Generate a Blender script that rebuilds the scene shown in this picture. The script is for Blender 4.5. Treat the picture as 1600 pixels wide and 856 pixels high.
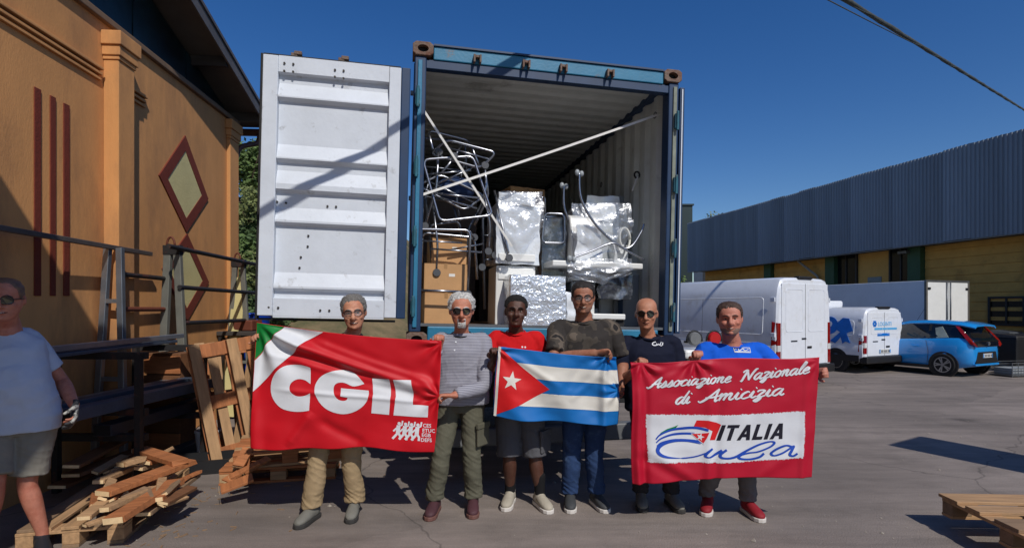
import bpy, bmesh, math, random
from mathutils import Vector, Matrix, Euler, noise
R = math.radians
sc = bpy.context.scene
for o in list(bpy.data.objects): bpy.data.objects.remove(o)
COL = sc.collection
random.seed(7)

# ------------------------------------------------------------ camera, sky, sun, exposure
F, CX, HZ, CH = 860.0, 800.0, 483.0, 1.58       # focal length in photo pixels, centre, horizon row, eye height
cam = bpy.data.cameras.new('Camera'); cam_o = bpy.data.objects.new('Camera', cam); COL.objects.link(cam_o)
cam_o.location = (0, 0, CH); cam_o.rotation_euler = (R(90), 0, 0)
cam.sensor_width = 36; cam.lens = 36*F/1600; cam.shift_y = (HZ-428)/1600; cam.clip_end = 3000; cam.clip_start = .05
sc.camera = cam_o
SUN = Vector((.455, -.88, 1.0)).normalized()      # towards the sun
world = bpy.data.worlds.new('World'); sc.world = world; world.use_nodes = True
wn = world.node_tree.nodes; wl = world.node_tree.links
sky = wn.new('ShaderNodeTexSky'); sky.sky_type = 'NISHITA'; sky.sun_disc = False
sky.sun_elevation = math.asin(SUN.z); sky.sun_rotation = math.atan2(SUN.x, SUN.y)
sky.air_density = 1.0; sky.dust_density = .6; sky.ozone_density = 3.0; sky.altitude = 300
hsv = wn.new('ShaderNodeHueSaturation'); hsv.inputs['Hue'].default_value = .511; hsv.inputs['Saturation'].default_value = 1.34; hsv.inputs['Value'].default_value = 1.0
wl.new(sky.outputs[0], hsv.inputs['Color']); wl.new(hsv.outputs[0], wn['Background'].inputs[0]); wn['Background'].inputs[1].default_value = .132
sl = bpy.data.lights.new('Sun', 'SUN'); sl.energy = 4.8; sl.angle = R(.53); sl.color = (1, .955, .89)
so = bpy.data.objects.new('Sun', sl); COL.objects.link(so); so.rotation_euler = (-SUN).to_track_quat('-Z', 'Y').to_euler()
sc.view_settings.view_transform = 'Standard'; sc.view_settings.look = 'None'
sc.view_settings.exposure = -.55; sc.view_settings.gamma = 1; sc.view_settings.use_curve_mapping = False
sc.render.engine = 'CYCLES'
sc.cycles.max_bounces = 6; sc.cycles.transparent_max_bounces = 6; sc.cycles.use_denoising = True
sc.cycles.sample_clamp_indirect = 6

def W3(px, py, Y): return Vector(((px-CX)/F*Y, Y, CH-(py-HZ)/F*Y))   # a point of the place on the sight line of a photo pixel, at distance Y
def GZ(y):                                                             # the yard falls gently beyond 7 m
    t = min(1, max(0, (y-7)/6)); return -.18*t*t*(3-2*t)

# ------------------------------------------------------------ helpers
def srgb(r, g, b):
    f = lambda c: (c/255/12.92 if c <= 10 else ((c/255+.055)/1.055)**2.4)
    return (f(r), f(g), f(b))
MATS = {}
def M(name, col, rough=.6, metal=0, var=.15, scale=6, bump=0, bscale=60, coat=0, spec=.5, col2=None, c2lo=.5, c2hi=.7, c2scale=3, detail=6, stretch=None):
    if name in MATS: return MATS[name]
    m = bpy.data.materials.new(name); m.use_nodes = True; n = m.node_tree.nodes; l = m.node_tree.links
    b = n['Principled BSDF']; MATS[name] = m
    b.inputs['Roughness'].default_value = rough; b.inputs['Metallic'].default_value = metal
    b.inputs['Coat Weight'].default_value = coat; b.inputs['Coat Roughness'].default_value = .08
    b.inputs['Specular IOR Level'].default_value = spec
    tc = n.new('ShaderNodeTexCoord'); vec = tc.outputs['Object']
    if stretch:
        mp = n.new('ShaderNodeMapping'); mp.inputs['Scale'].default_value = stretch; l.new(vec, mp.inputs[0]); vec = mp.outputs[0]
    nt = n.new('ShaderNodeTexNoise'); nt.inputs['Scale'].default_value = scale; nt.inputs['Detail'].default_value = detail
    nt.inputs['Roughness'].default_value = .65; l.new(vec, nt.inputs['Vector'])
    mx = n.new('ShaderNodeMix'); mx.data_type = 'RGBA'
    mx.inputs[6].default_value = (*[c*(1-var) for c in col], 1); mx.inputs[7].default_value = (*[min(1, c*(1+var)) for c in col], 1)
    rp = n.new('ShaderNodeMapRange'); rp.inputs[1].default_value = .3; rp.inputs[2].default_value = .7
    l.new(nt.outputs[0], rp.inputs[0]); l.new(rp.outputs[0], mx.inputs[0]); out = mx.outputs[2]
    if col2:
        n2 = n.new('ShaderNodeTexNoise'); n2.inputs['Scale'].default_value = c2scale; n2.inputs['Detail'].default_value = 8; n2.inputs['Roughness'].default_value = .7
        l.new(vec, n2.inputs['Vector'])
        r2 = n.new('ShaderNodeMapRange'); r2.inputs[1].default_value = c2lo; r2.inputs[2].default_value = c2hi; l.new(n2.outputs[0], r2.inputs[0])
        m2 = n.new('ShaderNodeMix'); m2.data_type = 'RGBA'; l.new(r2.outputs[0], m2.inputs[0]); l.new(out, m2.inputs[6]); m2.inputs[7].default_value = (*col2, 1)
        out = m2.outputs[2]
    l.new(out, b.inputs['Base Color'])
    if bump:
        nb = n.new('ShaderNodeTexNoise'); nb.inputs['Scale'].default_value = bscale; nb.inputs['Detail'].default_value = 5; l.new(vec, nb.inputs['Vector'])
        bp = n.new('ShaderNodeBump'); bp.inputs['Strength'].default_value = bump; bp.inputs['Distance'].default_value = .02
        l.new(nb.outputs[0], bp.inputs['Height']); l.new(bp.outputs[0], b.inputs['Normal'])
    return m

class MB:
    def __init__(s): s.v = []; s.f = []; s.m = []
    def add(s, vs, fs, mi=0):
        o = len(s.v); s.v += [tuple(v) for v in vs]; s.f += [tuple(i+o for i in f) for f in fs]; s.m += [mi]*len(fs); return s
    def hexa(s, p, mi=0):   # 8 corners: bottom 4 ccw, top 4 ccw
        return s.add(p, [(3,2,1,0), (4,5,6,7), (0,1,5,4), (1,2,6,5), (2,3,7,6), (3,0,4,7)], mi)
    def bx(s, x0, x1, y0, y1, z0, z1, mi=0):
        return s.hexa([(x0,y0,z0), (x1,y0,z0), (x1,y1,z0), (x0,y1,z0), (x0,y0,z1), (x1,y0,z1), (x1,y1,z1), (x0,y1,z1)], mi)
    def beam(s, p0, p1, w, h, up=(0,0,1), mi=0):
        p0 = Vector(p0); p1 = Vector(p1); d = (p1-p0).normalized(); u = Vector(up)
        if abs(d.dot(u)) > .98: u = Vector((1,0,0))
        a = d.cross(u).normalized()*w/2; b = a.cross(d).normalized()*h/2
        return s.hexa([p0-a-b, p1-a-b, p1+a-b, p0+a-b, p0-a+b, p1-a+b, p1+a+b, p0+a+b], mi)
    def tube(s, pts, r, n=8, closed=False, mi=0):
        pts = [Vector(p) for p in pts]; k = len(pts); rr = r if isinstance(r, (list, tuple)) else [r]*k
        up = None; o = len(s.v); V = []
        for i, p in enumerate(pts):
            if closed: d = pts[(i+1) % k]-pts[i-1]
            else: d = pts[min(i+1, k-1)]-pts[max(i-1, 0)]
            d.normalize()
            if up is None: up = d.orthogonal().normalized()
            up = (up-d*up.dot(d)); up = up.normalized() if up.length > 1e-5 else d.orthogonal().normalized()
            w = d.cross(up)
            V += [p+(up*math.cos(2*math.pi*j/n)+w*math.sin(2*math.pi*j/n))*rr[i] for j in range(n)]
        Fs = []
        for i in range(k if closed else k-1):
            a = i*n; b = ((i+1) % k)*n
            Fs += [(a+j, a+(j+1) % n, b+(j+1) % n, b+j) for j in range(n)]
        if not closed: Fs += [tuple(range(n-1, -1, -1)), tuple((k-1)*n+j for j in range(n))]
        return s.add(V, Fs, mi)
    def cyl(s, p0, p1, r, n=16, r1=None, mi=0): return s.tube([p0, p1], [r, r if r1 is None else r1], n, mi=mi)
    def prism(s, poly, f0, f1, mi=0):
        k = len(poly); V = [f0(a, b) for a, b in poly]+[f1(a, b) for a, b in poly]
        return s.add(V, [tuple(range(k-1, -1, -1)), tuple(range(k, 2*k))]+[(i, (i+1) % k, k+(i+1) % k, k+i) for i in range(k)], mi)
    def sheet(s, prof, f, mi=0):   # prof: list of rows of points -> quads
        n = len(prof[0]); V = [p for r in prof for p in r]
        return s.add(V, [(i*n+j, i*n+j+1, (i+1)*n+j+1, (i+1)*n+j) for i in range(len(prof)-1) for j in range(n-1)], mi)
    def rings(s, rows, mi=0, caps=True):
        n = len(rows[0]); V = [p for r in rows for p in r]; k = len(rows)
        Fs = [(i*n+j, i*n+(j+1) % n, (i+1)*n+(j+1) % n, (i+1)*n+j) for i in range(k-1) for j in range(n)]
        if caps: Fs += [tuple(range(n-1, -1, -1)), tuple((k-1)*n+j for j in range(n))]
        return s.add(V, Fs, mi)
    def ellipsoid(s, c, r, nu=14, nv=9, rot=None, mi=0):
        c = Vector(c); rows = []
        for i in range(nv+1):
            t = math.pi*(i+.02 if i == 0 else (i-.02 if i == nv else i))/nv
            rows.append([Vector((r[0]*math.sin(t)*math.cos(2*math.pi*j/nu), r[1]*math.sin(t)*math.sin(2*math.pi*j/nu), -r[2]*math.cos(t))) for j in range(nu)])
        if rot is not None: rows = [[rot@p for p in q] for q in rows]
        return s.rings([[c+p for p in q] for q in rows], mi)
    def mesh(s, name):
        me = bpy.data.meshes.new(name); me.from_pydata(s.v, [], s.f); me.update(); return me
    def build(s, name, mats, parent=None, smooth=False, bevel=0, loc=None, rot=None, seg=2):
        me = s.mesh(name)
        mats = mats if isinstance(mats, (list, tuple)) else [mats]
        for m in mats: me.materials.append(m)
        if len(mats) > 1: me.polygons.foreach_set('material_index', s.m)
        bm = bmesh.new(); bm.from_mesh(me); bmesh.ops.recalc_face_normals(bm, faces=bm.faces); bm.to_mesh(me); bm.free()
        if smooth: me.polygons.foreach_set('use_smooth', [True]*len(me.polygons))
        o = bpy.data.objects.new(name, me); COL.objects.link(o); o.parent = parent
        if loc is not None: o.location = loc
        if rot is not None: o.rotation_euler = rot
        if bevel:
            md = o.modifiers.new('b', 'BEVEL'); md.width = bevel; md.segments = seg; md.limit_method = 'ANGLE'; md.angle_limit = R(38)
        if smooth and smooth != 'all':
            try:
                me.set_sharp_from_angle(angle=R(smooth if isinstance(smooth, (int, float)) and smooth > 1 else 40))
            except Exception: pass
        return o

def tag(o, label, cat, group=None, kind=None):
    if label: o['label'] = label
    if cat: o['category'] = cat
    if group: o['group'] = group
    if kind: o['kind'] = kind
    return o
def thing(name, label, cat, loc=(0,0,0), rot=(0,0,0), group=None):
    o = bpy.data.objects.new(name, None); COL.objects.link(o); o.location = loc; o.rotation_euler = rot; o.empty_display_size = .2
    return tag(o, label, cat, group)
def struct(o): o['kind'] = 'structure'; return o
def kids(o): return [c for c in bpy.data.objects if c.parent == o]
def copy_tree(o, parent=None, label=None):
    c = o.copy(); COL.objects.link(c); c.parent = parent
    if label: c['label'] = label
    for ch in kids(o): copy_tree(ch, c)
    return c
def rotz(a): return Matrix.Rotation(a, 3, 'Z')
def crom(pts, sub=6):      # smooth curve through points
    pts = [Vector(p) for p in pts]; out = []
    for i in range(len(pts)-1):
        p0 = pts[max(i-1, 0)]; p1 = pts[i]; p2 = pts[i+1]; p3 = pts[min(i+2, len(pts)-1)]
        for k in range(sub):
            t = k/sub
            out.append(.5*((2*p1)+(p2-p0)*t+(2*p0-5*p1+4*p2-p3)*t*t+(3*p1-p0-3*p2+p3)*t**3))
    out.append(pts[-1]); return out
def fillet(pts, r, k=5, closed=False):   # rounded corners of a bent tube
    pts = [Vector(p) for p in pts]; out = []; n = len(pts)
    for i, p in enumerate(pts):
        if not closed and i in (0, n-1): out.append(p); continue
        a = pts[i-1]-p; b = pts[(i+1) % n]-p; ra = min(r, a.length*.45, b.length*.45)
        a = p+a.normalized()*ra; b = p+b.normalized()*ra
        for j in range(k+1):
            t = j/k; out.append(a*(1-t)**2+p*2*t*(1-t)+b*t*t)
    return out

# ------------------------------------------------------------ ground
def ground_mat():
    m = M('asphalt', srgb(138,127,119), .88, var=.27, scale=1.1, bump=.35, bscale=90, col2=srgb(100,92,86), c2lo=.48, c2hi=.72, c2scale=.55)
    n = m.node_tree.nodes; l = m.node_tree.links; b = n['Principled BSDF']
    src = b.inputs['Base Color'].links[0].from_socket
    tc = n.new('ShaderNodeTexCoord')
    # fine aggregate speckle
    sp = n.new('ShaderNodeTexNoise'); sp.inputs['Scale'].default_value = 130; sp.inputs['Detail'].default_value = 3; l.new(tc.outputs['Object'], sp.inputs[0])
    sr = n.new('ShaderNodeMapRange'); sr.inputs[1].default_value = .3; sr.inputs[2].default_value = .7; sr.inputs[3].default_value = .78; sr.inputs[4].default_value = 1.2; l.new(sp.outputs[0], sr.inputs[0])
    mu = n.new('ShaderNodeMix'); mu.data_type = 'RGBA'; mu.blend_type = 'MULTIPLY'; mu.inputs[0].default_value = 1; l.new(src, mu.inputs[6]); l.new(sr.outputs[0], mu.inputs[7])
    # long worn streaks along the yard
    mp = n.new('ShaderNodeMapping'); mp.inputs['Scale'].default_value = (.35, 2.2, 1); l.new(tc.outputs['Object'], mp.inputs[0])
    st = n.new('ShaderNodeTexNoise'); st.inputs['Scale'].default_value = 1.3; st.inputs['Detail'].default_value = 9; st.inputs['Roughness'].default_value = .75; l.new(mp.outputs[0], st.inputs[0])
    s2 = n.new('ShaderNodeMapRange'); s2.inputs[1].default_value = .35; s2.inputs[2].default_value = .68; s2.inputs[3].default_value = .72; s2.inputs[4].default_value = 1.16; l.new(st.outputs[0], s2.inputs[0])
    m2 = n.new('ShaderNodeMix'); m2.data_type = 'RGBA'; m2.blend_type = 'MULTIPLY'; m2.inputs[0].default_value = 1; l.new(mu.outputs[2], m2.inputs[6]); l.new(s2.outputs[0], m2.inputs[7])
    # oil spots
    ov = n.new('ShaderNodeTexVoronoi'); ov.inputs['Scale'].default_value = .8; ov.inputs['Randomness'].default_value = 1
    wn_ = n.new('ShaderNodeTexNoise'); wn_.inputs['Scale'].default_value = 2.5; l.new(tc.outputs['Object'], wn_.inputs[0])
    ad = n.new('ShaderNodeMix'); ad.data_type = 'RGBA'; ad.inputs[0].default_value = .18; l.new(tc.outputs['Object'], ad.inputs[6]); l.new(wn_.outputs[1], ad.inputs[7]); l.new(ad.outputs[2], ov.inputs[0])
    o2 = n.new('ShaderNodeMapRange'); o2.inputs[1].default_value = .05; o2.inputs[2].default_value = .16; o2.inputs[3].default_value = .5; o2.inputs[4].default_value = 1; l.new(ov.outputs[0], o2.inputs[0])
    m3 = n.new('ShaderNodeMix'); m3.data_type = 'RGBA'; m3.blend_type = 'MULTIPLY'; m3.inputs[0].default_value = 1; l.new(m2.outputs[2], m3.inputs[6]); l.new(o2.outputs[0], m3.inputs[7])
    # hairline cracks
    cv = n.new('ShaderNodeTexVoronoi'); cv.feature = 'DISTANCE_TO_EDGE'; cv.inputs['Scale'].default_value = .38
    cw = n.new('ShaderNodeTexNoise'); cw.inputs['Scale'].default_value = 1.7; cw.inputs['Detail'].default_value = 7; l.new(tc.outputs['Object'], cw.inputs[0])
    ca = n.new('ShaderNodeMix'); ca.data_type = 'RGBA'; ca.inputs[0].default_value = .35; l.new(tc.outputs['Object'], ca.inputs[6]); l.new(cw.outputs[1], ca.inputs[7]); l.new(ca.outputs[2], cv.inputs[0])
    cr = n.new('ShaderNodeMapRange'); cr.inputs[1].default_value = .0; cr.inputs[2].default_value = .0035; cr.inputs[3].default_value = .55; cr.inputs[4].default_value = 1; l.new(cv.outputs[0], cr.inputs[0])
    m4 = n.new('ShaderNodeMix'); m4.data_type = 'RGBA'; m4.blend_type = 'MULTIPLY'; m4.inputs[0].default_value = 1; l.new(m3.outputs[2], m4.inputs[6]); l.new(cr.outputs[0], m4.inputs[7])
    pv2 = n.new('ShaderNodeTexVoronoi'); pv2.inputs['Scale'].default_value = .21; l.new(ca.outputs[2], pv2.inputs[0])
    sep = n.new('ShaderNodeSeparateColor'); l.new(pv2.outputs[1], sep.inputs[0]); pr2 = n.new('ShaderNodeMapRange'); pr2.inputs[3].default_value = .86; pr2.inputs[4].default_value = 1.08; l.new(sep.outputs[0], pr2.inputs[0])
    m5 = n.new('ShaderNodeMix'); m5.data_type = 'RGBA'; m5.blend_type = 'MULTIPLY'; m5.inputs[0].default_value = 1; l.new(m4.outputs[2], m5.inputs[6]); l.new(pr2.outputs[0], m5.inputs[7])
    l.new(m5.outputs[2], b.inputs['Base Color'])
    return m
g = MB()
xs = [-400, -120, -40, -20, -10, -5, 0, 5, 10, 20, 40, 120, 400]; ys = [-300, -60, -10, 0, 3, 5, 7, 8, 9, 10, 11, 12, 13, 20, 40, 120, 900]
g.sheet([[(x, y, GZ(y)) for x in xs] for y in ys], None)
struct(g.build('ground', ground_mat(), smooth='all'))

def line_pt(p, a, px, off=0):    # where the vertical plane through p along a is met by a sight line at column px: distance along a
    t = (px-CX)/F
    return (p[0]-t*p[1])/(t*a[1]-a[0])

# ------------------------------------------------------------ ochre building on the left
LA = Vector((-.0697, .9976, 0)); LN = Vector((.9976, .0697, 0)); LP = LN*-3.7
ang_l = math.atan2(LN.y, LN.x)
s_far = line_pt(LP, LA, 367)
far = LP+LA*s_far
left = thing('ochre_building', 'ochre rendered building with brown diamond and stripe decoration beside the container', 'building', far, (0, 0, ang_l))
# local frame: x = outward, y = along the wall away from the camera (0 at the far corner, negative towards the camera), z up
def lw(px, py):
    s = line_pt(LP, LA, px); Y = (LP+LA*s).y; return (s-s_far, CH-(py-HZ)/F*Y)
ochre = M('ochre_render', srgb(206,147,90), .92, var=.18, scale=.9, bump=.12, bscale=60, col2=srgb(150,108,74), c2lo=.48, c2hi=.74, c2scale=1.1, stretch=(1,1,.35))
maroon = M('maroon_paint', srgb(112,44,26), .85, var=.12, scale=4, bump=.2, bscale=50)
cream = M('cream_paint', srgb(205,192,135), .88, var=.08, scale=3, bump=.2, bscale=50)
LEN = 18.0; WT = lw(372, 199)[1]
MB().bx(-7, 0, -LEN, 0, -.3, WT).build('wall', ochre, left)
def pil(y0, y1, d, z1, name='pilaster'):
    b = MB().bx(.0015, d, y0, y1, -.3, z1-.28)
    b.bx(.0015, d+.012, y0-.012, y1+.012, z1-.28, z1-.24); b.bx(.0015, d+.026, y0-.026, y1+.026, z1-.24, z1-.14); b.bx(.0015, d+.045, y0-.045, y1+.045, z1-.14, z1)
    return b.build(name, ochre, left, bevel=.008)
yp0, yp1 = lw(161, 300)[0], lw(187, 300)[0]
ztop_p = lw(175, 60)[1]
pil(yp0, yp1, .15, ztop_p)
pil(-.30, .0, .06, WT-.02)
pil(yp0-4.6, yp1-4.6, .15, ztop_p)
# moulding: three thin courses that break round the pilasters
zm = lw(80, 58)[1]
for k in range(3):
    for (a, b_) in ((yp0-4.6+.5, yp0-.06), (yp1+.06, yp1+.42)):
        MB().bx(.0015, .05-.012*k, a, b_, zm-.05*k-.03, zm-.05*k).build('moulding', ochre, left, bevel=.006)
for (a, b_, t) in ((52, 62.5, 138), (77, 85.5, 151), (98, 107, 163)):
    y0, y1 = lw(a, 300)[0], lw(b_, 300)[0]; zt = lw((a+b_)/2, t)[1]; zb = lw((a+b_)/2, 462)[1]
    MB().bx(.0015, .012, y0, y1, zb, zt).build('painted_stripe', maroon, left, bevel=.003)
def diamond(pts, inner):
    P = [lw(*p) for p in pts]; c = (sum(p[0] for p in P)/4, sum(p[1] for p in P)/4)
    Q = [(c[0]+(p[0]-c[0])*inner, c[1]+(p[1]-c[1])*inner) for p in P]
    b = MB()
    for i in range(4):
        j = (i+1) % 4; q = [P[i], P[j], Q[j], Q[i]]
        b.prism(q, lambda u, v: (.0015, u, v), lambda u, v: (.016, u, v))
    d = b.build('diamond_frame', maroon, left)
    MB().prism([(c[0]+(p[0]-c[0])*(inner+.015), c[1]+(p[1]-c[1])*(inner+.015)) for p in P], lambda u, v: (.0015, u, v), lambda u, v: (.009, u, v)).build('diamond_panel', cream, d)
diamond([(288, 212), (247, 274), (290, 363), (324, 311)], .70)
diamond([(291, 365), (252, 420), (290, 503), (325, 441)], .70)
# gable, dark glazed sheets
rise = math.tan(R(16.5)); half = 9.0; e0 = WT+.24
teal = M('dark_teal_sheet', srgb(26,52,60), .35, var=.35, scale=2.2, col2=srgb(12,24,30), c2lo=.4, c2hi=.6, c2scale=1.2)
y = -.12; k = 0
while y > -half:
    y2 = max(y-1.15, -half)
    zz = lambda t: e0-.06-t*rise
    MB().hexa([(-.14,y2+.03,WT), (-.10,y2+.03,WT), (-.10,y,WT), (-.14,y,WT), (-.14,y2+.03,zz(y2)), (-.10,y2+.03,zz(y2)), (-.10,y,zz(y)), (-.14,y,zz(y))]).build('gable_panel', teal, left)
    y = y2
MB().prism([(-half-9, WT), (-half, WT), (-half, e0-.06+half*rise), (-half-9, e0-.06)], lambda u, v: (-.16, u, v), lambda u, v: (-.11, u, v)).build('gable_panel', teal, left)
MB().bx(-.2, .05, -LEN, .06, WT+.001, WT+.07).build('coping', M('coping', srgb(120,96,74), .8), left, bevel=.01)
roofm = M('roof_sheet_grey', srgb(96,92,90), .6, metal=.2, var=.25, scale=3, bump=.15, bscale=20)
soffit = M('roof_underside', srgb(96,90,84), .8, var=.2, scale=2)
OV = .36
for sgn in (0, 1):
    if sgn == 0: a, b_, za, zb_ = .45, -half, e0-.45*rise, e0+half*rise
    else: a, b_, za, zb_ = -half, -LEN-.4, e0+half*rise, e0-.4*rise
    rf = MB().hexa([(-7,b_,zb_), (OV,b_,zb_), (OV,a,za), (-7,a,za), (-7,b_,zb_+.05), (OV,b_,zb_+.05), (OV,a,za+.05), (-7,a,za+.05)]).build('roof', soffit, left)
    # ribbed covering and barge flashing on top
    MB().hexa([(-7.1,b_,zb_+.055), (OV+.05,b_,zb_+.055), (OV+.05,a,za+.055), (-7.1,a,za+.055), (-7.1,b_,zb_+.10), (OV+.05,b_,zb_+.10), (OV+.05,a,za+.10), (-7.1,a,za+.10)]).build('roof_covering', roofm, rf)
    MB().hexa([(OV+.003,b_,zb_-.10), (OV+.03,b_,zb_-.10), (OV+.03,a,za-.10), (OV+.003,a,za-.10), (OV+.003,b_,zb_+.053), (OV+.03,b_,zb_+.053), (OV+.03,a,za+.053), (OV+.003,a,za+.053)]).build('barge_board', roofm, rf)
    nP = 8
    for i in range(nP):
        t = (i+.3)/nP; yy = a+(b_-a)*t; z_ = za+(zb_-za)*t
        MB().bx(-.3, OV-.01, yy-.035, yy+.035, z_-.13, z_-.003).build('purlin', M('purlin_dark', srgb(60,54,50), .7), rf)
gut = M('brown_gutter', srgb(86,56,42), .5)
gb = MB(); gb.tube(fillet([(OV-.05,.5,e0-.2), (-.02,.5,e0-.2), (-7,.5,e0-.2)], .05), .06, 10)
gb.tube(fillet([(.20,.48,e0-.2), (.20,.42,e0-.40), (.02,.10,e0-.55), (-.04,.06,e0-.85), (-.04,.06,-.2)], .12), .04, 10)
gb.build('gutter_pipe', gut, left, smooth=True)
# canopy of the loading bay, beside and behind the camera: it shades the left of the yard
can = thing('bay_canopy', 'flat grey canopy over the loading bay beside the ochre building, out of the picture', 'canopy', (0,0,0))
MB().bx(-3.6, -.85, -9, 1.75, 5.42, 5.55).build('canopy_deck', roofm, can, bevel=.01)
for yy in (-8, -4.5, -1, 1.5):
    MB().beam((-3.58, yy, 5.35), (-.95, yy, 5.35), .1, .14).build('canopy_beam', M('purlin_dark', srgb(60,54,50)), can)

# ------------------------------------------------------------ warehouse on the right
WA = Vector((-.2266, .974, 0)); WN = Vector((-.974, -.2266, 0))
WP = Vector((16.74, 18, 0)); ang_w = math.atan2(WA.y, WA.x)
ware = thing('warehouse', 'long ochre warehouse with grey corrugated fascia behind the parked vehicles', 'building', (WP.x, WP.y, -.18), (0, 0, ang_w))
# local frame: x = along facade away from the camera, y = outward (to the yard), z up from the yard
def ww(px, py=None):
    k = line_pt(WP, WA, px); Y = (WP+WA*k).y
    return k if py is None else (k, CH-(py-HZ)/F*Y+.18)
x_far = ww(1080); HT = 7.68; HB = 4.28; X0 = -12
yel = M('yellow_siding', srgb(206,158,80), .8, var=.12, scale=2.5, bump=.15, bscale=30, col2=srgb(128,92,46), c2lo=.55, c2hi=.8, c2scale=1.2)
grn = M('dark_green_column', srgb(50,84,56), .6, var=.12)
plast = M('yellow_plaster', srgb(212,166,90), .88, var=.1, scale=2, bump=.2, bscale=40)
clad = M('blue_grey_cladding', srgb(122,132,144), .5, metal=.3, var=.14, scale=.9, stretch=(2,1,.15))
_n = clad.node_tree.nodes; _l = clad.node_tree.links; _b = _n['Principled BSDF']; _s = _b.inputs['Base Color'].links[0].from_socket
_oi = _n.new('ShaderNodeObjectInfo'); _mr = _n.new('ShaderNodeMapRange'); _mr.inputs[3].default_value = .84; _mr.inputs[4].default_value = 1.1; _l.new(_oi.outputs['Random'], _mr.inputs[0])
_mm = _n.new('ShaderNodeMix'); _mm.data_type = 'RGBA'; _mm.blend_type = 'MULTIPLY'; _mm.inputs[0].default_value = 1; _l.new(_s, _mm.inputs[6]); _l.new(_mr.outputs[0], _mm.inputs[7]); _l.new(_mm.outputs[2], _b.inputs['Base Color'])
darkg = M('dark_glass', srgb(22,26,30), .12, var=.2, scale=3)
steel = M('grey_steel', srgb(120,122,124), .45, metal=.7, var=.15, scale=6)
FW = 1.0    # the fascia stands this far in front of the wall
MB().bx(X0, x_far-.1, -14-FW, -FW, -.3, HT-.5).build('wall', plast, ware)
MB().bx(X0, x_far, -14-FW, -.12, HT-.45, HT-.3).build('roof', steel, ware)
MB().bx(X0, x_far, -FW+.001, -.12, HB+.02, HB+.06).build('soffit', M('soffit_dark', srgb(70,66,60), .8), ware)
# corrugated fascia sheets, one metre each
n_sh = int((x_far-X0)/1.05)+1
def fascia_mesh():
    b = MB(); prof = []; p = .15
    for i in range(7):
        x = i*p; prof += [(x, 0), (x+.05, 0), (x+.07, .035), (x+.128, .035)]
    prof.append((1.05, 0)); prof = [q for q in prof if q[0] <= 1.0501]
    b.sheet([[(x, y, z) for x, y in prof] for z in (0, HT-HB)], None)
    b.sheet([[(x, y-.004, z) for x, y in prof] for z in (0, HT-HB)], None)
    return b
first = None
for i in range(n_sh):
    dz = random.uniform(-.02, .02)
    if first is None: first = o = fascia_mesh().build('fascia_sheet', clad, ware)
    else: o = first.copy(); COL.objects.link(o)
    o.location = (X0+i*1.05, -.05, HB+dz)
MB().bx(X0, x_far, -.11, -.06, HB-.04, HB-.005).build('fascia_trim', steel, ware)
# siding boards between the columns, windows and doors
cols = [ww(1591), ww(1405), ww(1276), ww(1181), ww(1591)-5.3, ww(1591)-10]
for c in cols: MB().bx(c-.28, c+.28, -FW-.1, -FW+.28, -.3, HB+.015).build('column', grn, ware, bevel=.015)
def siding(xa, xb, z0, z1):
    z = z0; i = 0
    while z < z1-.05:
        zz = min(z+.34, z1)
        MB().hexa([(xa,-FW+.004,z), (xb,-FW+.004,z), (xb,-FW+.06,z), (xa,-FW+.06,z), (xa,-FW+.004,zz-.01), (xb,-FW+.004,zz-.01), (xb,-FW+.035,zz-.01), (xa,-FW+.035,zz-.01)]).build('siding_board', yel, ware)
        z += .34
siding(ww(1591)+.3, ww(1405)-.3, 0, HB)
siding(ww(1181)+.3, x_far-.2, 0, HB)
siding(ww(1276)+.3, ww(1181)-.3, 0, HB)
siding(ww(1591)-5, ww(1591)-.3, 0, HB)
def opening(pa, pb, ta, tb, name, mat):
    xa, xb = sorted((ww(pa), ww(pb))); z1 = ww((pa+pb)/2, ta)[1]; z0 = ww((pa+pb)/2, tb)[1]
    w = MB().bx(xa, xb, -FW+.004, -FW+.05, z0, z1).build(name, mat, ware)
    MB().bx(xa-.07, xa, -FW+.004, -FW+.11, z0-.07, z1+.07).bx(xb, xb+.07, -FW+.004, -FW+.11, z0-.07, z1+.07).bx(xa+.001, xb-.001, -FW+.004, -FW+.11, z1+.001, z1+.07).bx(xa+.001, xb-.001, -FW+.004, -FW+.12, z0-.07, z0-.001).build('frame', M('dark_frame', srgb(46,44,42), .5), w)
    xm = (xa+xb)/2
    MB().bx(xm-.03, xm+.03, -FW+.052, -FW+.09, z0+.001, z1-.001).build('mullion', M('dark_frame', srgb(46,44,42)), w)
opening(1282, 1311, 397, 444, 'window', darkg)
opening(1364, 1395, 388, 438, 'window', darkg)
opening(1516, 1566, 466, 506, 'window', darkg)
pv = M('pipe_pale', srgb(150,146,136), .5)
xd = ww(1268)
MB().tube(fillet([(xd+1.5,-.5,HB-.02), (xd+.5,-FW+.16,HB-.9), (xd+.5,-FW+.16,0)], .15), .06, 8).build('downpipe', pv, ware, smooth=True)
lp = MB().bx(ww(1393)-.2, ww(1393)+.2, -FW+.1, -FW+.5, HB-.22, HB-.1).build('wall_lamp', steel, ware, bevel=.02)
xs_ = ww(1338)
MB().bx(xs_-.35, xs_+.35, -FW+.004, -FW+.03, 2.6, 3.2).build('notice_plate', M('pale_plate', srgb(130,140,140), .5), ware)
# low kerb along the foot of the wall
MB().bx(X0, x_far, -FW+.07, .5, -.05, .1).build('loading_kerb', M('concrete', srgb(128,124,118), .9, bump=.3), ware, bevel=.015)

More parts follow.
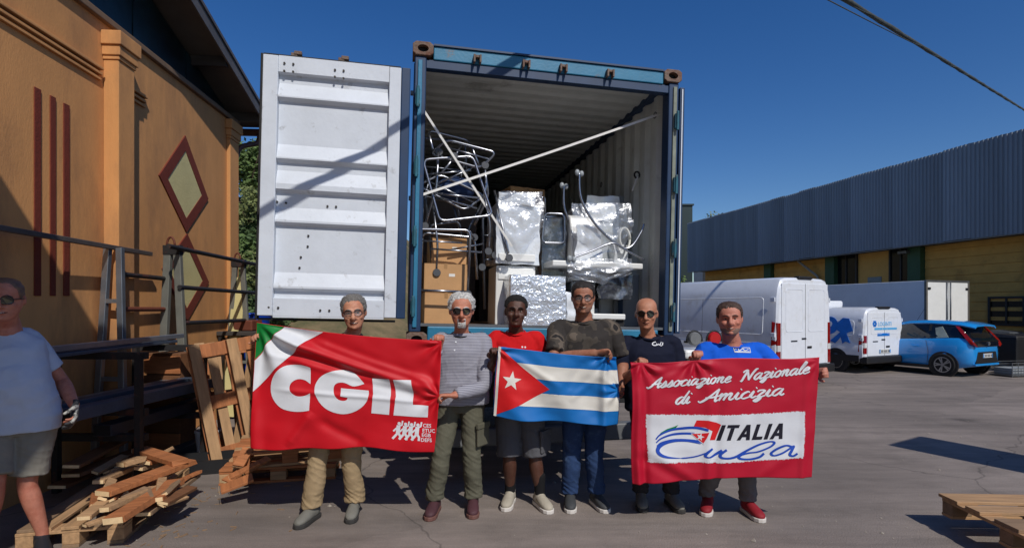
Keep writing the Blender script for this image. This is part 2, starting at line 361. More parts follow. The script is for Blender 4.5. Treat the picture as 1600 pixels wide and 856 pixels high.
# dark slab building, white shed and greenery beyond the far end
slab = thing('dark_green_tower', 'tall dark green windowless block at the far end of the warehouse', 'building', (0,0,0))
bA = W3(1030, 483, 44); bB = W3(1082, 483, 44)
MB().bx(bA.x-1.5, bB.x, 44, 52, -.3, 9.85).build('wall', M('dark_green_sheet', srgb(22,44,46), .6, var=.2, scale=.5, stretch=(6,1,.3)), slab)
MB().bx(bA.x-1.6, bB.x+.1, 43.9, 52.1, 9.86, 9.98).build('coping', M('coping_dark', srgb(30,48,50), .5), slab)
shed = thing('white_shed', 'small white shed seen past the container beyond the big van', 'shed', (0,0,0))
a = W3(1098, 483, 40)
MB().bx(a.x, a.x+1.6, 40, 42, -.3, 4.9).build('wall', M('white_paint', srgb(214,214,208), .7), shed)
MB().bx(a.x-.12, a.x+1.72, 39.88, 42.12, 4.9, 5.02).build('roof', steel, shed)
MB().bx(a.x+.9, a.x+1.15, 39.95, 39.998, 0, 4.4).build('door', M('dark_frame', srgb(46,44,42)), shed)

# ------------------------------------------------------------ hillside and vegetation
hill = MB(); rows = []
for j in range(34):
    y = 17+j*2.2; row = []
    for i in range(40):
        x = -62+i*1.75
        rx = min(1, max(0, (-x-1.0)/9)); ry = min(1, max(0, (y-17)/16))
        z = 8.0*ry*ry*(3-2*ry)*rx*rx*(3-2*rx)+noise.noise((x*.22, y*.22, 0))*.9*rx*ry+noise.noise((x*.7, y*.7, 3))*.35*rx*ry
        row.append((x, y, z-.35 if rx*ry < .01 else z-.2))
    rows.append(row)
hill.sheet(rows, None)
struct(hill.build('hillside', M('hill_earth', srgb(120,104,74), .95, var=.25, scale=1.2, bump=.6, bscale=6, col2=srgb(70,76,44), c2lo=.42, c2hi=.62, c2scale=.7), smooth='all'))
def hill_z(x, y):
    rx = min(1, max(0, (-x-1.0)/9)); ry = min(1, max(0, (y-17)/16)); return 8.0*ry*ry*(3-2*ry)*rx*rx*(3-2*rx)-.25
leafm = []
for nm, c in (('leaf_olive', (116,124,76)), ('leaf_green', (96,116,66)), ('leaf_dark', (74,92,56))):
    m = M(nm, srgb(*c), .7, var=.35, scale=1.5, spec=.2); leafm.append(m)
bark = M('bark', srgb(84,68,54), .95, var=.25, bump=.6, bscale=30)
def plant(name, label, cat, x, y, z, h, rad, trunk, group, mi, nl=2200, leaf=.16):
    t = thing(name, label, cat, (x, y, z), (0, 0, random.uniform(0, 6.28)), group)
    tb = MB(); tops = []
    th = h*trunk
    tb.tube(crom([(0,0,-.2), (.05*h*random.uniform(-1,1),.05*h*random.uniform(-1,1),th*.5), (.06*h*random.uniform(-1,1),.06*h*random.uniform(-1,1),th)], 4), [.05*h*(1-.06*i) for i in range(9)], 8)
    for k in range(6):
        a = k*1.05+random.uniform(-.3,.3); rr = rad*random.uniform(.5,.8); e = Vector((math.cos(a)*rr, math.sin(a)*rr, th+(h-th)*random.uniform(.3,.8)))
        tb.tube(crom([(0,0,th*.85), e*.45+Vector((0,0,th*.5)), e], 4), [.022*h*(1-.09*i) for i in range(9)], 6); tops.append(e)
    tb.build('trunk', bark, t, smooth='all')
    lb = MB(); c0 = Vector((0,0,th+(h-th)*.5))
    cl = []
    for k in range(26):
        while True:
            p = Vector((random.uniform(-1,1), random.uniform(-1,1), random.uniform(-1,1)))
            if .25 < p.length < 1: break
        cl.append((c0+Vector((p.x*rad*.85, p.y*rad*.85, p.z*(h-th)*.5)), rad*random.uniform(.2,.36)))
    for i in range(nl):
        c, r = random.choice(cl)
        while True:
            p = Vector((random.uniform(-1,1), random.uniform(-1,1), random.uniform(-1,1)))
            if p.length < 1: break
        p = c+p*r; s = leaf*random.uniform(.5,1.1)
        u = Vector((random.uniform(-1,1), random.uniform(-1,1), random.uniform(-.6,.6))).normalized(); w = u.orthogonal().normalized()
        w = (Matrix.Rotation(random.uniform(0,6.28), 3, u)@w)*.45
        lb.add([p-u*s, p+w*s, p+u*s, p-w*s], [(0,1,2,3)])
    lb.build('crown', leafm[mi], t)
    return t
pl = [(388,29,3.6,2.0,.35,1,'bushy green tree on the hillside crest just left of the container door'), (402,26,2.6,1.8,.25,0,'olive green shrub on the hillside crest behind the open container door'),
      (372,25,2.2,1.5,.2,2,'dark shrub on the hillside behind the corner of the ochre building'), (395,23,2.2,1.6,.2,1,'round green bush halfway up the hillside beside the container door'),
      (410,22,2.0,1.5,.2,0,'pale olive bush halfway up the hillside hidden by the container door'), (383,20.5,1.9,1.4,.2,0,'loose olive bush low on the hillside by the downpipe'),
      (398,19,2.0,1.3,.2,2,'dark bush at the foot of the hillside by the container door'), (405,31,3.2,2.0,.3,2,'dark tree on the hilltop behind the container door'),
      (430,30,3.5,2.2,.3,1,'green tree on the hilltop hidden behind the container door'), (350,30,3.5,2.2,.3,1,'green tree on the hilltop behind the ochre building roof')]
for (px, Y, h, rd, tr, mi, lab) in pl:
    x = (px-CX)/F*Y; plant('hillside_bush' if h < 3 else 'hillside_tree', lab, 'bush' if h < 3 else 'tree', x, Y, hill_z(x, Y), h, rd, tr, 'plants on the hillside', mi)
p = W3(1072, 483, 34)
plant('yard_tree', 'low green tree between the container and the far end of the warehouse', 'tree', p.x, 34, -.2, 3.9, 1.5, .3, None, 1, 1800)
p = W3(1110, 483, 42)
plant('rooftop_tree', 'green tree top showing above the far end of the warehouse fascia', 'tree', 17.2, 48, -.2, 9.9, 2.4, .6, None, 0, 1800)

# overhead cable bundle; its shadow falls across the open door
cb = MB(); A_ = Vector((-3.9, -.05, 3.9)); P1 = Vector((4.59, 7.58, 5.84)); P2 = Vector((19.5, 21, 9.2)); d = (P2-P1)
pts = []
for i in range(90):
    t = -.57+i/89*2.0; q = P1+d*t; q = q+Vector((0, 0, .012*noise.noise((t*30, 0, 0)))); pts.append(q)
cable = thing('overhead_cable', 'thick twisted overhead cable crossing the sky at the upper right', 'cable', (0,0,0))
km = M('cable_dark', srgb(62,66,62), .7, var=.4, scale=8)
cb.tube(pts, [.030+.014*abs(noise.noise((i*.31, 5, 0))) for i in range(90)], 7).build('cable_core', km, cable, smooth='all')
for k in range(2):
    MB().tube([q+Vector((math.cos(i*.9+k*3.1), 0, math.sin(i*.9+k*3.1)))*.034 for i, q in enumerate(pts)], .011, 5).build('wrapped_strand', km, cable, smooth='all')
q0, q1 = P1+d*.22, P1+d*-.16
MB().tube([q0.lerp(q1, i/20)+Vector((0, 0, -.20*(i/20)**.8)) for i in range(21)], .008, 5).build('loose_wire', km, cable, smooth='all')
# unseen upright panel, added at the right to cast the shadow on the asphalt
sg = thing('shadow_panel', 'tall grey panel on a base, unseen at the right, added for its shadow', 'sign', (6.28, 3.65, 0), (0, 0, R(32)))
MB().bx(-.42, .42, -.06, .06, .12, 3.35).build('panel', steel, sg, bevel=.02)
MB().bx(-.55, .55, -.3, .3, 0, .12).build('base', M('concrete', srgb(128,124,118)), sg, bevel=.02)

# ------------------------------------------------------------ container
cont = thing('shipping_container', 'open blue shipping container with white inner door, loaded with goods, on a trailer', 'container', (-.895, 4.75, 1.285), (0, R(1.3), R(10.8)))
CM = Matrix.Translation(cont.location)@Euler(cont.rotation_euler).to_matrix().to_4x4(); CI = CM.inverted()
def CL(px, py, d):     # container frame: across, depth, up; point at depth d on a sight line
    o = CI@Vector((0, 0, CH)); v = CI.to_3x3()@Vector(((px-CX)/F, 1, -(py-HZ)/F)); t = (d-o.y)/v.y; return o+v*t
blue = M('container_blue', srgb(38,116,150), .5, var=.16, scale=4, bump=.08, bscale=40, col2=srgb(116,92,74), c2lo=.64, c2hi=.72, c2scale=5)
dblue = M('container_dark_blue', srgb(22,52,86), .5, var=.2, scale=4, col2=srgb(80,66,56), c2lo=.64, c2hi=.74, c2scale=6)
rust = M('rusty_casting', srgb(116,98,86), .8, var=.3, scale=10, bump=.4, bscale=50, col2=srgb(104,62,42), c2lo=.45, c2hi=.65, c2scale=9)
inner = M('inner_grey_paint', srgb(200,204,200), .6, var=.12, scale=3, col2=srgb(130,130,124), c2lo=.58, c2hi=.8, c2scale=2.5)
white = M('door_white', srgb(206,212,220), .5, var=.07, scale=3, bump=.06, bscale=30, col2=srgb(136,134,130), c2lo=.60, c2hi=.78, c2scale=8)
rubber = M('black_rubber', srgb(22,22,24), .7, var=.2)
floorm = M('plywood_floor', srgb(96,72,52), .8, var=.25, scale=3, stretch=(6,1,1))
CW, CHH, CLN = 2.47, 2.59, 11.9
def casting(x, z, y0=-.02):
    b = MB()   # box with an oval hole on the front face
    w, h, d = .178, .118, .162
    o_ = [(0,0), (w/2,0), (w,0), (w,h/2), (w,h), (w/2,h), (0,h), (0,h/2)]; n = 16
    out = []
    for i in range(n):
        a = 2*math.pi*i/n; c, s = math.cos(a), math.sin(a); m = max(abs(c)/(w/2), abs(s)/(h/2)); out.append((w/2+c/m, h/2+s/m))
    inn = [(w/2+.048*math.cos(2*math.pi*i/n), h/2+.032*math.sin(2*math.pi*i/n)) for i in range(n)]
    b.rings([[(x+p, y0, z+q) for p, q in inn], [(x+p, y0, z+q) for p, q in out], [(x+p, y0+d, z+q) for p, q in out]], caps=False)
    b.rings([[(x+p, y0, z+q) for p, q in inn], [(x+p, y0+.05, z+q) for p, q in inn]], caps=False)
    b.add([(x,y0+d,z), (x+w,y0+d,z), (x+w,y0+d,z+h), (x,y0+d,z+h)], [(0,1,2,3)])
    o = b.build('corner_casting', rust, cont, bevel=.006)
    MB().bx(x+.02, x+w-.02, y0+.052, y0+.06, z+.015, z+h-.015).build('casting_cavity', rubber, o)
for x in (-.02, CW-.158): casting(x, CHH-.098); casting(x, -.02)
# posts
for x0, x1 in ((0, .10), (CW-.10, CW)):
    MB().bx(x0, x1, 0, .14, .10, CHH-.10).build('corner_post', dblue, cont, bevel=.01)
    xx = x0+.03 if x0 == 0 else x1-.06
    MB().bx(xx, xx+.035, -.016, -.001, .14, CHH-.14).build('post_strip', blue if x0 == 0 else M('worn_green_grey', srgb(126,132,118), .7, var=.25, scale=9), cont, bevel=.004)
for z in (.25, .85, 1.45, 2.05):
    for x in (.012, CW-.052):
        MB().bx(x, x+.04, -.045, -.017, z, z+.14).cyl((x+.02, -.05, z-.02), (x+.02, -.05, z+.16), .014, 8).build('hinge_lug', M('worn_teal', srgb(40,96,112), .65, var=.3, scale=12, col2=srgb(120,110,96), c2lo=.55, c2hi=.7, c2scale=9), cont, bevel=.004)
# header and sill
MB().bx(.16, CW-.16, 0, .10, CHH-.12, CHH-.005).build('header', blue, cont, bevel=.008)
MB().bx(.10, CW-.10, .012, .09, CHH-.195, CHH-.121).build('header_rebate', dblue, cont, bevel=.004)
MB().bx(.16, CW-.16, -.014, .15, CHH-.004, CHH+.012).build('header_lip', dblue, cont)
MB().bx(.16, CW-.16, 0, .16, 0, .15).build('sill', blue, cont, bevel=.01)
MB().bx(.10, CW-.10, .02, .14, .151, .175).build('threshold', steel, cont)
ck = None
for px in (745, 821, 879, 952):
    x = CL(px, 105, 0).x
    for zz in (CHH-.085,):
        MB().bx(x-.035, x-.018, -.055, -.001, zz-.04, zz+.03).bx(x+.018, x+.035, -.055, -.001, zz-.04, zz+.03).bx(x-.0175, x+.0175, -.045, -.001, zz+.005, zz+.028).build('cam_keeper', rust, cont, bevel=.004)
    MB().bx(x-.035, x+.035, -.04, -.001, .05, .10).build('cam_keeper', rust, cont, bevel=.004)
# corrugated side walls, roof, end wall, floor
def corr(n, p, d):
    q = []
    for i in range(n): q += [(i*p, 0), (i*p+p*.27, 0), (i*p+p*.5, d), (i*p+p*.77, d)]
    return q+[(n*p, 0)]
pr = corr(43, .274, .036)
for side in (0, 1):
    f = (lambda u, t, o: (.035-t+o if side == 0 else CW-.035+t-o, .12+u, 0))
    for o_, mt in ((0, inner), (-.004, dblue)):
        MB().sheet([[(f(u, t, o_)[0], f(u, t, o_)[1], z) for u, t in pr] for z in (.12, CHH-.06)], None).build('side_wall', mt, cont)
    x0, x1 = (0, .07) if side == 0 else (CW-.07, CW)
    MB().bx(x0, x1, .145, CLN, CHH-.07, CHH-.008).build('top_rail', dblue, cont); MB().bx(x0, x1, .165, CLN, .0, .13).build('bottom_rail', dblue, cont)
pr = corr(56, .209, .02)
MB().sheet([[(x, .13+u, CHH-.03-t*.0+t) for u, t in pr] for x in (.03, CW-.03)], None).build('roof', inner, cont)
MB().sheet([[(x, .13+u, CHH-.022+t) for u, t in pr] for x in (.03, CW-.03)], None).build('roof_skin', dblue, cont)
MB().bx(.02, CW-.02, CLN, CLN+.04, .02, CHH-.02).build('end_wall', inner, cont)
MB().bx(.08, CW-.08, .165, CLN-.01, .10, .158).build('floor_deck', floorm, cont)
# lashing rings and D-hooks on the right wall
for (px, py, d) in ((985, 292, 1.9), (1040, 182, .35), (650, 150, .3)):
    q = CL(px, py, d); xw = CW-.04 if px > 800 else .04
    MB().tube([(xw-.035 if px > 800 else xw+.035, q.y+.03*math.cos(a*.6283), q.z+.03*math.sin(a*.6283)) for a in range(10)], .006, 6, closed=True).build('lashing_ring', steel, cont, smooth='all')

# open left door: inner face turned to the camera
def zl(y): return 2.345-(y-65)/770*2.13     # from the rows measured on the door
dx0, dx1 = -1.215, -.045
door = MB().bx(dx0, dx1, .0, .03, zl(835), zl(65)).build('door', dblue, cont)
prof = [(65,0), (112,0), (118,-.045), (137,-.045), (140,-.045), (182,0), (186,0), (200,-.045), (318,-.045), (362,0), (366,0), (384,-.045), (392,-.045), (430,0), (434,0), (455,0), (458,0), (480,-.045), (508,-.045), (548,0), (552,0), (572,-.045), (700,-.045), (742,0), (748,0), (770,-.045), (782,-.045), (786,0), (835,0)]
prof = [(65,0), (112,0), (116,-.045), (140,-.045), (182,0), (186,0), (196,-.045), (322,-.045), (364,0), (368,0), (378,-.045), (400,-.045), (442,0), (458,0), (468,-.045), (510,-.045), (550,0), (556,0), (566,-.045), (704,-.045), (746,0), (752,0), (760,-.045), (778,-.045), (783,0), (835,0)]
sx0, sx1 = dx0+.12, dx1-.165
rows = [[(x, -.052-t, zl(y)) for y, t in prof] for x in (sx0, sx1)]
MB().sheet(rows, None).build('door_pressing', white, door)
MB().bx(dx0+.002, sx0-.001, -.062, -.002, zl(834), zl(66)).build('door_stile', white, door, bevel=.006)
MB().bx(sx1+.002, dx1-.065, -.062, -.002, zl(834), zl(66)).build('door_stile', white, door, bevel=.006)
for za_, zb_ in ((zl(835)-.012, zl(833)), (zl(66), zl(64))): MB().bx(sx0+.001, sx1-.001, -.0505, -.002, za_, zb_).build('door_rail', white, door)
# rubber gasket strips round the leaf
MB().bx(dx1-.063, dx1+.012, -.05, -.004, zl(836), zl(62)).build('gasket', dblue, door, bevel=.008)
MB().bx(dx0-.025, dx0-.0, -.03, .02, zl(845), zl(58)).build('gasket', rubber, door, bevel=.006)
MB().bx(dx0, dx1-.07, -.03, .02, zl(64)+.001, zl(57)).build('gasket', rubber, door, bevel=.004); MB().bx(dx0, dx1-.07, -.03, .02, zl(848), zl(836)-.014).build('gasket', rubber, door, bevel=.004)
def dpt(zx, zy):       # column and row as measured on the door
    return sx0+(zx-78)/(385-78)*(sx1-sx0), zl(zy)
bolt0 = None
for (zx, zy, d) in [(94,87,0), (118,87,0), (232,92,0), (256,92,0), (94,110,0), (118,110,0), (232,113,0), (256,115,0), (80,495,.045), (104,497,.045), (218,500,.045), (242,500,.045), (167,592,.045), (166,624,.045), (148,657,.045), (145,689,.045), (68,810,0), (93,810,0), (207,815,0), (232,815,0)]:
    x, z = dpt(zx, zy)
    if bolt0 is None: bolt0 = o = MB().cyl((0,0,0), (0,-.010,0), .009, 8).build('bolt', M('bolt_dark', srgb(70,66,62), .6, metal=.6), door)
    else: o = bolt0.copy(); COL.objects.link(o)
    o.location = (x, -.0525+d, z)
# ends of the locking rods above the leaf
for zx in (117, 248):
    x, z = dpt(zx, 65)
    MB().bx(x-.03, x+.02, .0, .03, z+.012, z+.06).bx(x-.005, x+.055, -.005, .035, z+.045, z+.075).cyl((x, .015, z-.05), (x, .015, z+.05), .014, 8).build('locking_cam', rust, door, bevel=.004)
# right leaf folded back along the outside
rd = MB().bx(CW+.03, CW+.075, .06, 1.26, .12, CHH-.12).build('door', dblue, cont, bevel=.006)
MB().bx(CW+.028, CW+.077, .03, .057, .12, CHH-.12).build('gasket', dblue, rd, bevel=.006)
MB().bx(CW+.045, CW+.056, .022, .0295, .14, CHH-.14).build('gasket_bead', white, rd)
for yy in (.3, .75): MB().cyl((CW+.10, yy, .05), (CW+.10, yy, CHH-.05), .017, 8).build('locking_rod', steel, rd, smooth='all')

# ------------------------------------------------------------ trailer under it
tr = thing('container_trailer', 'dark container trailer chassis with rear bar under the container', 'trailer', (-.895, 4.75, 0), (0, 0, R(10.8)))
blk = M('chassis_black', srgb(34,34,36), .6, var=.25, scale=5)
barm = M('bumper_grey', srgb(104,106,108), .5, var=.12)
for x in (.72, 1.62): MB().bx(x, x+.14, .12, 11.8, .78, 1.15).build('chassis_beam', blk, tr, bevel=.01)
for yy in (.1, 2.5, 5.2, 8, 11.3): MB().bx(.02, 2.42, yy, yy+.18, 1.08, 1.24).build('cross_member', blk, tr)
MB().bx(.0, 2.45, .10, .22, .34, .50).build('rear_bar', barm, tr, bevel=.015)
for x in (.5, 1.85): MB().bx(x, x+.1, .13, .2, .501, 1.08).build('bar_bracket', blk, tr)
MB().bx(.05, 2.4, .06, .09, .70, 1.02).build('light_board', blk, tr, bevel=.01)
for x in (.1, 1.95):
    MB().bx(x, x+.38, .02, .058, .78, .92).build('tail_light', M('tail_red', srgb(120,16,14), .3), tr, bevel=.008)
MB().bx(.95, 1.5, .045, .058, .76, .88).build('number_plate', M('plate_white', srgb(200,200,196), .5), tr)
tyre = M('tyre', srgb(28,28,28), .85, var=.25, scale=8, bump=.2)
def lathe(b, prof, n=28, ax='y', c=(0,0,0), mi=0):
    rows = []
    for r, h in prof:
        ring = []
        for j in range(n):
            a = 2*math.pi*j/n; ring.append((c[0]+r*math.cos(a), c[1]+h, c[2]+r*math.sin(a)) if ax == 'y' else (c[0]+h, c[1]+r*math.cos(a), c[2]+r*math.sin(a)))
        rows.append(ring)
    return b.rings(rows, mi)
def wheel(parent, c, r, w, ax, side, rimm, spokes=0, n=30):
    hw = w/2
    t = lathe(MB(), [(r*.62,-hw*.9), (r*.9,-hw), (r*.985,-hw*.75), (r,-hw*.3), (r,hw*.3), (r*.985,hw*.75), (r*.9,hw), (r*.62,hw*.9)], n, ax).build('wheel', tyre, parent, smooth=True, loc=c)
    e = side*hw
    lathe(MB(), [(r*.64,e*.2), (r*.66,e*.93), (r*.62,e*.97), (r*.58,e*.7), (r*.3,e*.55 if not spokes else e*.3), (r*.12,e*.6), (.001,e*.62)], n, ax).build('rim', rimm if not spokes else rubber, t, smooth=True)
    if spokes:
        b = MB()
        for k in range(spokes):
            a = 2*math.pi*k/spokes
            for da in (-.16, .16):
                p0 = Vector((math.cos(a)*r*.1, 0, math.sin(a)*r*.1)); p1 = Vector((math.cos(a+da)*r*.62, 0, math.sin(a+da)*r*.62))
                q = (lambda v, h: (h, v.x, v.z)) if ax == 'x' else (lambda v, h: (v.x, h, v.z))
                b.beam(q(p0, e*.86), q(p1, e*.86), r*.1, .02, up=(1,0,0) if ax == 'x' else (0,1,0))
        lathe(b, [(r*.66,e*.80), (r*.68,e*.99), (r*.61,e*.99), (r*.60,e*.80)], n, ax); lathe(b, [(r*.14,e*.7), (r*.13,e*.95), (.001,e*.96)], 12, ax)
        b.build('spokes', rimm, t)
    else:
        for k in range(6):
            a = k*math.pi/3; v = (math.cos(a)*r*.44, math.sin(a)*r*.44)
            p = (e*.72, v[0], v[1]) if ax == 'x' else (v[0], e*.72, v[1])
            q = (e*.60, v[0], v[1]) if ax == 'x' else (v[0], e*.60, v[1])
            MB().cyl(q, p, r*.075, 10).build('rim_hole', rubber, t)
    return t
rimw = M('rim_white', srgb(150,150,148), .5, metal=.3)
for yy in (1.9, 3.2):
    for x, sd in ((.22, -1), (2.2, 1)): wheel(tr, (x, yy, .5), .5, .34, 'x', sd, rimw)
    MB().cyl((.3, yy, .5), (2.1, yy, .5), .07, 10).build('axle', blk, tr)
for x in (.05, 1.98): MB().bx(x, x+.42, 1.25, 1.27, .28, .95).build('mud_flap', rubber, tr)

# ------------------------------------------------------------ cargo
FZ = .159     # container floor level in the container frame
def cthing(name, label, cat, x, y, z, rz=0, group=None, rx=0, ry=0):
    p = CM@Vector((x, y, z)); o = thing(name, label, cat, p, (0,0,0), group)
    m = Euler(cont.rotation_euler).to_matrix()@Euler((rx, ry, rz)).to_matrix(); o.rotation_euler = m.to_euler(); return o
card = M('cardboard', srgb(190,146,100), .85, var=.10, scale=5, bump=.08, bscale=20)
tape = M('parcel_tape', srgb(168,126,80), .35)
chrome = M('chrome_tube', srgb(158,161,168), .27, metal=.95, var=.06)
chromed = M('dull_steel_tube', srgb(98,102,110), .35, metal=.85, var=.15)
labelm = M('paper_label', srgb(225,222,214), .7)
wht = M('appliance_white', srgb(226,226,222), .4, var=.05, scale=4)
wgrey = M('appliance_grey', srgb(150,156,160), .45, var=.08)
def wrapmat(name, col, bscale, rough=.12, col2=None):
    m = M(name, col, rough, var=.12, scale=9, bump=.55, bscale=bscale, coat=1, spec=.8, col2=col2, c2lo=.5, c2hi=.7, c2scale=9); return m
wrapw = wrapmat('stretch_wrap_white', srgb(222,226,230), 11, .3)
wrapf = wrapmat('bubble_foil', srgb(226,230,236), 22, .2)
for _n in (wrapf,): _n.node_tree.nodes['Principled BSDF'].inputs['Metallic'].default_value = .55; _n.node_tree.nodes['Bump'].inputs['Strength'].default_value = 1.0
wrapd = wrapmat('stretch_wrap_dark', srgb(58,62,70), 24, .1, srgb(140,146,156))
def film_mat(nm='clear_film', fg=.17, fd=.14, dist=.03):
    m = bpy.data.materials.new(nm); m.use_nodes = True; n = m.node_tree.nodes; l = m.node_tree.links; n.remove(n['Principled BSDF'])
    t = n.new('ShaderNodeBsdfTransparent'); g = n.new('ShaderNodeBsdfGlossy'); g.inputs['Roughness'].default_value = .2; g.inputs[0].default_value = (.9,.92,.95,1)
    nb = n.new('ShaderNodeTexNoise'); nb.inputs['Scale'].default_value = 18; nb.inputs['Detail'].default_value = 6
    tc = n.new('ShaderNodeTexCoord'); l.new(tc.outputs['Object'], nb.inputs[0])
    bp = n.new('ShaderNodeBump'); bp.inputs['Strength'].default_value = .55; bp.inputs['Distance'].default_value = dist if dist > .025 else .0001; l.new(nb.outputs[0], bp.inputs['Height']); l.new(bp.outputs[0], g.inputs['Normal'])
    d = n.new('ShaderNodeBsdfDiffuse'); d.inputs[0].default_value = (.75,.78,.82,1)
    a = n.new('ShaderNodeMixShader'); a.inputs[0].default_value = fg; l.new(t.outputs[0], a.inputs[1]); l.new(g.outputs[0], a.inputs[2])
    b = n.new('ShaderNodeMixShader'); b.inputs[0].default_value = fd; l.new(a.outputs[0], b.inputs[1]); l.new(d.outputs[0], b.inputs[2])
    l.new(b.outputs[0], n['Material Output'].inputs[0]); return m
film = film_mat()
# cardboard boxes on the left, behind the tube frames
def cbox(label, x, y, z, w, d, h, rz=0):
    t = cthing('cardboard_box', label, 'box', x, y, z, rz, 'cardboard boxes in the container')
    MB().bx(0, w, 0, d, 0, h).build('carton', card, t, bevel=.008)
    MB().bx(w*.46, w*.54, -.0015, d*.5, h*.82, h+.0015).build('packing_tape', tape, t)
    MB().bx(0.002, w-.002, -.001, .0, h*.985, h*.995).build('flap_seam', M('seam_brown', srgb(104,76,50), .9), t)
    MB().bx(w*.58, w*.72, -.0015, -.0003, h*.55, h*.65).build('paper_label', labelm, t)
cbox('bottom cardboard box of the stack behind the chrome frames', .14, .34, FZ, .40, .45, .30, .05)
cbox('middle cardboard box of the stack behind the chrome frames', .13, .36, FZ+.302, .40, .43, .27, -.04)
cbox('top cardboard box of the stack behind the chrome frames', .20, .46, FZ+.574, .34, .40, .26, .08)
cbox('cardboard box at the left wall behind the tube frames, deep in the container', .12, 1.0, FZ, .5, .5, .62, 0)
cbox('shaded brown box high at the back of the container above the wrapped goods', 1.15, 1.55, FZ+1.30, .45, .4, .32, .2)
cbox('cardboard box under the shaded brown box at the back', 1.1, 1.6, FZ, .6, .6, 1.28, 0)
# tube frames (walking / commode frames)
def tube_frame(label, x, y, z, rx, ry, rz, w=.52, h=.78, dep=.42, casters=False, mat=None, flare=.05):
    t = cthing('tube_frame', label, 'walking frame', x, y, z, rz, 'metal walking frames tipped together at the left', rx, ry)
    m = mat or chrome; r = .0125
    MB().tube(fillet([(-flare,0,0), (0,0,h), (w,0,h), (w+flare,0,0)], .09), r, 8).build('front_hoop', m, t, smooth='all')
    MB().tube(fillet([(-flare,dep+.1,0), (0,dep,h), (w,dep,h), (w+flare,dep+.1,0)], .09), r, 8).build('rear_hoop', m, t, smooth='all')
    for sx in (0, w):
        s_ = -1 if sx == 0 else 1
        MB().tube([(sx+s_*flare*.2, .005, h*.8), (sx+s_*flare*.2, dep+.02, h*.8)], r*.9, 8).build('side_bar', m, t, smooth='all')
        MB().tube([(sx+s_*flare*.62, .005, h*.38), (sx+s_*flare*.62, dep+.05, h*.38)], r*.8, 8).build('side_bar', m, t, smooth='all')
    MB().tube([(-flare*.35, 0, h*.62), (w+flare*.35, 0, h*.62)], r*.7, 8).build('cross_bar', m, t, smooth='all')
    MB().tube([(-flare*.6, dep+.05, h*.4), (w+flare*.6, dep+.05, h*.4)], r*.7, 8).build('cross_bar', m, t, smooth='all')
    for sx, yy in ((-flare, 0), (w+flare, 0), (-flare, dep+.1), (w+flare, dep+.1)):
        if casters: lathe(MB(), [(.02,-.012), (.036,-.012), (.038,0), (.036,.012), (.02,.012)], 16, 'y', (sx, yy-.002, .0)).build('caster', M('caster_grey', srgb(70,72,76), .5), t, smooth=True)
        else: MB().cyl((sx, yy, -.02), (sx, yy, .035), .017, 10).build('rubber_foot', rubber, t, smooth='all')
ZQ = lambda x, y, d: CL(630+x/2.595, 190+y/2.594, d)
def px_frame(label, tubes, mat, casters=()):
    P0 = ZQ(*tubes[0][1][0]); t = cthing('tube_frame', label, 'walking frame', P0.x, P0.y, P0.z, 0, 'metal walking frames tipped together at the left')
    for nm, pts, r, cl in tubes:
        P_ = [ZQ(*p)-P0 for p in pts]; MB().tube(fillet(P_, .06, 5, cl), r, 9, closed=cl).build(nm, mat, t, smooth='all')
    for c_ in casters:
        q = ZQ(*c_)-P0; lathe(MB(), [(.018,-.014), (.034,-.014), (.038,0), (.034,.014), (.018,.014)], 16, 'y', q).build('caster', M('caster_grey', srgb(74,76,80), .5), t, smooth=True)
px_frame('lowest upright chrome frame with a caster by the left post', [('front_hoop', [(46,815,.2), (46,436,.2), (272,440,.2), (262,690,.22)], .013, False), ('rear_hoop', [(70,700,.42), (78,450,.44), (290,470,.44), (300,640,.45)], .012, False), ('cross_bar', [(47,682,.2), (262,690,.22)], .011, False), ('side_bar', [(46,445,.2), (80,470,.44)], .010, False), ('side_bar', [(270,445,.2), (290,478,.44)], .010, False), ('cross_bar', [(58,482,.25), (240,492,.25)], .008, False), ('cross_bar', [(110,515,.3), (320,530,.3)], .009, False)], chrome, ((46,812,.19), (262,700,.21), (288,470,.42)))
px_frame('chrome frame leaning forward in the middle of the pile', [('front_hoop', [(80,155,.22), (282,140,.24), (362,380,.2), (148,404,.18)], .0125, True), ('rear_leg', [(88,420,.3), (135,270,.28), (143,120,.26)], .012, False), ('rear_leg', [(318,330,.28), (338,260,.28), (330,170,.3)], .012, False), ('cross_bar', [(100,214,.24), (275,198,.24)], .008, False), ('cross_bar', [(118,290,.22), (310,310,.22)], .010, False), ('cross_bar', [(120,300,.3), (300,352,.26)], .009, False), ('side_bar', [(143,250,.26), (320,170,.34)], .008, False)], chrome, ((88,424,.3), (206,142,.21)))
px_frame('topmost chrome frame lying on its side on the pile', [('front_hoop', [(112,132,.36), (178,74,.30), (378,126,.26), (312,190,.30)], .0125, True), ('cross_bar', [(160,100,.33), (345,152,.28)], .008, False), ('leg', [(120,112,.34), (102,36,.5), (268,78,.56), (304,170,.4)], .011, False), ('leg', [(330,172,.3), (345,300,.36), (290,420,.4)], .012, False)], chrome, ((145,124,.33), (332,178,.29)))
px_frame('dull steel frame tilted backwards behind the leaning chrome frame', [('front_hoop', [(40,330,.55), (68,66,.62), (250,84,.66), (262,300,.62)], .012, False), ('rear_hoop', [(75,540,.5), (82,300,.62), (200,330,.7), (240,480,.6)], .011, False), ('cross_bar', [(60,180,.6), (255,200,.65)], .009, False), ('cross_bar', [(50,262,.58), (258,286,.63)], .009, False)], chromed, ((60,260,.54),))
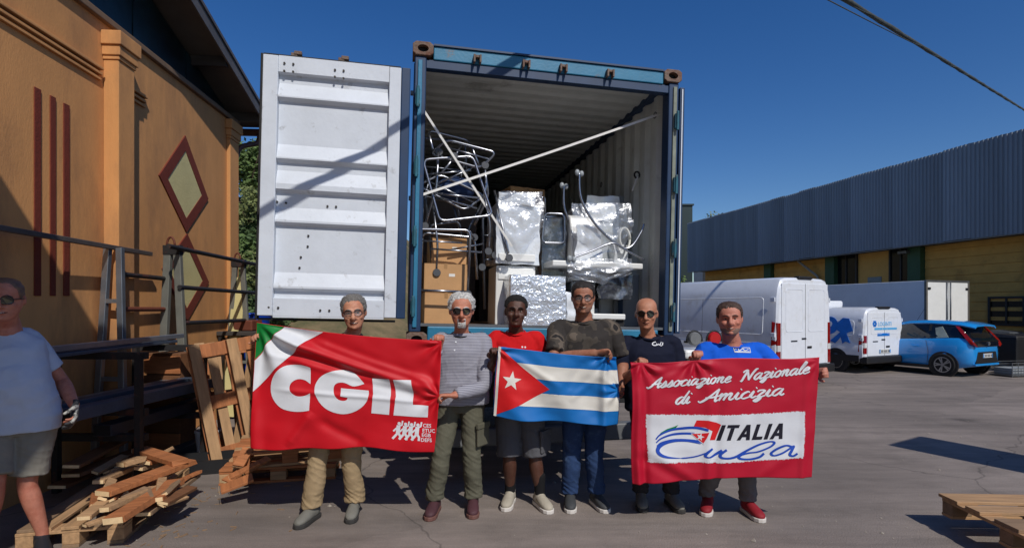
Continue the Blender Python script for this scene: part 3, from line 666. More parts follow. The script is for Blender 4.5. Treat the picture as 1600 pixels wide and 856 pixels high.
px_frame('narrow steel frame standing between the boxes and the white cabinets', [('front_hoop', [(330,760,.5), (322,380,.5), (370,370,.52), (366,560,.52)], .012, False), ('rear_leg', [(245,690,.55), (262,440,.55), (320,330,.6)], .012, False), ('cross_bar', [(322,460,.5), (368,464,.52)], .009, False), ('cross_bar', [(322,560,.5), (366,558,.52)], .009, False)], chromed, ((372,542,.5), (320,590,.48)))
px_frame('steel frame tipped sideways between the pile and the white cabinets', [('front_hoop', [(370,280,.42), (430,545,.42), (405,480,.45), (385,400,.5)], .011, False), ('rear_leg', [(135,600,.36), (140,500,.34), (122,340,.36)], .011, False), ('cross_bar', [(190,520,.4), (325,495,.42)], .009, False)], chrome, ((136,612,.35), (430,552,.41)))
# blue folded blanket between the frames
b = MB(); b.ellipsoid((0,0,0), (.2,.16,.12), 18, 10)
t = cthing('blue_bundle', 'dark blue cloth bundle tucked among the tube frames', 'bundle', .42, .62, FZ+1.33); o = b.build('cloth', M('navy_cloth', srgb(36,58,98), .85, bump=.5, bscale=12), t, smooth='all')
# white wrapped cabinets in the middle
def rough_box(b, x0, x1, y0, y1, z0, z1, amp=.012, n=9, seed=0):   # a wrapped box: subdivided, bulging and crumpled
    c = Vector(((x0+x1)/2, (y0+y1)/2, (z0+z1)/2)); hs = Vector(((x1-x0)/2, (y1-y0)/2, (z1-z0)/2))
    for ax in range(3):
        for sg in (-1, 1):
            rows = []
            for i in range(n+1):
                row = []
                for j in range(n+1):
                    p = Vector((0,0,0)); p[ax] = sg; p[(ax+1) % 3] = -1+2*i/n; p[(ax+2) % 3] = -1+2*j/n
                    rr = .06; q = Vector([max(-1+rr, min(1-rr, v)) for v in p]); dd = p-q; p = q+(dd.normalized()*rr if dd.length > 1e-6 else dd)
                    w = Vector((p.x*hs.x, p.y*hs.y, p.z*hs.z)); nz = noise.noise_vector(w*9+Vector((seed, 0, 0)))
                    row.append(c+w+nz*amp)
                rows.append(row)
            b.sheet(rows, None)
    return b
def wrapped(name, label, cat, x, y, z, w, d, h, mat, rz=0, amp=.012, group=None):
    t = cthing(name, label, cat, x, y, z, rz, group)
    rough_box(MB(), 0, w, 0, d, .0, h, amp, 12, random.random()*50).build('wrapping', mat, t, smooth=50)
    return t
xa = CL(776, 400, .5).x; xb = CL(841, 400, .5).x
zt = CL(800, 415, .5).z
lo = cthing('white_cabinet', 'white cabinet with grey handles standing in the middle of the load', 'cabinet', xa, .52, FZ)
MB().bx(0, xb-xa-.02, 0, .5, 0, zt-FZ).build('carcass', wht, lo, bevel=.012)
MB().bx(.02, xb-xa-.04, -.012, -.001, .45, zt-FZ-.02).build('door_panel', wht, lo, bevel=.006)
MB().bx((xb-xa)*.62, (xb-xa)*.66, -.03, -.013, .9, 1.05).build('handle', wgrey, lo, bevel=.004)
wl_ = wrapped('wrapped_unit', 'white unit under crumpled clear sheet on top of the white cabinet', 'appliance', xa-.02, .45, zt+.012, xb-xa+.03, .5, CL(800, 318, .45).z-zt-.012, wrapw, R(3), .014)
MB().bx(.03, xb-xa-.02, -.014, -.003, .03, .1).build('shelf_lip', wht, wl_, bevel=.004)
hz = CL(800, 300, .45).z
tl = wrapped('wrapped_pillow', 'puffed clear plastic bag lying on the white wrapped unit', 'bag', xa+.0, .46, hz-.13, .36, .34, .13, wrapw, R(-5), .02)
x1 = CL(795, 470, .3).x; x2 = CL(883, 470, .3).x; z2 = CL(840, 430, .3).z
wrapped('foil_box', 'square box wrapped in silvery bubble film at the container sill', 'box', x1, .24, FZ, x2-x1, .4, z2-FZ, wrapf, R(2), .010)
x1 = CL(850, 400, .55).x; x2 = CL(888, 400, .55).x; zb = FZ; z2 = CL(868, 335, .55).z
dk = wrapped('wrapped_chair', 'dark seat wrapped in clear film with a bright frame, behind the silvery box', 'chair', x1, .66, zb, x2-x1, .4, z2-zb, wrapd, R(-6), .02)
MB().tube(fillet([(.0,-.03,z2-zb-.28), (.02,-.03,z2-zb+.02), (x2-x1-.03,-.03,z2-zb+.02), (x2-x1-.02,-.03,z2-zb-.28)], .05, closed=True), .011, 8, closed=True).build('chair_frame', chrome, dk, smooth='all')
MB().tube(fillet([(-.02,.02,z2-zb-.2), (.0,.04,z2-zb+.2), (.03,.06,z2-zb+.2), (.05,.06,z2-zb-.2)], .03), .009, 8).build('chair_frame', chrome, dk, smooth='all')
# bed board with the white machine, right
zb = CL(930, 418, .35).z; xa = CL(862, 415, .35).x; xb = CL(1003, 415, .35).x
bd = cthing('bed_board', 'white board carrying the white machine at the right of the load', 'bed', xa, .32, zb)
MB().bx(0, xb-xa, 0, 1.2, 0, .055).build('board', wht, bd, bevel=.01)
for (x, y) in ((.12, .25), (xb-xa-.16, .25), (.12, 1.05), (xb-xa-.16, 1.05)): MB().bx(x, x+.04, y+.1, y+.14, FZ-zb, -.001).build('leg', M('leg_dark_grey', srgb(80,84,88), .5), bd, bevel=.006)
MB().bx(.02, xb-xa-.02, .5, .54, FZ-zb+.12, FZ-zb+.19).build('cross_rail', wgrey, bd, bevel=.006)
cab = cthing('grey_cabinet', 'grey metal cabinet standing under the white board', 'cabinet', CL(938, 470, .75).x, .78, FZ)
wC = CL(985, 470, .75).x-CL(938, 470, .75).x
MB().bx(0, wC+.12, 0, .4, 0, zb-FZ-.02).build('carcass', wgrey, cab, bevel=.01)
MB().bx(.01, wC*.55, -.012, -.001, .05, zb-FZ-.06).build('door', wgrey, cab, bevel=.004)
MB().bx(wC*.62, wC*.78, -.01, -.001, .05, zb-FZ-.06).build('door', dblue, cab, bevel=.004)
MB().bx(wC*.42, wC*.5, -.02, -.0125, .45, .49).build('lock', rubber, cab)
wrapped('film_bundle', 'crumpled clear film hanging under the white board', 'film', CL(893, 440, .3).x, .42, zb-.12, .30, .25, .115, film, 0, .03)
# low trolley base at the sill, right
tb = cthing('trolley_base', 'low white trolley base with black casters at the right of the sill', 'trolley', CL(925, 500, .25).x, .24, FZ+.05)
MB().bx(0, .34, 0, .35, .03, .085).build('deck', wht, tb, bevel=.01)
for x, y in ((.04, .05), (.30, .05), (.04, .3), (.30, .3)): lathe(MB(), [(.02,-.012), (.045,-.012), (.048,0), (.045,.012), (.02,.012)], 14, 'y', (x, y, -.001)).build('caster', rubber, tb, smooth=True)
# machine: slanted white panel with domed back, film over it
mz = zb+.056
ma = cthing('white_machine', 'slant fronted white medical machine partly under film on the board', 'machine', CL(893, 400, .5).x, .50, mz)
w_ = CL(965, 400, .5).x-CL(893, 400, .5).x; h_ = CL(900, 330, .5).z-mz
MB().prism([(0,0), (.42,0), (.42,h_*.8), (.24,h_), (.10,h_*.92), (.02,h_*.5)], lambda u, v: (0, u, v), lambda u, v: (w_*.62, u, v)).build('housing', wht, ma, bevel=.015)
MB().prism([(.06,0), (.42,0), (.42,h_*1.1), (.18,h_*1.1)], lambda u, v: (w_*.64, u, v), lambda u, v: (w_*1.0, u, v)).build('side_unit', wgrey, ma, bevel=.012)
MB().bx(w_*.05, w_*.55, .06, .075, h_*.62, h_*.66).build('trim_line', wgrey, ma)
wrapped('film_wrapped_box', 'white box under shiny film behind the slanted machine', 'box', CL(925, 330, .8).x, .95, mz, .36, .35, CL(940, 305, .9).z-mz, wrapw, R(-6), .02)
cr = cthing('grey_carton', 'plain grey box at the back right of the white board', 'box', CL(955, 330, 1.2).x, 1.22, mz+.0)
MB().bx(0, .3, 0, .3, 0, CL(960, 305, 1.2).z-mz).build('body', wgrey, cr, bevel=.01)
MB().bx(-.004, .304, -.004, .304, .30, .33).build('lid_band', wht, cr)
wrapped('film_wrapped_monitor', 'bulky white unit under crumpled film at the front of the white board', 'machine', CL(900, 400, .4).x, .40, mz, .26, .09, CL(900, 352, .4).z-mz, wrapw, R(-8), .03)
wrapped('film_bale', 'loose bale of shiny film over the white machine', 'film', CL(918, 345, .55).x, .60, mz+h_*.9, .34, .3, .16, wrapw, R(10), .035)
wrapped('film_wrapped_stand', 'film wrapped stand leaning at the right end of the white board', 'stand', CL(962, 380, .45).x, .48, mz, .16, .2, .20, wrapw, R(14), .03)
wrapped('plastic_wrapped_chest', 'white chest in clear wrap between the cabinets and the white board', 'chest', CL(846, 420, .7).x, 1.12, FZ, .40, .4, 1.22, wrapw, R(4), .015)
cab2 = cthing('pale_cabinet', 'pale steel cabinet under the left half of the white board', 'cabinet', CL(893, 470, .6).x, .62, FZ)
MB().bx(0, .26, 0, .4, 0, zb-FZ-.13).build('carcass', wgrey, cab2, bevel=.01); MB().bx(.01, .25, -.012, -.001, .05, zb-FZ-.16).build('door', wht, cab2, bevel=.004); MB().bx(.2, .22, -.025, -.0125, .45, .55).build('handle', rubber, cab2)
# film loop (coiled hose) and bent poles
cl_ = cthing('coiled_hose', 'coil of pale hose hanging over the right end of the white board', 'hose', CL(978, 372, .4).x, .42, CL(978, 372, .4).z)
MB().tube([(.055*math.cos(a*.35)*(1+.03*(a//18)), .012*(a/18)+.02*math.sin(a*.35), .11*math.sin(a*.35)) for a in range(66)], .011, 7).build('coil', M('pale_hose', srgb(216,216,208), .4), cl_, smooth='all')
def pole(label, pts, d, r=.013):
    P = [CL(px, py, d+dd) for px, py, dd in pts]; o = P[0]
    t = cthing('bent_pole', label, 'pole', o.x, o.y, o.z, 0, 'bent chrome poles on the load')
    MB().tube([p-o for p in crom(P, 8)], r, 9).build('tube', chrome, t, smooth='all')
    a = P[0]-o
    MB().ellipsoid(a+Vector((-.02,0,.0)), (.026,.022,.032), 10, 7).ellipsoid(a+Vector((.024,0,-.008)), (.024,.022,.03), 10, 7).build('clamp_knob', wgrey, t, smooth='all')
pole('long bent chrome pole with a double knob, sweeping down to the right of the load', [(905,270,.0), (908,310,0), (930,350,0), (965,383,0), (985,386,0), (1002,362,.02), (1006,350,.03)], .33)
pole('short bent chrome pole with a knob behind the long one', [(881,290,.0), (881,318,0), (886,338,0), (892,352,.02)], .62)
pole('chrome rail angled over the front of the white machine', [(893,404,.0), (925,392,0), (958,380,0), (980,392,0), (1007,406,0)], .30, .010)
# dark goods filling the rear
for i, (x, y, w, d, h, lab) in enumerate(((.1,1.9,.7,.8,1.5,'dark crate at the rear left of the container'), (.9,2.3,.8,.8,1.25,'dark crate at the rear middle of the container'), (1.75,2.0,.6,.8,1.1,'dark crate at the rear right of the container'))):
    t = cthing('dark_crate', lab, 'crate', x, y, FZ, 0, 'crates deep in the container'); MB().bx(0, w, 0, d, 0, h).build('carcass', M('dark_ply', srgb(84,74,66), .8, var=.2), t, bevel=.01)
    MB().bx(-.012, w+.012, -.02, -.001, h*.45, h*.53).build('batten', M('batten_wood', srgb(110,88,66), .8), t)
# more tangled frames and film over the front of the board
px_frame('crooked chrome frame jammed across the middle of the tube pile', [('front_hoop', [(60,260,.30), (150,215,.30), (330,300,.34), (250,360,.34)], .011, True), ('leg', [(150,215,.30), (205,150,.36), (240,90,.42)], .011, False), ('leg', [(330,300,.34), (352,420,.36), (345,520,.40)], .011, False), ('cross_bar', [(100,240,.30), (290,330,.34)], .008, False)], chrome, ((345,526,.40), (62,262,.28)))
px_frame('dull frame with long legs hanging behind the lowest chrome frame', [('front_hoop', [(120,640,.50), (105,420,.48), (230,405,.50), (248,620,.52)], .011, False), ('leg', [(105,420,.48), (88,300,.46), (120,190,.5)], .011, False), ('leg', [(230,405,.50), (215,300,.5), (250,160,.54)], .011, False), ('cross_bar', [(110,500,.49), (238,495,.51)], .008, False)], chromed, ((120,645,.49),))
def drape(label, px0, px1, py0, py1, d, seed, sag=.03):
    A = CL(px0, py0, d); t = cthing('film_drape', label, 'film', A.x, A.y, A.z, 0, 'film hanging over the load'); rows = []
    for i in range(15):
        row = []
        for k in range(19):
            u, v = k/18, i/14; low_ = 1-.45*abs(u-.5+.2*noise.noise((u*3, seed, 0)))*2*v
            q = CL(px0+(px1-px0)*u, py0+(py1-py0)*v*max(.3, low_), d)-A
            nz = noise.noise_vector((u*7, v*7, seed)); row.append(q+Vector((nz.x*.015, -.02-.03*math.sin(v*3)+nz.y*.035, nz.z*.012)))
        rows.append(row)
    MB().sheet(rows, None).build('film_sheet', film, t, smooth='all')
drape('clear film hanging in folds over the front of the white board', 885, 985, 404, 446, .34, 3)
drape('clear film pulled over the white wrapped unit in the middle', 778, 848, 300, 400, .42, 9)
drape('crumpled film over the slanted white machine', 892, 985, 318, 408, .40, 14)
wrapped('film_wrapped_case', 'tall pale case in cloudy wrap behind the bent poles', 'case', CL(905, 330, .95).x, 1.0, mz, .30, .3, CL(915, 322, 1.0).z-mz, wrapw, R(8), .02)
wrapped('cloudy_bundle', 'cloudy plastic bundle wedged under the right half of the white board', 'bundle', CL(938, 440, .5).x, .50, zb-.30, .34, .22, .26, wrapd, R(-5), .03)
wrapped('pale_sack', 'pale sack standing beside the low trolley base', 'sack', CL(886, 480, .4).x, .42, FZ, .26, .2, .34, wrapw, R(12), .03)
# straps
strapm = M('strap_white', srgb(224,222,216), .7, var=.06, scale=20)
def strap(label, p0, p1, w, sag=.0, knots=0):
    a = CL(*p0); b_ = CL(*p1); t = cthing('lashing_strap', label, 'strap', a.x, a.y, a.z, 0, 'lashing straps across the container')
    d = b_-a; n_ = 14; rows = [[], []]; ax = d.normalized(); wv = Vector((0,1,0)).cross(ax).normalized()*w/2
    P = [d*(i/n_)+Vector((0,0,-sag*math.sin(math.pi*i/n_))) for i in range(n_+1)]
    b = MB()
    for i in range(n_):
        b.hexa([P[i]-wv, P[i+1]-wv, P[i+1]-wv+Vector((0,.004,0)), P[i]-wv+Vector((0,.004,0)), P[i]+wv, P[i+1]+wv, P[i+1]+wv+Vector((0,.004,0)), P[i]+wv+Vector((0,.004,0))])
    b.build('webbing', strapm, t)
    MB().bx(-.02, .02, -.012, .012, -.02, .02).build('hook', steel, t, bevel=.004)
strap('long pale strap stretched diagonally up to the right wall of the container', (642, 310, .13), (1032, 178, .30), .022, .01)
strap('pale strap running down from the upper left post over the tube frames', (645, 146, .12), (800, 385, .28), .020, .0)
t = cthing('strap_end', 'loose strap end hanging on the right wall of the container', 'strap', CW-.06, .78, CL(1018, 285, .7).z, 0)
MB().tube(crom([(0,0,.07), (-.03,-.01,.0), (-.07,-.03,-.09)], 5), .012, 6).build('webbing', strapm, t, smooth='all')
MB().tube([(-.01+.03*math.cos(a*.7), .0, .09+.035*math.sin(a*.7)) for a in range(9)], .01, 6, closed=True).build('ring', rubber, t, smooth='all')

# ------------------------------------------------------------ vehicles (local frame: x forward, y left, z up, rear at x = 0)
vwhite = M('van_white', srgb(224,228,234), .3, var=.04, coat=.6, col2=srgb(196,192,184), c2lo=.55, c2hi=.8, c2scale=2.2)
vgrey = M('truck_white', srgb(206,212,218), .4, var=.05, scale=2)
vblue = M('car_blue', srgb(30,140,214), .25, var=.04, coat=.9)
trim = M('trim_black', srgb(26,26,28), .55, var=.15)
glass = M('car_glass', srgb(18,22,28), .05, var=.1, coat=.5)
tred = M('lamp_red', srgb(128,14,14), .15, var=.15, coat=.6)
tclear = M('lamp_clear', srgb(206,206,204), .2, coat=.6)
alloy = M('alloy', srgb(170,172,176), .3, metal=.8)
platem = M('plate_white', srgb(200,200,196), .5)
dkt = M('plate_ink', srgb(30,34,44), .6)
def place(o, px, Y, beta, hw):
    left_ = Vector((-math.cos(beta), -math.sin(beta), 0)); rl = Vector(((px-CX)/F*Y, Y, 0)); p = rl-left_*hw
    o.location = (p.x, p.y, -.18); o.rotation_euler = (0, 0, math.pi/2+beta)
def hull(stations):    # each: (x, [half profile (y, z) from bottom centre to top centre])
    rows = []
    for x, pr in stations:
        rows.append([(x, y, z) for y, z in pr]+[(x, -y, z) for y, z in reversed(pr[1:-1])])
    return MB().rings(rows)
def plate(parent, x, y, z, w=.5, h=.11):
    p = MB().bx(x-.012, x-.002, y-w/2, y+w/2, z-h/2, z+h/2).build('number_plate', platem, parent, bevel=.003)
    MB().bx(x-.0135, x-.0125, y+w/2-.045, y+w/2-.004, z-h/2+.004, z+h/2-.004).bx(x-.0135, x-.0125, y-w/2+.004, y-w/2+.045, z-h/2+.004, z+h/2-.004).build('plate_band', vblue, p)
    xx = y+w/2-.08
    for k in range(7):
        MB().bx(x-.0135, x-.0125, xx-.03, xx, z-h*.28, z+h*.28).build('character', dkt, p); xx -= .05 if k not in (1, 4) else .07
def arch(parent, x, y, z, r, side):
    MB().cyl((x, y-side*.05, z), (x, y+side*.004, z), r*1.16, 28).build('wheel_arch', trim, parent)

def van(label, L, hw, H, zf=.38, small=False):
    t = thing('panel_van', label, 'van')
    zb = 1.1 if not small else .92
    def prof(wl, wu, zsh, zr, zf_, zb_): return [(0,zf_), (wl*.95,zf_), (wl,zf_+.1), (wl,zb_-.14), (wl-.012,zb_-.10), (wl-.012,zb_-.04), (wl,zb_), (wu,zsh), (wu-.035,zsh+(zr-zsh)*.45), (wu-.12,zr-.04), (wu-.28,zr), (0,zr+.02)]
    k = H/2.5
    S = [(0, prof(hw-.05, hw-.10, H*.82, H-.06, zf+.05, zb)), (.04, prof(hw-.012, hw-.06, H*.83, H-.015, zf, zb)), (.12, prof(hw, hw-.05, H*.83, H, zf, zb)), (L*.60, prof(hw, hw-.05, H*.83, H+.01, zf, zb)),
         (L*.69, prof(hw, hw-.07, H*.80, H-.05, zf, zb)), (L*.77, prof(hw, hw-.10, H*.74, H-.22, zf, zb)), (L*.89, prof(hw, hw-.14, zb+.12, zb+.28, zf, zb-.02)), (L*.97, prof(hw-.06, hw-.2, zb-.05, zb+.08, zf, zb-.12)), (L, prof(hw-.18, hw-.3, zb-.2, zb-.1, zf+.05, zb-.25))]
    hull(S).build('body', vwhite, t, smooth=32, bevel=.0)
    sy = lambda z: hw-.05*max(0, (z-zb)/(H*.83-zb))
    # windscreen and cab windows
    MB().hexa([(L*.775,-hw+.16,H-.25), (L*.885,-hw+.2,zb+.31), (L*.885,hw-.2,zb+.31), (L*.775,hw-.16,H-.25), (L*.785,-hw+.16,H-.22), (L*.895,-hw+.2,zb+.34), (L*.895,hw-.2,zb+.34), (L*.785,hw-.16,H-.22)]).build('windscreen', glass, t)
    for s in (1, -1):
        w = MB().prism([(L*.66, zb+.06), (L*.86, zb+.06), (L*.76, H*.74), (L*.66, H*.76)], lambda u, v: (u, s*(sy(v)-.03), v), lambda u, v: (u, s*(sy(v)+.006), v)).build('side_window', glass, t)
        MB().tube(fillet([(L*.655, s*(sy(zb+.1)+.0), zb-.7), (L*.655, s*(sy(H*.78)), H*.79)], .02), .006, 6).build('door_gap', trim, t)
        mr = MB().bx(L*.84, L*.88, min(s*hw, s*(hw+.22)), max(s*hw, s*(hw+.22)), zb+.12, zb+.45).build('door_mirror', trim, t, bevel=.03)
        # stamped load panel
        x0, x1, z0, z1 = (.35, L*.60, zb+.10, H*.82) if not small else (.28, L*.5, zb+.12, H*.80)
        MB().tube(fillet([(x0, s*(sy(z0)-.002), z0), (x1, s*(sy(z0)-.002), z0), (x1, s*(sy(z1)-.002), z1), (x0, s*(sy(z1)-.002), z1)], .08, closed=True), .012, 6, closed=True).build('panel_bead', vwhite, t, smooth='all')
        MB().bx(.12, L*.93, s*hw-.012, s*hw+.012, zf-.02, zf+.16).build('sill_trim', trim, t, bevel=.008)
        zc = .34*k if not small else .31
        for xw in (L*.17 if not small else .78, L*.80):
            arch(t, xw, s*hw, zc, zc, s); wheel(t, (xw, s*(hw-.10), zc), zc, .22, 'y', s, alloy if not small else alloy, 0)
        # tail lamp standing on the rear corner
        z0, z1 = (zf+.14, zb+.36) if not small else (zf+.20, zb+.12)
        tl_ = MB().hexa([(-.006, s*(hw-.15), z0), (-.006, s*(hw-.03), z0), (.15, s*(hw+.008), z0+.06), (.15, s*(hw-.2), z0+.06), (-.006, s*(hw-.15), z1), (-.006, s*(hw-.05), z1), (.12, s*(hw+.0), z1+.03), (.12, s*(hw-.2), z1+.03)]).build('tail_lamp', tred, t, bevel=.012)
        zc1 = z0+(z1-z0)*.34
        MB().hexa([(-.010, s*(hw-.14), zc1), (-.010, s*(hw-.04), zc1), (.05, s*(hw-.012), zc1), (.05, s*(hw-.18), zc1), (-.010, s*(hw-.14), zc1+.13), (-.010, s*(hw-.04), zc1+.13), (.05, s*(hw-.012), zc1+.13), (.05, s*(hw-.18), zc1+.13)]).build('lamp_lens', tclear, tl_)
        # hinges of the rear doors
        for zz in (zb+.05, H*.78): MB().bx(.03, .14, s*(hw-.015), s*(hw+.016), zz, zz+.1).build('rear_hinge', vwhite, t, bevel=.01)
    # rear doors
    dz0, dz1 = zf+.14, H-.13
    for s in (1, -1):
        ya, yb = sorted((s*.006, s*(hw-.165)))
        d = MB().bx(-.016, .0, ya, yb, dz0, dz1).build('rear_door', vwhite, t, bevel=.012)
        yc, yd = sorted((s*.10, s*(hw-.30)))
        MB().tube(fillet([(-.016, yc, zb+.16), (-.016, yd, zb+.16), (-.016, yd, H-.26), (-.016, yc, H-.26)], .07, closed=True), .007, 6, closed=True).build('panel_bead', vwhite, d, smooth='all')
    MB().bx(-.0125, -.003, -.0055, .0055, dz0, dz1).build('door_seam', trim, t)
    for s in (1, -1):
        for xs_ in ((L*.36, L*.655) if not small else (L*.38, L*.62)):
            MB().tube([(xs_, s*(sy(zf+.2)-.001), zf+.18), (xs_, s*(sy(zb)-.001), zb-.15), (xs_, s*(sy(zb)-.001), zb), (xs_, s*(sy(H*.82)-.001), H*.82)], .0045, 5).build('door_seam', trim, t)
        MB().bx(L*.42, L*.46, min(s*(hw-.01), s*(hw+.022)), max(s*(hw-.01), s*(hw+.022)), zb-.2, zb-.15).build('slide_handle', trim, t, bevel=.006)
    MB().bx(-.024, -.0165, -.02, .14, zb-.02, zb+.02).build('maker_badge', dkt, t, bevel=.006)
    MB().bx(-.03, -.017, -.22, -.06, zb-.22, zb-.17).build('door_handle', trim, t, bevel=.008)
    MB().bx(-.022, -.0165, .30, .52, zb-.06, zb-.03).build('model_script', dkt, t)
    bp = MB().bx(-.10, .12, -hw+.01, hw-.01, zf-.06, zf+.13).build('rear_bumper', trim, t, bevel=.03)
    MB().bx(-.03, .10, -.25, .25, H-.03, H+.035).build('roof_lamp', trim, t, bevel=.02)
    plate(t, -.018 if small else -.10, -.0 if small else .1, zb-.32 if small else zf+.04)
    return t
bv = van('tall white panel van parked behind the man in blue, tail lamps to the yard', 5.7, 1.0, 2.46)
place(bv, 1213, 11.9, R(29), 1.0)
sv = van('small white delivery van with blue bow decal and roof cooling unit', 4.4, .9, 1.80, .34, True)
place(sv, 1349, 14.9, R(25), .9)
# roof cooling unit, bow decal and lettering on the small van
MB().bx(1.5, 2.2, -.5, .5, 1.81, 2.02).build('cooling_unit', vwhite, sv, bevel=.06, seg=3)
dec = M('decal_blue', srgb(20,110,200), .4); dec2 = M('decal_light_blue', srgb(90,170,220), .4)
def side_shape(poly, mat, name, lift):
    z_ = lambda v: .9-.05*max(0, (v-.92)/(1.494-.92))
    MB().prism(poly, lambda u, v: (u, z_(v)+lift-.02, v), lambda u, v: (u, z_(v)+lift, v)).build(name, mat, sv)
circ = lambda cx, cz, r, n=18: [(cx+r*math.cos(2*math.pi*i/n), cz+r*math.sin(2*math.pi*i/n)) for i in range(n)]
side_shape(circ(.98, 1.30, .25), dec, 'bow_decal', .010); side_shape(circ(1.0, 1.34, .09), vwhite, 'bow_decal_hole', .013)
side_shape([(.30,1.16), (.42,1.50), (.60,1.52), (.74,1.40), (.78,1.18), (.56,1.06)], dec, 'bow_decal', .0115)
side_shape([(.62,1.15), (.95,.86), (.80,.80), (.70,.90), (.56,1.1)], dec, 'bow_decal', .014); side_shape([(.5,1.15), (.36,.82), (.50,.86), (.58,.80), (.68,1.1)], dec, 'bow_decal', .016)
def text_part(txt, size, mat, parent, name, mtx, ext=.002, bold=0, shear=0, align='LEFT'):
    cu = bpy.data.curves.new(name, 'FONT'); cu.body = txt; cu.size = size; cu.extrude = ext; cu.offset = bold; cu.shear = shear; cu.align_x = align; cu.resolution_u = 3
    o = bpy.data.objects.new(name, cu); COL.objects.link(o)
    me = bpy.data.meshes.new_from_object(o.evaluated_get(bpy.context.evaluated_depsgraph_get())); bpy.data.objects.remove(o)
    me.materials.clear(); me.materials.append(mat)
    n = bpy.data.objects.new(name, me); COL.objects.link(n); n.parent = parent; n.matrix_local = mtx; return n
# rear face frame: reading from the left edge (y = +) to the right
rear = lambda x, y, z: Matrix(((0, 0, -1, x), (-1, 0, 0, y), (0, 1, 0, z), (0, 0, 0, 1)))
text_part('LOGINTI', .155, dec2, sv, 'lettering', rear(-.0185, .30, 1.30), bold=.002)
for k in range(6):
    a = k*math.pi/3; MB().bx(-.0205, -.0165, .44+.055*math.cos(a)-.035, .44+.055*math.cos(a)+.035, 1.36+.055*math.sin(a)-.035, 1.36+.055*math.sin(a)+.035).build('emblem_petal', dec, sv)
MB().bx(-.0205, -.0165, -.55, .45, 1.19, 1.25).build('lettering_band', dec2, sv)
MB().bx(-.0205, -.0165, -.22, .32, 1.02, 1.10).build('lettering_band', dec, sv)
# box truck
bt = thing('box_truck', 'white box truck parked beside the warehouse wall, rear doors shut', 'truck')
place(bt, 1446, 17.3, R(20), 1.02)
MB().bx(0, 4.3, -1.02, 1.02, .75, 2.66).build('cargo_box', vgrey, bt, bevel=.015)
for (y0, y1, z0, z1) in ((-1.03, 1.03, 2.62, 2.68), (-1.03, 1.03, .72, .80)): MB().bx(-.035, .03, y0, y1, z0, z1).build('rear_frame', steel, bt)
for s in (1, -1):
    MB().bx(-.034, .03, min(s*.96, s*1.03), max(s*.96, s*1.03), .801, 2.619).build('rear_frame', M('frame_brown', srgb(96,92,86), .6), bt)
    ya, yb = sorted((s*.02, s*.955))
    d = MB().bx(-.03, -.002, ya, yb, .81, 2.61).build('rear_door', wht, bt, bevel=.008)
    for yy in (.09,): MB().cyl((-.05, s*yy, .8), (-.05, s*yy, 2.62), .02, 8).build('locking_rod', steel, d, smooth='all')
    for zz in (1.1, 2.38): MB().bx(-.05, -.031, *sorted((s*.84, s*.955)), zz, zz+.07).build('door_hinge', trim, d)
    for xx in (.8, 3.4): wheel(bt, (xx, s*.85, .36), .36, .26, 'y', s, rimw)
MB().bx(.1, 5.6, -.6, .6, .45, .74).build('chassis', trim, bt)
MB().prism([(4.4,.5), (5.9,.5), (5.95,1.1), (5.6,1.35), (5.2,2.1), (4.4,2.15)], lambda u, v: (u, -.95, v), lambda u, v: (u, .95, v)).build('cab', vwhite, bt, bevel=.05)
MB().bx(-.06, .0, -.95, .95, .42, .55).build('rear_bumper', trim, bt, bevel=.01)
# blue hatchback
bc = thing('hatchback_car', 'bright blue small hatchback with black tailgate parked at the right', 'car')
place(bc, 1517, 14.0, R(25), .74)
def cprof(hw, zb_, zt): return [(0,zb_), (hw*.86,zb_), (hw*.97,zb_+.10), (hw,zb_+(zt-zb_)*.42), (hw*.985,zb_+(zt-zb_)*.62), (hw*.955,zt-.07), (hw*.90,zt-.01), (0,zt)]
hull([(0, cprof(.52,.40,.88)), (.03, cprof(.63,.33,.95)), (.12, cprof(.73,.27,1.0)), (.3, cprof(.79,.22,1.02)), (.55, cprof(.81,.20,1.01)), (.9, cprof(.80,.20,.985)), (1.7, cprof(.785,.20,.94)), (2.5, cprof(.80,.20,.90)), (2.95, cprof(.79,.20,.84)), (3.25, cprof(.72,.24,.72)), (3.42, cprof(.58,.32,.60)), (3.46, cprof(.42,.38,.52))]).build('body', vblue, bc, smooth=45)
def gprof(wb, wt, zb_, zt): return [(0,zb_), (wb,zb_), (wb*.94+wt*.06,zb_+(zt-zb_)*.2), (wt+.03,zt-.07), (wt-.02,zt-.015), (wt-.14,zt+.005), (0,zt+.02)]
hull([(.10, gprof(.60,.52,.93,1.03)), (.28, gprof(.66,.53,.95,1.30)), (.42, gprof(.69,.55,.95,1.38)), (.9, gprof(.71,.58,.94,1.42)), (1.5, gprof(.71,.57,.92,1.41)), (1.85, gprof(.71,.55,.90,1.34)), (2.45, gprof(.69,.55,.86,.92))]).build('greenhouse', glass, bc, smooth=45)
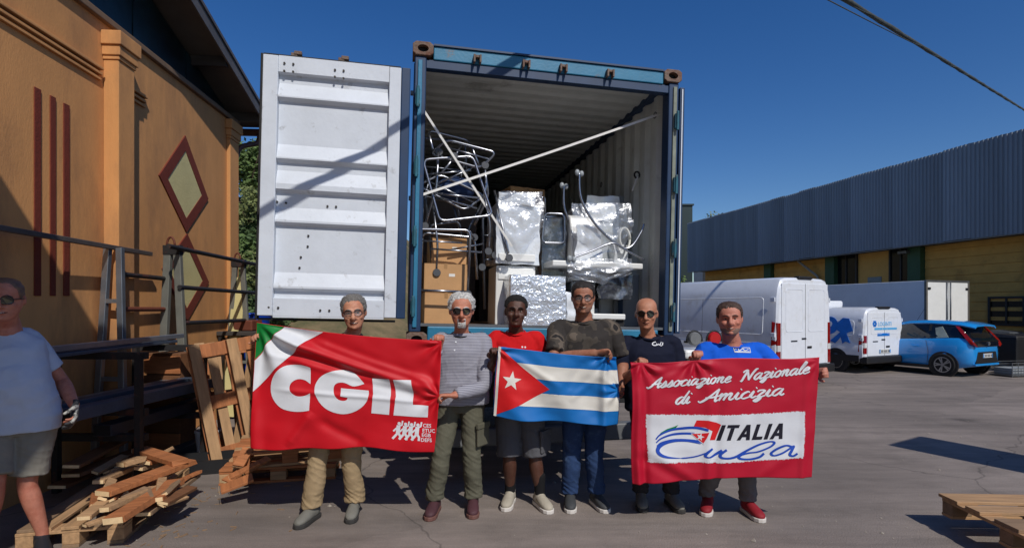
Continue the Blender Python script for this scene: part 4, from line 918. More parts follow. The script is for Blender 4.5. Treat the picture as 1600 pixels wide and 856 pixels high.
# roof skin with spoiler
rr_ = []
for x, w, z in ((.02,.50,1.335), (.10,.535,1.36), (.30,.575,1.405), (.6,.60,1.435), (1.1,.605,1.452), (1.6,.585,1.43), (1.88,.565,1.36)):
    rr_.append([(x, -w, z-.055), (x, -w*.86, z), (x, -w*.4, z+.018), (x, 0, z+.022), (x, w*.4, z+.018), (x, w*.86, z), (x, w, z-.055), (x, w*.98, z-.085), (x, w*.8, z-.03), (x, 0, z-.01), (x, -w*.8, z-.03), (x, -w*.98, z-.085)])
MB().rings(rr_).build('roof', vblue, bc, smooth=45)
for s in (1, -1):
    sy = lambda z, x=1.0: .71-.105*max(0, (z-.95)/.42)
    MB().prism([(.95,.97), (1.02,.97), (1.0,1.36), (.94,1.36)], lambda u, v: (u, s*(sy(v)-.02), v), lambda u, v: (u, s*(sy(v)+.006), v)).build('door_pillar', trim, bc)
    MB().prism([(1.85,.92), (2.42,.90), (1.86,1.33), (1.78,1.34)], lambda u, v: (u, s*(sy(v)-.03), v), lambda u, v: (u, s*(sy(v)+.004), v)).build('front_pillar', vblue, bc) if False else None
    MB().prism([(.52,1.02), (.80,.99), (.86,1.26), (.70,1.30)], lambda u, v: (u, s*(sy(v)-.02), v), lambda u, v: (u, s*(sy(v)+.008), v)).build('quarter_window', M('window_painted_bright', srgb(150,160,150), .1, var=.3, scale=5), bc)  # pale colour paints in the brightness seen through this glass
    xw0, xw1 = .60, 2.94
    for xw in (xw0, xw1): arch(bc, xw, s*.80, .30, .30, s); wheel(bc, (xw, s*.735, .30), .30, .18, 'y', s, alloy, 5)
    MB().bx(.95, 2.6, s*.80-.03, s*.80+.004, .19, .27).build('sill_trim', trim, bc)
    # boomerang tail lamp
    L_ = [(.36, .615, 1.31), (.22, .665, 1.14), (.10, .69, .99), (.015, .66, .86), (-.004, .56, .80)]
    tb_ = MB(); 
    tb_.rings([[(x-.035, s*(y-w), z), (x-.05, s*(y+.0), z-.01), (x+.02, s*(y+.025), z), (x+.05, s*(y-.02), z+.01)] for (x, y, z), w in zip(L_, (.03,.07,.10,.12,.05))])
    tb_.build('tail_lamp', tred, bc, smooth=40)
    MB().tube([(1.2, s*.795, .76), (1.36, s*.795, .765)], .014, 6).build('door_handle', vblue, bc)
    MB().tube(fillet([(.98, s*.802, .30), (.95, s*.802, .62), (1.02, s*.778, .93)], .05), .005, 5).build('door_gap', trim, bc)
    MB().bx(1.95, 2.05, min(s*.72, s*.90), max(s*.72, s*.90), .93, 1.05).build('door_mirror', vblue, bc, bevel=.03)
MB().hexa([(.06,-.56,.93), (-.012,-.50,.78), (-.012,.50,.78), (.06,.56,.93), (.16,-.58,1.05), (-.05,-.5,.94), (-.05,.5,.94), (.16,.58,1.05)]).build('tailgate', glass, bc, bevel=.015)
MB().prism([(-.52,.36), (.52,.36), (.42,.66), (-.42,.66)], lambda u, v: (-.018, u, v), lambda u, v: (.05, u, v)).build('bumper_insert', trim, bc, bevel=.01)
plate(bc, -.02, 0, .56, .46, .11)
MB().bx(-.03, .06, -.56, .56, .30, .355).build('rear_skirt', vblue, bc, bevel=.015)
MB().cyl((-.062, 0, .87), (-.045, 0, .87), .045, 16).build('maker_badge', alloy, bc)
MB().tube([(1.5, .3, 1.44), (1.25, .32, 1.85)], .004, 5).build('aerial', trim, bc)

# machine with hoop guards standing in front of the tall van
mc = thing('garden_machine', 'black and white machine with two hoop guards, one red, beside the tall van', 'machine', (W3(1092, 483, 8.6).x, 8.6, GZ(8.6)), (0, 0, R(8)))
MB().bx(-.34, .34, -.25, .25, .28, .86).build('engine_box', trim, mc, bevel=.04)
MB().bx(-.36, .36, -.28, .28, .861, 1.0).build('white_cowl', wht, mc, bevel=.04)
redp = M('machine_red', srgb(180,26,26), .35, var=.1, coat=.4)
for x, mt, nm in ((-.15, M('guard_grey', srgb(110,112,112), .5), 'grey_guard'), (.17, redp, 'red_guard')):
    g_ = lathe(MB(), [(.001,-.05), (.085,-.05), (.105,-.02), (.105,.03), (.001,.04)], 22, 'y', (x, -.15, 1.16)).build(nm, mt, mc, smooth=40)
    MB().tube([(x+.125*math.cos(a), -.15, 1.12+.14*math.sin(a)*1.15) for a in [math.pi*i/14 for i in range(15)]], .014, 7).build('hoop', trim, g_, smooth='all')
MB().bx(.02, .1, -.30, -.282, .84, .95).build('red_lever', redp, mc, bevel=.01)
for x in (-.3, .3):
    wheel(mc, (x, 0, .2), .2, .12, 'x', -1 if x < 0 else 1, rimw)
# black bins and a low wire crate by the warehouse
def bin_(px, Y, label, h=.95, w=.58, mt=None):
    p = W3(px, 483, Y); t = thing('waste_bin', label, 'bin', (p.x, Y, -.18), (0, 0, R(15)), 'bins by the warehouse wall')
    MB().hexa([(-w*.42,-w*.42,.06), (w*.42,-w*.42,.06), (w*.42,w*.42,.06), (-w*.42,w*.42,.06), (-w/2,-w/2,h), (w/2,-w/2,h), (w/2,w/2,h), (-w/2,w/2,h)]).build('bin_body', mt or trim, t, bevel=.03)
    MB().hexa([(-w*.53,-w*.53,h+.002), (w*.53,-w*.53,h+.002), (w*.53,w*.53,h+.002), (-w*.53,w*.53,h+.002), (-w*.45,-w*.45,h+.07), (w*.45,-w*.45,h+.07), (w*.45,w*.45,h+.12), (-w*.45,w*.45,h+.12)]).build('lid', mt or trim, t, bevel=.02)
    for x in (-.2, .2): wheel(t, (x, w*.4, .1), .1, .05, 'x', 1 if x > 0 else -1, rimw, n=16)
bin_(1572, 17.0, 'dark grey wheeled bin against the warehouse behind the blue car', 1.0, .6, M('bin_grey', srgb(60,64,68), .5))
bin_(1582, 15.6, 'black wheeled bin right of the blue car near the warehouse', .95)
bin_(1612, 15.5, 'black wheeled bin at the right edge beside the warehouse', .95)
p = W3(1592, 483, 14.6); wc = thing('wire_crate', 'low grey wire crate on the ground at the right edge', 'crate', (p.x, 14.6, -.18), (0, 0, R(10)))
MB().bx(-.6, .9, -.3, .3, .03, .05).build('base', steel, wc)
for k in range(5):
    z = .08+k*.07; MB().tube([(-.6,-.3,z), (.9,-.3,z), (.9,.3,z), (-.6,.3,z)], .009, 5, closed=True).build('wire', steel, wc)
for k in range(9): MB().cyl((-.6+k*.1875, -.3, .0), (-.6+k*.1875, -.3, .38), .009, 5).build('upright_wire', steel, wc)
MB().bx(-.5, .8, -.24, .24, .051, .22).build('grey_liner', wgrey, wc, bevel=.01)

# ------------------------------------------------------------ timber and racks
def woodmat(name, c, v=.2): return M(name, srgb(*c), .75, var=v, scale=3, stretch=(1,9,9), bump=.15, bscale=14)
wood1 = woodmat('pine_orange', (166,104,62), .3); wood2 = woodmat('pine_pale', (172,136,98), .28); wood3 = woodmat('pine_weathered', (138,112,86)); wood4 = woodmat('old_brown_wood', (112,74,46))
endm = M('end_grain', srgb(226,196,150), .8, var=.15, scale=30)
def pallet(label, mats, L=1.2, Wd=.8, group=None, skip=()):
    t = thing('wooden_pallet', label, 'pallet', group=group); H = .144
    for k, y in enumerate((-Wd/2+.06, -Wd/4+.01, 0, Wd/4-.01, Wd/2-.06)):
        if k in skip: continue
        w = (.145, .10, .145, .10, .145)[k]*Wd/.8*.92; j = random.uniform(-.006, .006)
        MB().bx(-L/2+j, L/2+j, y-w/2, y+w/2, .122, .144).build('deck_board', mats[k % len(mats)], t, bevel=.003)
    for x in (-L/2+.0725, 0, L/2-.0725):
        MB().bx(x-.07, x+.07, -Wd/2, Wd/2, .100, .1215).build('stringer_board', mats[0], t, bevel=.003)
        for y in (-Wd/2+.05, 0, Wd/2-.05):
            MB().bx(x-.068, x+.068, y-.05, y+.05, .0225, .0995).build('block', mats[-1], t, bevel=.004)
    for y in (-Wd/2+.05, 0, Wd/2-.05): MB().bx(-L/2, L/2, y-.05, y+.05, 0, .022).build('bottom_board', mats[1 % len(mats)], t, bevel=.003)
    return t
# right foreground pallet on two bearers
rp = pallet('weathered pallet lying in the right foreground', [wood2, wood2, wood3], 1.2, 1.1)
rp.location = (3.70, 3.43, .088); rp.rotation_euler = (0, 0, R(-3))
for yy in (3.2, 3.62):
    t = thing('timber_bearer', 'rough timber bearer under the %s half of the right foreground pallet' % ('near' if yy < 3.4 else 'far'), 'timber', (3.9, yy, 0), group='bearers under the right pallet')
    MB().bx(-.3, .5, -.045, .045, 0, .0875).build('timber', wood3, t, bevel=.006)
    MB().bx(.5005, .502, -.044, .044, .001, .0865).build('end_face', endm, t)
# pallet with broken planks on the left
a0 = Vector((-2.62, 3.70, 0)); a1 = Vector((-2.98, 5.10, 0)); ax = (a1-a0).normalized(); ang = math.atan2(ax.y, ax.x)
lp_ = pallet('low pallet under the heap of broken planks', [wood2, wood3, wood2], 1.4, .62)
c = (a0+a1)/2+Vector((-ax.y, ax.x, 0))*.31; lp_.location = (c.x, c.y, 0); lp_.rotation_euler = (0, 0, ang)
def plank(label, x0, y0, z0, x1, y1, z1, w, th, mat, roll=0, group='loose planks heaped on the left pallet', name='plank'):
    p0 = Vector((x0, y0, z0)); p1 = Vector((x1, y1, z1)); d = p1-p0; L = d.length
    t = thing(name, label, 'plank', p0, group=group); q = d.to_track_quat('Y', 'Z'); t.rotation_euler = (q@Euler((0, roll, 0)).to_quaternion()).to_euler()
    b = MB(); n = 5; rows = []
    for i in range(n+1):
        y = L*i/n; wob = .004*noise.noise((i*1.7, L, x0)); e = .012*noise.noise((x0*9, i, 3)) if i in (0, n) else 0
        rows.append([(-w/2+wob, y+e, -th/2), (w/2+wob, y-e, -th/2), (w/2+wob, y+e*2, th/2), (-wob-w/2, y-e, th/2)])
    b.rings(rows); o = b.build('board', mat, t, bevel=.003)
    k = len(rows[0])
    MB().bx(-w/2+.003, w/2-.003, -.0125, -.0115, -th/2+.003, th/2-.003).build('sawn_end', endm, t)
    return t
cols_ = ['orange', 'pale', 'grey-brown', 'dark brown']; ms = [wood1, wood2, wood3, wood4]
desc = [('longest orange plank on top of the heap', 0), ('orange plank nearest the yard side of the heap', 0), ('thin pale plank wedged under the top orange plank', 1), ('short orange board across the back of the heap', 0), ('weathered plank along the outer edge of the pallet', 2), ('dark brown board under the heap on the left', 3),
        ('pale offcut poking out at the near end of the heap', 1), ('short pale board lying crosswise in the heap', 1), ('brown board leaning at the back left of the heap', 3), ('orange batten in the middle of the heap', 0), ('long dark plank behind the heap', 3), ('short orange block on the far end of the heap', 0), ('narrow pale lath on the near corner of the pallet', 1)]
def PG(px, py, z): # point at height z on the sight line
    Y = F*(CH-z)/(py-HZ); return W3(px, py, Y)
segs = [((162,770),(298,720),.30,.13,.04), ((178,812),(275,752),.24,.13,.045), ((165,795),(240,762),.26,.07,.035), ((218,702),(282,722),.34,.12,.04), ((225,802),(304,742),.17,.10,.03), ((112,742),(225,700),.24,.16,.03),
        ((132,808),(180,770),.22,.08,.03), ((190,725),(222,716),.32,.12,.04), ((90,760),(200,712),.16,.14,.03), ((150,790),(235,748),.21,.06,.04), ((112,728),(216,674),.34,.12,.03), ((228,722),(262,712),.30,.1,.035), ((135,820),(195,798),.19,.05,.02)]
for (lab, mi), ((x0, y0), (x1, y1), z, w, th) in zip(desc, segs):
    p = PG(x0, y0, z); q = PG(x1, y1, z+random.uniform(-.02, .03)); plank(lab, *p, *q, w, th, ms[mi], random.uniform(-.12, .12))
for k in range(12):
    p = PG(random.uniform(130, 250), random.uniform(730, 795), random.uniform(.18, .27)); a = R(random.uniform(72, 130)); l = random.uniform(.25, .6)
    plank(['short pale splintered lath in the heap, piece %s' % w for w in ('nearest the man', 'by the corner block', 'below the top plank', 'at the far end', 'under the batten', 'on the outer edge', 'on the inner edge', 'across the middle', 'beside the dark board', 'at the near corner', 'between the orange planks', 'standing slightly up')][k],
          p.x, p.y, p.z, p.x+math.cos(a)*l, p.y+math.sin(a)*l, p.z+random.uniform(-.03, .05), random.uniform(.03, .08), random.uniform(.015, .03), random.choice(ms[:3]), random.uniform(-.5, .5))
where = ['under the far end of the top plank', 'on the crest of the heap', 'beside the corner block', 'poking out towards the yard', 'behind the crest', 'at the left flank', 'close to the rack foot', 'low at the near side', 'tilted on the far flank', 'flat on the deck', 'against the dark board', 'next to the pale offcut', 'pointing at the container', 'deep in the middle', 'half under the batten', 'at the outer corner']
for k in range(16):
    p = PG(random.uniform(120, 285), random.uniform(715, 800), random.uniform(.17, .27)); a = R(random.uniform(74, 128)); l = random.uniform(.2, .5)
    if p.y < 3.85: p.y = 3.85
    plank('broken %s piece %s' % (['red-brown', 'pale', 'grey', 'dark'][k % 4], where[k]), p.x, p.y, p.z, p.x+math.cos(a)*l, p.y+math.sin(a)*l, p.z+random.uniform(-.02, .03), random.uniform(.05, .10), random.uniform(.018, .035), ms[k % 4], random.uniform(-.6, .6))
# upright pallets leaning beside the rack
up = []
def upright(label, px, Y, lean, turn, L=1.22, tiltside=0):
    t = pallet(label, [wood1, wood2, wood1], L, .8, 'upright pallets by the rack')
    # stand on its short end: local x becomes up
    m = Matrix.Rotation(turn, 3, 'Z')@Matrix.Rotation(tiltside, 3, 'Y')@Matrix.Rotation(lean, 3, 'X')@Matrix(((0,1,0), (0,0,-1), (-1,0,0)))
    m = m@Matrix.Rotation(math.pi, 3, 'Y')@Matrix.Rotation(0, 3, 'X')
    t.rotation_euler = m.to_euler(); p = W3(px, 483, Y); t.location = (p.x, Y, L/2*abs(math.cos(lean))+.015+abs(math.sin(tiltside))*.38); return t
upright('upright orange pallet leaning beside the flag with open slats', 380, 5.75, R(-8), R(38), 1.22, R(-9))
upright('second upright pallet leaning behind the first one', 374, 6.15, R(-12), R(30), 1.22, R(-4))
upright('third upright pallet half hidden behind the red flag', 425, 5.9, R(-10), R(-12), 1.0, R(4))
sp = pallet('low splintered pallet stack piece behind the flag at the left', [wood1, wood1, wood2], 1.0, .8); sp.location = (-2.22, 5.42, .0); sp.rotation_euler = (0, 0, R(12))
sp2 = pallet('upper orange pallet lying askew on the splintered one behind the flag', [wood1, wood2, wood1], .95, .8); sp2.location = (-2.18, 5.44, .146); sp2.rotation_euler = (0, 0, R(20))
for k, (px, py, qx, qy) in enumerate(((352,752,392,728), (345,765,395,745), (380,738,420,715), (360,745,405,722), (372,728,388,700))):
    p = PG(px, py, .10+.03*k if k < 4 else .2); q = PG(qx, qy, .16+.04*k)
    plank('orange splintered slat sticking out left of the flag, %s' % ('lowest', 'widest', 'highest and farthest', 'middle one', 'one standing up')[k], *p, *q, (.09,.13,.08,.07,.1)[k], .022, wood1, .2, 'splintered slats by the flag')
# steel A-frame racks
rackm = M('rack_grey', srgb(122,122,114), .5, metal=.3, var=.15, scale=6); rackd = M('rack_black', srgb(38,36,36), .6, var=.3, col2=srgb(92,48,34), c2lo=.55, c2hi=.7, c2scale=8); alum = M('alu_rail', srgb(150,156,164), .35, metal=.75)
def aframe(t, c, h, sp_, mat, w=.075, rungs=True, name='leg'):
    # legs spread across the line of sight
    for s in (-1, 1): MB().beam((c[0]+s*sp_, c[1]+.0, 0), (c[0]+s*.05, c[1], h), w, w*.7, up=(0,1,0)).build(name, mat, t, bevel=.006)
    MB().bx(c[0]-.10, c[0]+.10, c[1]-.035, c[1]+.035, h-.10, h+.01).build('head_plate', rackd, t, bevel=.006)
    if rungs:
        for z in (h*.35, h*.55): 
            k = sp_*(1-z/h)+.05*z/h; MB().beam((c[0]-k, c[1], z), (c[0]+k, c[1], z), .04, .04).build('brace', mat, t)
    MB().tube([(c[0]+.045*math.cos(a*.314), c[1]-.04, h+.0+.10*math.sin(a*.314)) for a in range(11)], .012, 7).build('lifting_eye', M('eye_rust', srgb(104,52,34), .7), t, smooth='all')
ra = thing('steel_rack', 'grey steel A-frame rack with black arms by the ochre wall', 'rack', (0,0,0))
n_, f_ = (-3.88, 6.3), (-4.02, 8.1)
aframe(ra, n_, 2.30, .16, rackm, .082); aframe(ra, f_, 2.30, .20, rackm, .07)
for z, e in ((2.27, .28), (1.83, .05), (1.42, .0)):
    d_ = Vector((f_[0]-n_[0], f_[1]-n_[1], 0)).normalized()
    p = Vector((n_[0]+.10, n_[1], z))-d_*e; q = Vector((f_[0]+.10, f_[1], z))+d_*.35
    MB().tube([p, q], .026, 10).build('long_arm', rackd, ra, smooth=True)
rb = thing('steel_stand', 'galvanised ladder-like stand against the ochre wall left of the grey rack', 'rack', (0,0,0))
for s in (-1, 1):
    MB().beam((-3.92+s*.15, 5.35, 0), (-3.92+s*.06, 5.42, 2.18), .06, .05, up=(0,1,0)).build('leg', alum, rb, bevel=.005)
MB().beam((-4.0, 5.40, 1.66), (-3.84, 5.40, 1.66), .04, .04).build('rung', alum, rb); MB().beam((-4.03, 5.38, .9), (-3.81, 5.38, .9), .04, .04).build('rung', alum, rb)
MB().beam((-4.0, 6.1, 2.19), (-3.78, 3.2, 2.19), .04, .045).build('top_rail', M('rail_dull', srgb(110,100,94), .5, metal=.5), rb, bevel=.006)
for z, m_ in ((1.93, rackd), (1.58, M('eye_rust', srgb(104,52,34)))): MB().tube([(-3.9, 5.45, z), (-3.97, 6.3, z)], .025, 8).build('side_arm', m_, rb, smooth=True)
for z in (1.66, .9):
    MB().beam((-3.84, 3.6, 0), (-3.84, 3.6, 2.15), .06, .05).build('far_leg', alum, rb) if z > 1 else None
# long bars and profiles on the racks
def bar(label, p, q, w, h, mat, grp='metal profiles stored along the wall'):
    p = Vector(p); q = Vector(q); t = thing('metal_profile', label, 'metal bar', p, group=grp); d = q-p
    b = MB()
    t.rotation_euler = d.to_track_quat('Y', 'Z').to_euler(); L = d.length
    b.bx(-w/2, w/2, 0, L, -h/2, h/2); b.build('section', mat, t, bevel=.004)
    MB().bx(-w/2+.008, w/2-.008, -.0015, -.0003, -h/2+.008, h/2-.008).build('hollow_end', rubber, t)
gal = M('galvanised', srgb(164,172,184), .35, metal=.75, var=.15); gal2 = M('galvanised_blueish', srgb(96,112,134), .4, metal=.6, var=.2)
bar('bright galvanised profile on top of the upper bundle', (-3.50,3.95,1.275), (-3.70,6.15,1.285), .07, .045, gal)
bar('second bright profile of the upper bundle, nearer the wall', (-3.62,3.9,1.265), (-3.82,6.1,1.275), .07, .04, gal)
bar('grey profile under the upper bundle', (-3.56,3.85,1.222), (-3.76,6.0,1.232), .22, .03, gal2)
bar('wide blue-grey beam on the lower shelf, nearest the yard', (-3.42,4.2,.765), (-3.36,6.1,.765), .12, .10, gal2)
bar('wide blue-grey beam on the lower shelf, in the middle', (-3.60,4.15,.775), (-3.55,6.05,.775), .12, .12, gal2)
bar('dull beam on the lower shelf against the wall', (-3.78,4.1,.765), (-3.74,6.0,.765), .12, .10, gal)
bar('dark beam low behind the plank heap', (-3.50,4.7,.545), (-3.46,6.3,.545), .16, .10, M('beam_dark', srgb(60,66,78), .45, metal=.5))
bar('dark beam lying on the ground behind the plank heap', (-3.60,4.9,.06), (-3.50,6.6,.06), .14, .12, M('beam_dark', srgb(60,66,78)))
sh = thing('shelf_trestle', 'steel trestle carrying the stored metal profiles', 'trestle', (0,0,0))
for yy in (4.75, 5.75):
    for x in (-3.93, -3.22): MB().beam((x, yy, 0), (x, yy, 1.20), .05, .05).build('post', rackd, sh)
    for z in (.465, .685, 1.175): MB().beam((-3.96, yy+.057, z), (-3.19, yy+.057, z), .06, .06).build('shelf_arm', rackd, sh)
# brown crate behind the rack, bench and blue tub
p = W3(228, 483, 5.9); cr_ = thing('brown_crate', 'brown wooden crate standing behind the steel rack', 'crate', (p.x+.12, 6.0, 0), (0, 0, R(-6)))
MB().bx(-.2, .2, 0, .26, .0, 1.1).build('carcass', wood4, cr_, bevel=.008)
for k in range(5): MB().bx(-.21, .21, -.022, -.002, .04+k*.21, .23+k*.21).build('slat', wood1 if k in (0, 4) else wood4, cr_, bevel=.004)
p = W3(382, 483, 8.2); wbn = thing('work_bench', 'dark workbench with tools under the far end of the rack', 'bench', (p.x, 8.2, 0), (0, 0, R(-4)))
MB().bx(-.25, .4, -.3, .3, 1.20, 1.26).build('bench_top', M('bench_dark', srgb(66,60,56), .8), wbn, bevel=.008)
for x in (-.2, .35):
    for y in (-.25, .25): MB().bx(x-.03, x+.03, y-.03, y+.03, 0, 1.199).build('leg', rackd, wbn)
MB().bx(-.1, .2, -.15, .15, 1.261, 1.42).build('vice', M('eye_rust', srgb(104,52,34)), wbn, bevel=.02)
p = W3(395, 483, 9.4); tu = thing('blue_tub', 'blue plastic tub behind the container door by the hillside', 'tub', (p.x, 9.4, GZ(9.4)))
lathe_rows = [(.22, 0), (.24, .05), (.27, .9), (.30, .95), (.30, 1.0), (.26, 1.0), (.24, .9)]
rows = [[(r*math.cos(2*math.pi*j/24), r*math.sin(2*math.pi*j/24), z+.55) for j in range(24)] for r, z in lathe_rows]
bplas = M('blue_plastic', srgb(20,70,190), .4)
MB().rings(rows).build('tub_body', bplas, tu, smooth=40)
MB().bx(-.3, .3, -.3, .3, 0, .548).build('plinth', wood3, tu, bevel=.01)
MB().tube([(.3*math.cos(2*math.pi*j/24), .3*math.sin(2*math.pi*j/24), 1.56) for j in range(24)], .02, 6, closed=True).build('rim', bplas, tu, smooth='all')
# pale prop board by the far rack end
t = thing('prop_board', 'tall narrow pale board leaning at the far end of the rack', 'board', (W3(368, 483, 8.1).x, 8.05, 1.0), (R(-4), R(3), 0))
MB().bx(-.09, .09, -.015, .015, -.98, 1.05).build('board', cream, t, bevel=.004); MB().bx(-.07, .07, -.02, -.016, -.2, -.1).build('knot_plate', wood3, t)
# stone and odds at the foot of the pallets
t = thing('paint_bucket', 'small white bucket at the foot of the upright pallets', 'bucket', (W3(325, 483, 5.95).x, 5.95, 0))
MB().rings([[(r*math.cos(2*math.pi*j/20), r*math.sin(2*math.pi*j/20), z) for j in range(20)] for r, z in ((.10,0), (.125,.26), (.132,.26), (.132,.28), (.118,.28), (.11,.1))]).build('bucket_body', wht, t, smooth=40)
MB().tube([(.13*math.cos(a*.314), -.02, .25+.1*math.sin(a*.314)) for a in range(11)], .004, 5).build('handle', steel, t)
t = thing('black_tray', 'flat black tray on the ground below the upright pallets', 'tray', (W3(328, 483, 5.45).x, 5.45, 0), (0,0,R(20)))
MB().bx(-.32, .38, -.2, .2, 0, .03).build('base', trim, t); MB().bx(-.32, .38, -.2, -.17, .031, .13).build('front_wall', trim, t); MB().bx(-.32, .38, .17, .2, .031, .13).build('back_wall', trim, t)

# chips, splinters and grit scattered on the yard
rg = random.Random(11); cb_ = MB()
for k in range(110):
    x = -2.7+abs(rg.gauss(0, .45)); y = rg.uniform(3.4, 5.6); a = rg.uniform(0, 6.28); l = rg.uniform(.006, .03); w = rg.uniform(.002, .006); c, s_ = math.cos(a), math.sin(a); h = .002+rg.uniform(.002, .006)
    cb_.hexa([(x-c*l-s_*w, y-s_*l+c*w, .001), (x-c*l+s_*w, y-s_*l-c*w, .001), (x+c*l+s_*w, y+s_*l-c*w, .001), (x+c*l-s_*w, y+s_*l+c*w, .001), (x-c*l-s_*w, y-s_*l+c*w, h), (x-c*l+s_*w, y-s_*l-c*w, h), (x+c*l+s_*w, y+s_*l-c*w, h), (x+c*l-s_*w, y+s_*l+c*w, h)])
tag(cb_.build('wood_chips', wood3), 'wood splinters scattered on the asphalt round the plank heap', 'wood chips', kind='stuff')
gb_ = MB()
for k in range(700):
    y = rg.uniform(2.6, 9.5); x = rg.uniform(-2.6, 8.5); r = rg.uniform(.003, .011)*(1 if rg.random() < .93 else 1.9)
    q = [(rg.uniform(.6, 1.2)*r) for _ in range(6)]
    gb_.add([(x-q[0], y, .002+GZ(y)), (x, y-q[1], .002+GZ(y)), (x+q[2], y, .002+GZ(y)), (x, y+q[3], .002+GZ(y)), (x, y, GZ(y)+q[4])], [(0,1,4), (1,2,4), (2,3,4), (3,0,4)])
tag(gb_.build('grit', M('grit_pale', srgb(150,142,132), .9)), 'loose pale grit and pebbles scattered over the yard', 'grit', kind='stuff')

# ------------------------------------------------------------ people
def vox(b, size, it=4, fac=.5):
    me = b.mesh('tmp'); o = bpy.data.objects.new('tmp', me); COL.objects.link(o)
    md = o.modifiers.new('r', 'REMESH'); md.mode = 'VOXEL'; md.voxel_size = size; md.use_smooth_shade = True
    if it: ms_ = o.modifiers.new('s', 'SMOOTH'); ms_.factor = fac; ms_.iterations = it
    dg = bpy.context.evaluated_depsgraph_get(); dg.update()
    out = bpy.data.meshes.new_from_object(o.evaluated_get(dg)); bpy.data.objects.remove(o); bpy.data.meshes.remove(me); return out
def put(me, name, mats, parent):
    me.materials.clear()
    for m in (mats if isinstance(mats, (list, tuple)) else [mats]): me.materials.append(m)
    me.polygons.foreach_set('use_smooth', [True]*len(me.polygons)); me.name = name
    o = bpy.data.objects.new(name, me); COL.objects.link(o); o.parent = parent; return o
def limb(b, pts, rad, n=16, xref=(1,0,0), sub=4, cap=.8):
    P = crom(pts, sub); k = len(pts)
    rad = [r if isinstance(r, tuple) else (r, r) for r in rad]
    Rr = [Vector((*r, 0)) for r in crom([Vector((a, c, 0)) for a, c in rad], sub)]
    xref = Vector(xref); rows = []
    def ring(p, t, a, c):
        u = xref-t*xref.dot(t); u = u.normalized() if u.length > .05 else t.orthogonal().normalized(); w = t.cross(u)
        return [p+u*a*math.cos(2*math.pi*j/n)+w*c*math.sin(2*math.pi*j/n) for j in range(n)]
    T = [(P[min(i+1, len(P)-1)]-P[max(i-1, 0)]).normalized() for i in range(len(P))]
    r0 = min(Rr[0].x, Rr[0].y)*.8; r1 = min(Rr[-1].x, Rr[-1].y)*cap
    for s in (.95, .75, .4): rows.append(ring(P[0]-T[0]*r0*s, T[0], Rr[0].x*math.sqrt(1-s*s), Rr[0].y*math.sqrt(1-s*s)))
    for p, t, r in zip(P, T, Rr): rows.append(ring(p, t, r.x, r.y))
    for s in (.4, .75, .95): rows.append(ring(P[-1]+T[-1]*r1*s, T[-1], Rr[-1].x*math.sqrt(1-s*s), Rr[-1].y*math.sqrt(1-s*s)))
    b.rings(rows)
def spow(v, e): return math.copysign(abs(v)**e, v)
def lerp_tab(tab, z):
    if z <= tab[0][0]: return tab[0][1:]
    for a, c in zip(tab, tab[1:]):
        if z <= c[0]:
            t = (z-a[0])/(c[0]-a[0]); return tuple(x+(y-x)*t for x, y in zip(a[1:], c[1:]))
    return tab[-1][1:]
HEAD = [(-.120,.012,-.072,-.045), (-.115,.028,-.082,-.03), (-.102,.043,-.089,-.005), (-.08,.055,-.091,.025), (-.05,.0635,-.092,.055), (-.02,.069,-.091,.076), (.0,.072,-.088,.086), (.022,.0745,-.094,.093), (.045,.0755,-.093,.098), (.07,.073,-.086,.097), (.092,.064,-.070,.085), (.108,.050,-.050,.066), (.118,.032,-.030,.044), (.122,.012,-.008,.018)]
def hpt(z, a, wide=1.0, jaw=1.0):   # a = angle from the front
    hw, yf, yb = lerp_tab(HEAD, z); hw *= wide*(jaw if z < -.03 else 1+(jaw-1)*max(0, min(1, (.02-z)/.05)))
    cy = (yf+yb)/2; hy = (yb-yf)/2
    x = hw*spow(math.sin(a), .88); y = cy-hy*spow(math.cos(a), .88)
    if y < cy: y += .011*math.exp(-((abs(x)-.032)/.017)**2-((z-.001)/.013)**2)
    return Vector((x, y, z))
def displace(me, f):
    me.update()
    ns = [v.normal.copy() for v in me.vertices]
    for v, n in zip(me.vertices, ns): v.co += n*f(v.co, n)
    me.update()
def hair_shell(mask, T, nz=.004, zlo=-.115, zhi=.122, seed=0, wide=1, jaw=1, sc=42, strands=0, slen=.02):
    b = MB(); rows = []; N = 64; K = 46; c = Vector((0, .01, .015))
    for i in range(K+1):
        z = zlo+(zhi-zlo)*i/K; row = []
        for j in range(N):
            a = -math.pi+2*math.pi*j/N; p = hpt(z, a, wide, jaw); m = mask(a, z, p); m = max(0, min(1, m))
            d = (p-c); th = -.010+(T+.010)*m
            if m > .3: th += nz*noise.noise(p*sc+Vector((seed, 0, 0)))+nz*.6*noise.noise(p*sc*2.3)
            row.append(p+d.normalized()*th)
        rows.append(row)
    b.rings(rows)
    rs = random.Random(int(seed*100)+int(T*1e4)); made = 0
    for _ in range(6000):          # short locks standing on the shell
        if made >= strands: break
        i = rs.randrange(2, K-1); k = rs.randrange(N); z = zlo+(zhi-zlo)*i/K; a = -math.pi+2*math.pi*k/N
        if mask(a, z, hpt(z, a, wide, jaw)) < .9: continue
        p = rows[i][k]; nrm = (p-c).normalized(); comb = Vector((rs.uniform(-.6,.6), .5*(1 if p.y > -.02 else .2)+rs.uniform(-.5,.5), rs.uniform(-.6,.3))); d = (nrm*rs.uniform(.1,.5)+comb*.9).normalized()
        w = d.cross(nrm).normalized()*rs.uniform(.0012, .0024); L = slen*rs.uniform(.5, 1.1); p = p-nrm*.003; e = p+d*L*.6+nrm*.002; f = p+d*L-nrm*.002
        b.add([p-w, p+w, e+w*.8, e-w*.8, f], [(0,1,2,3), (3,2,4)]); made += 1
    return b
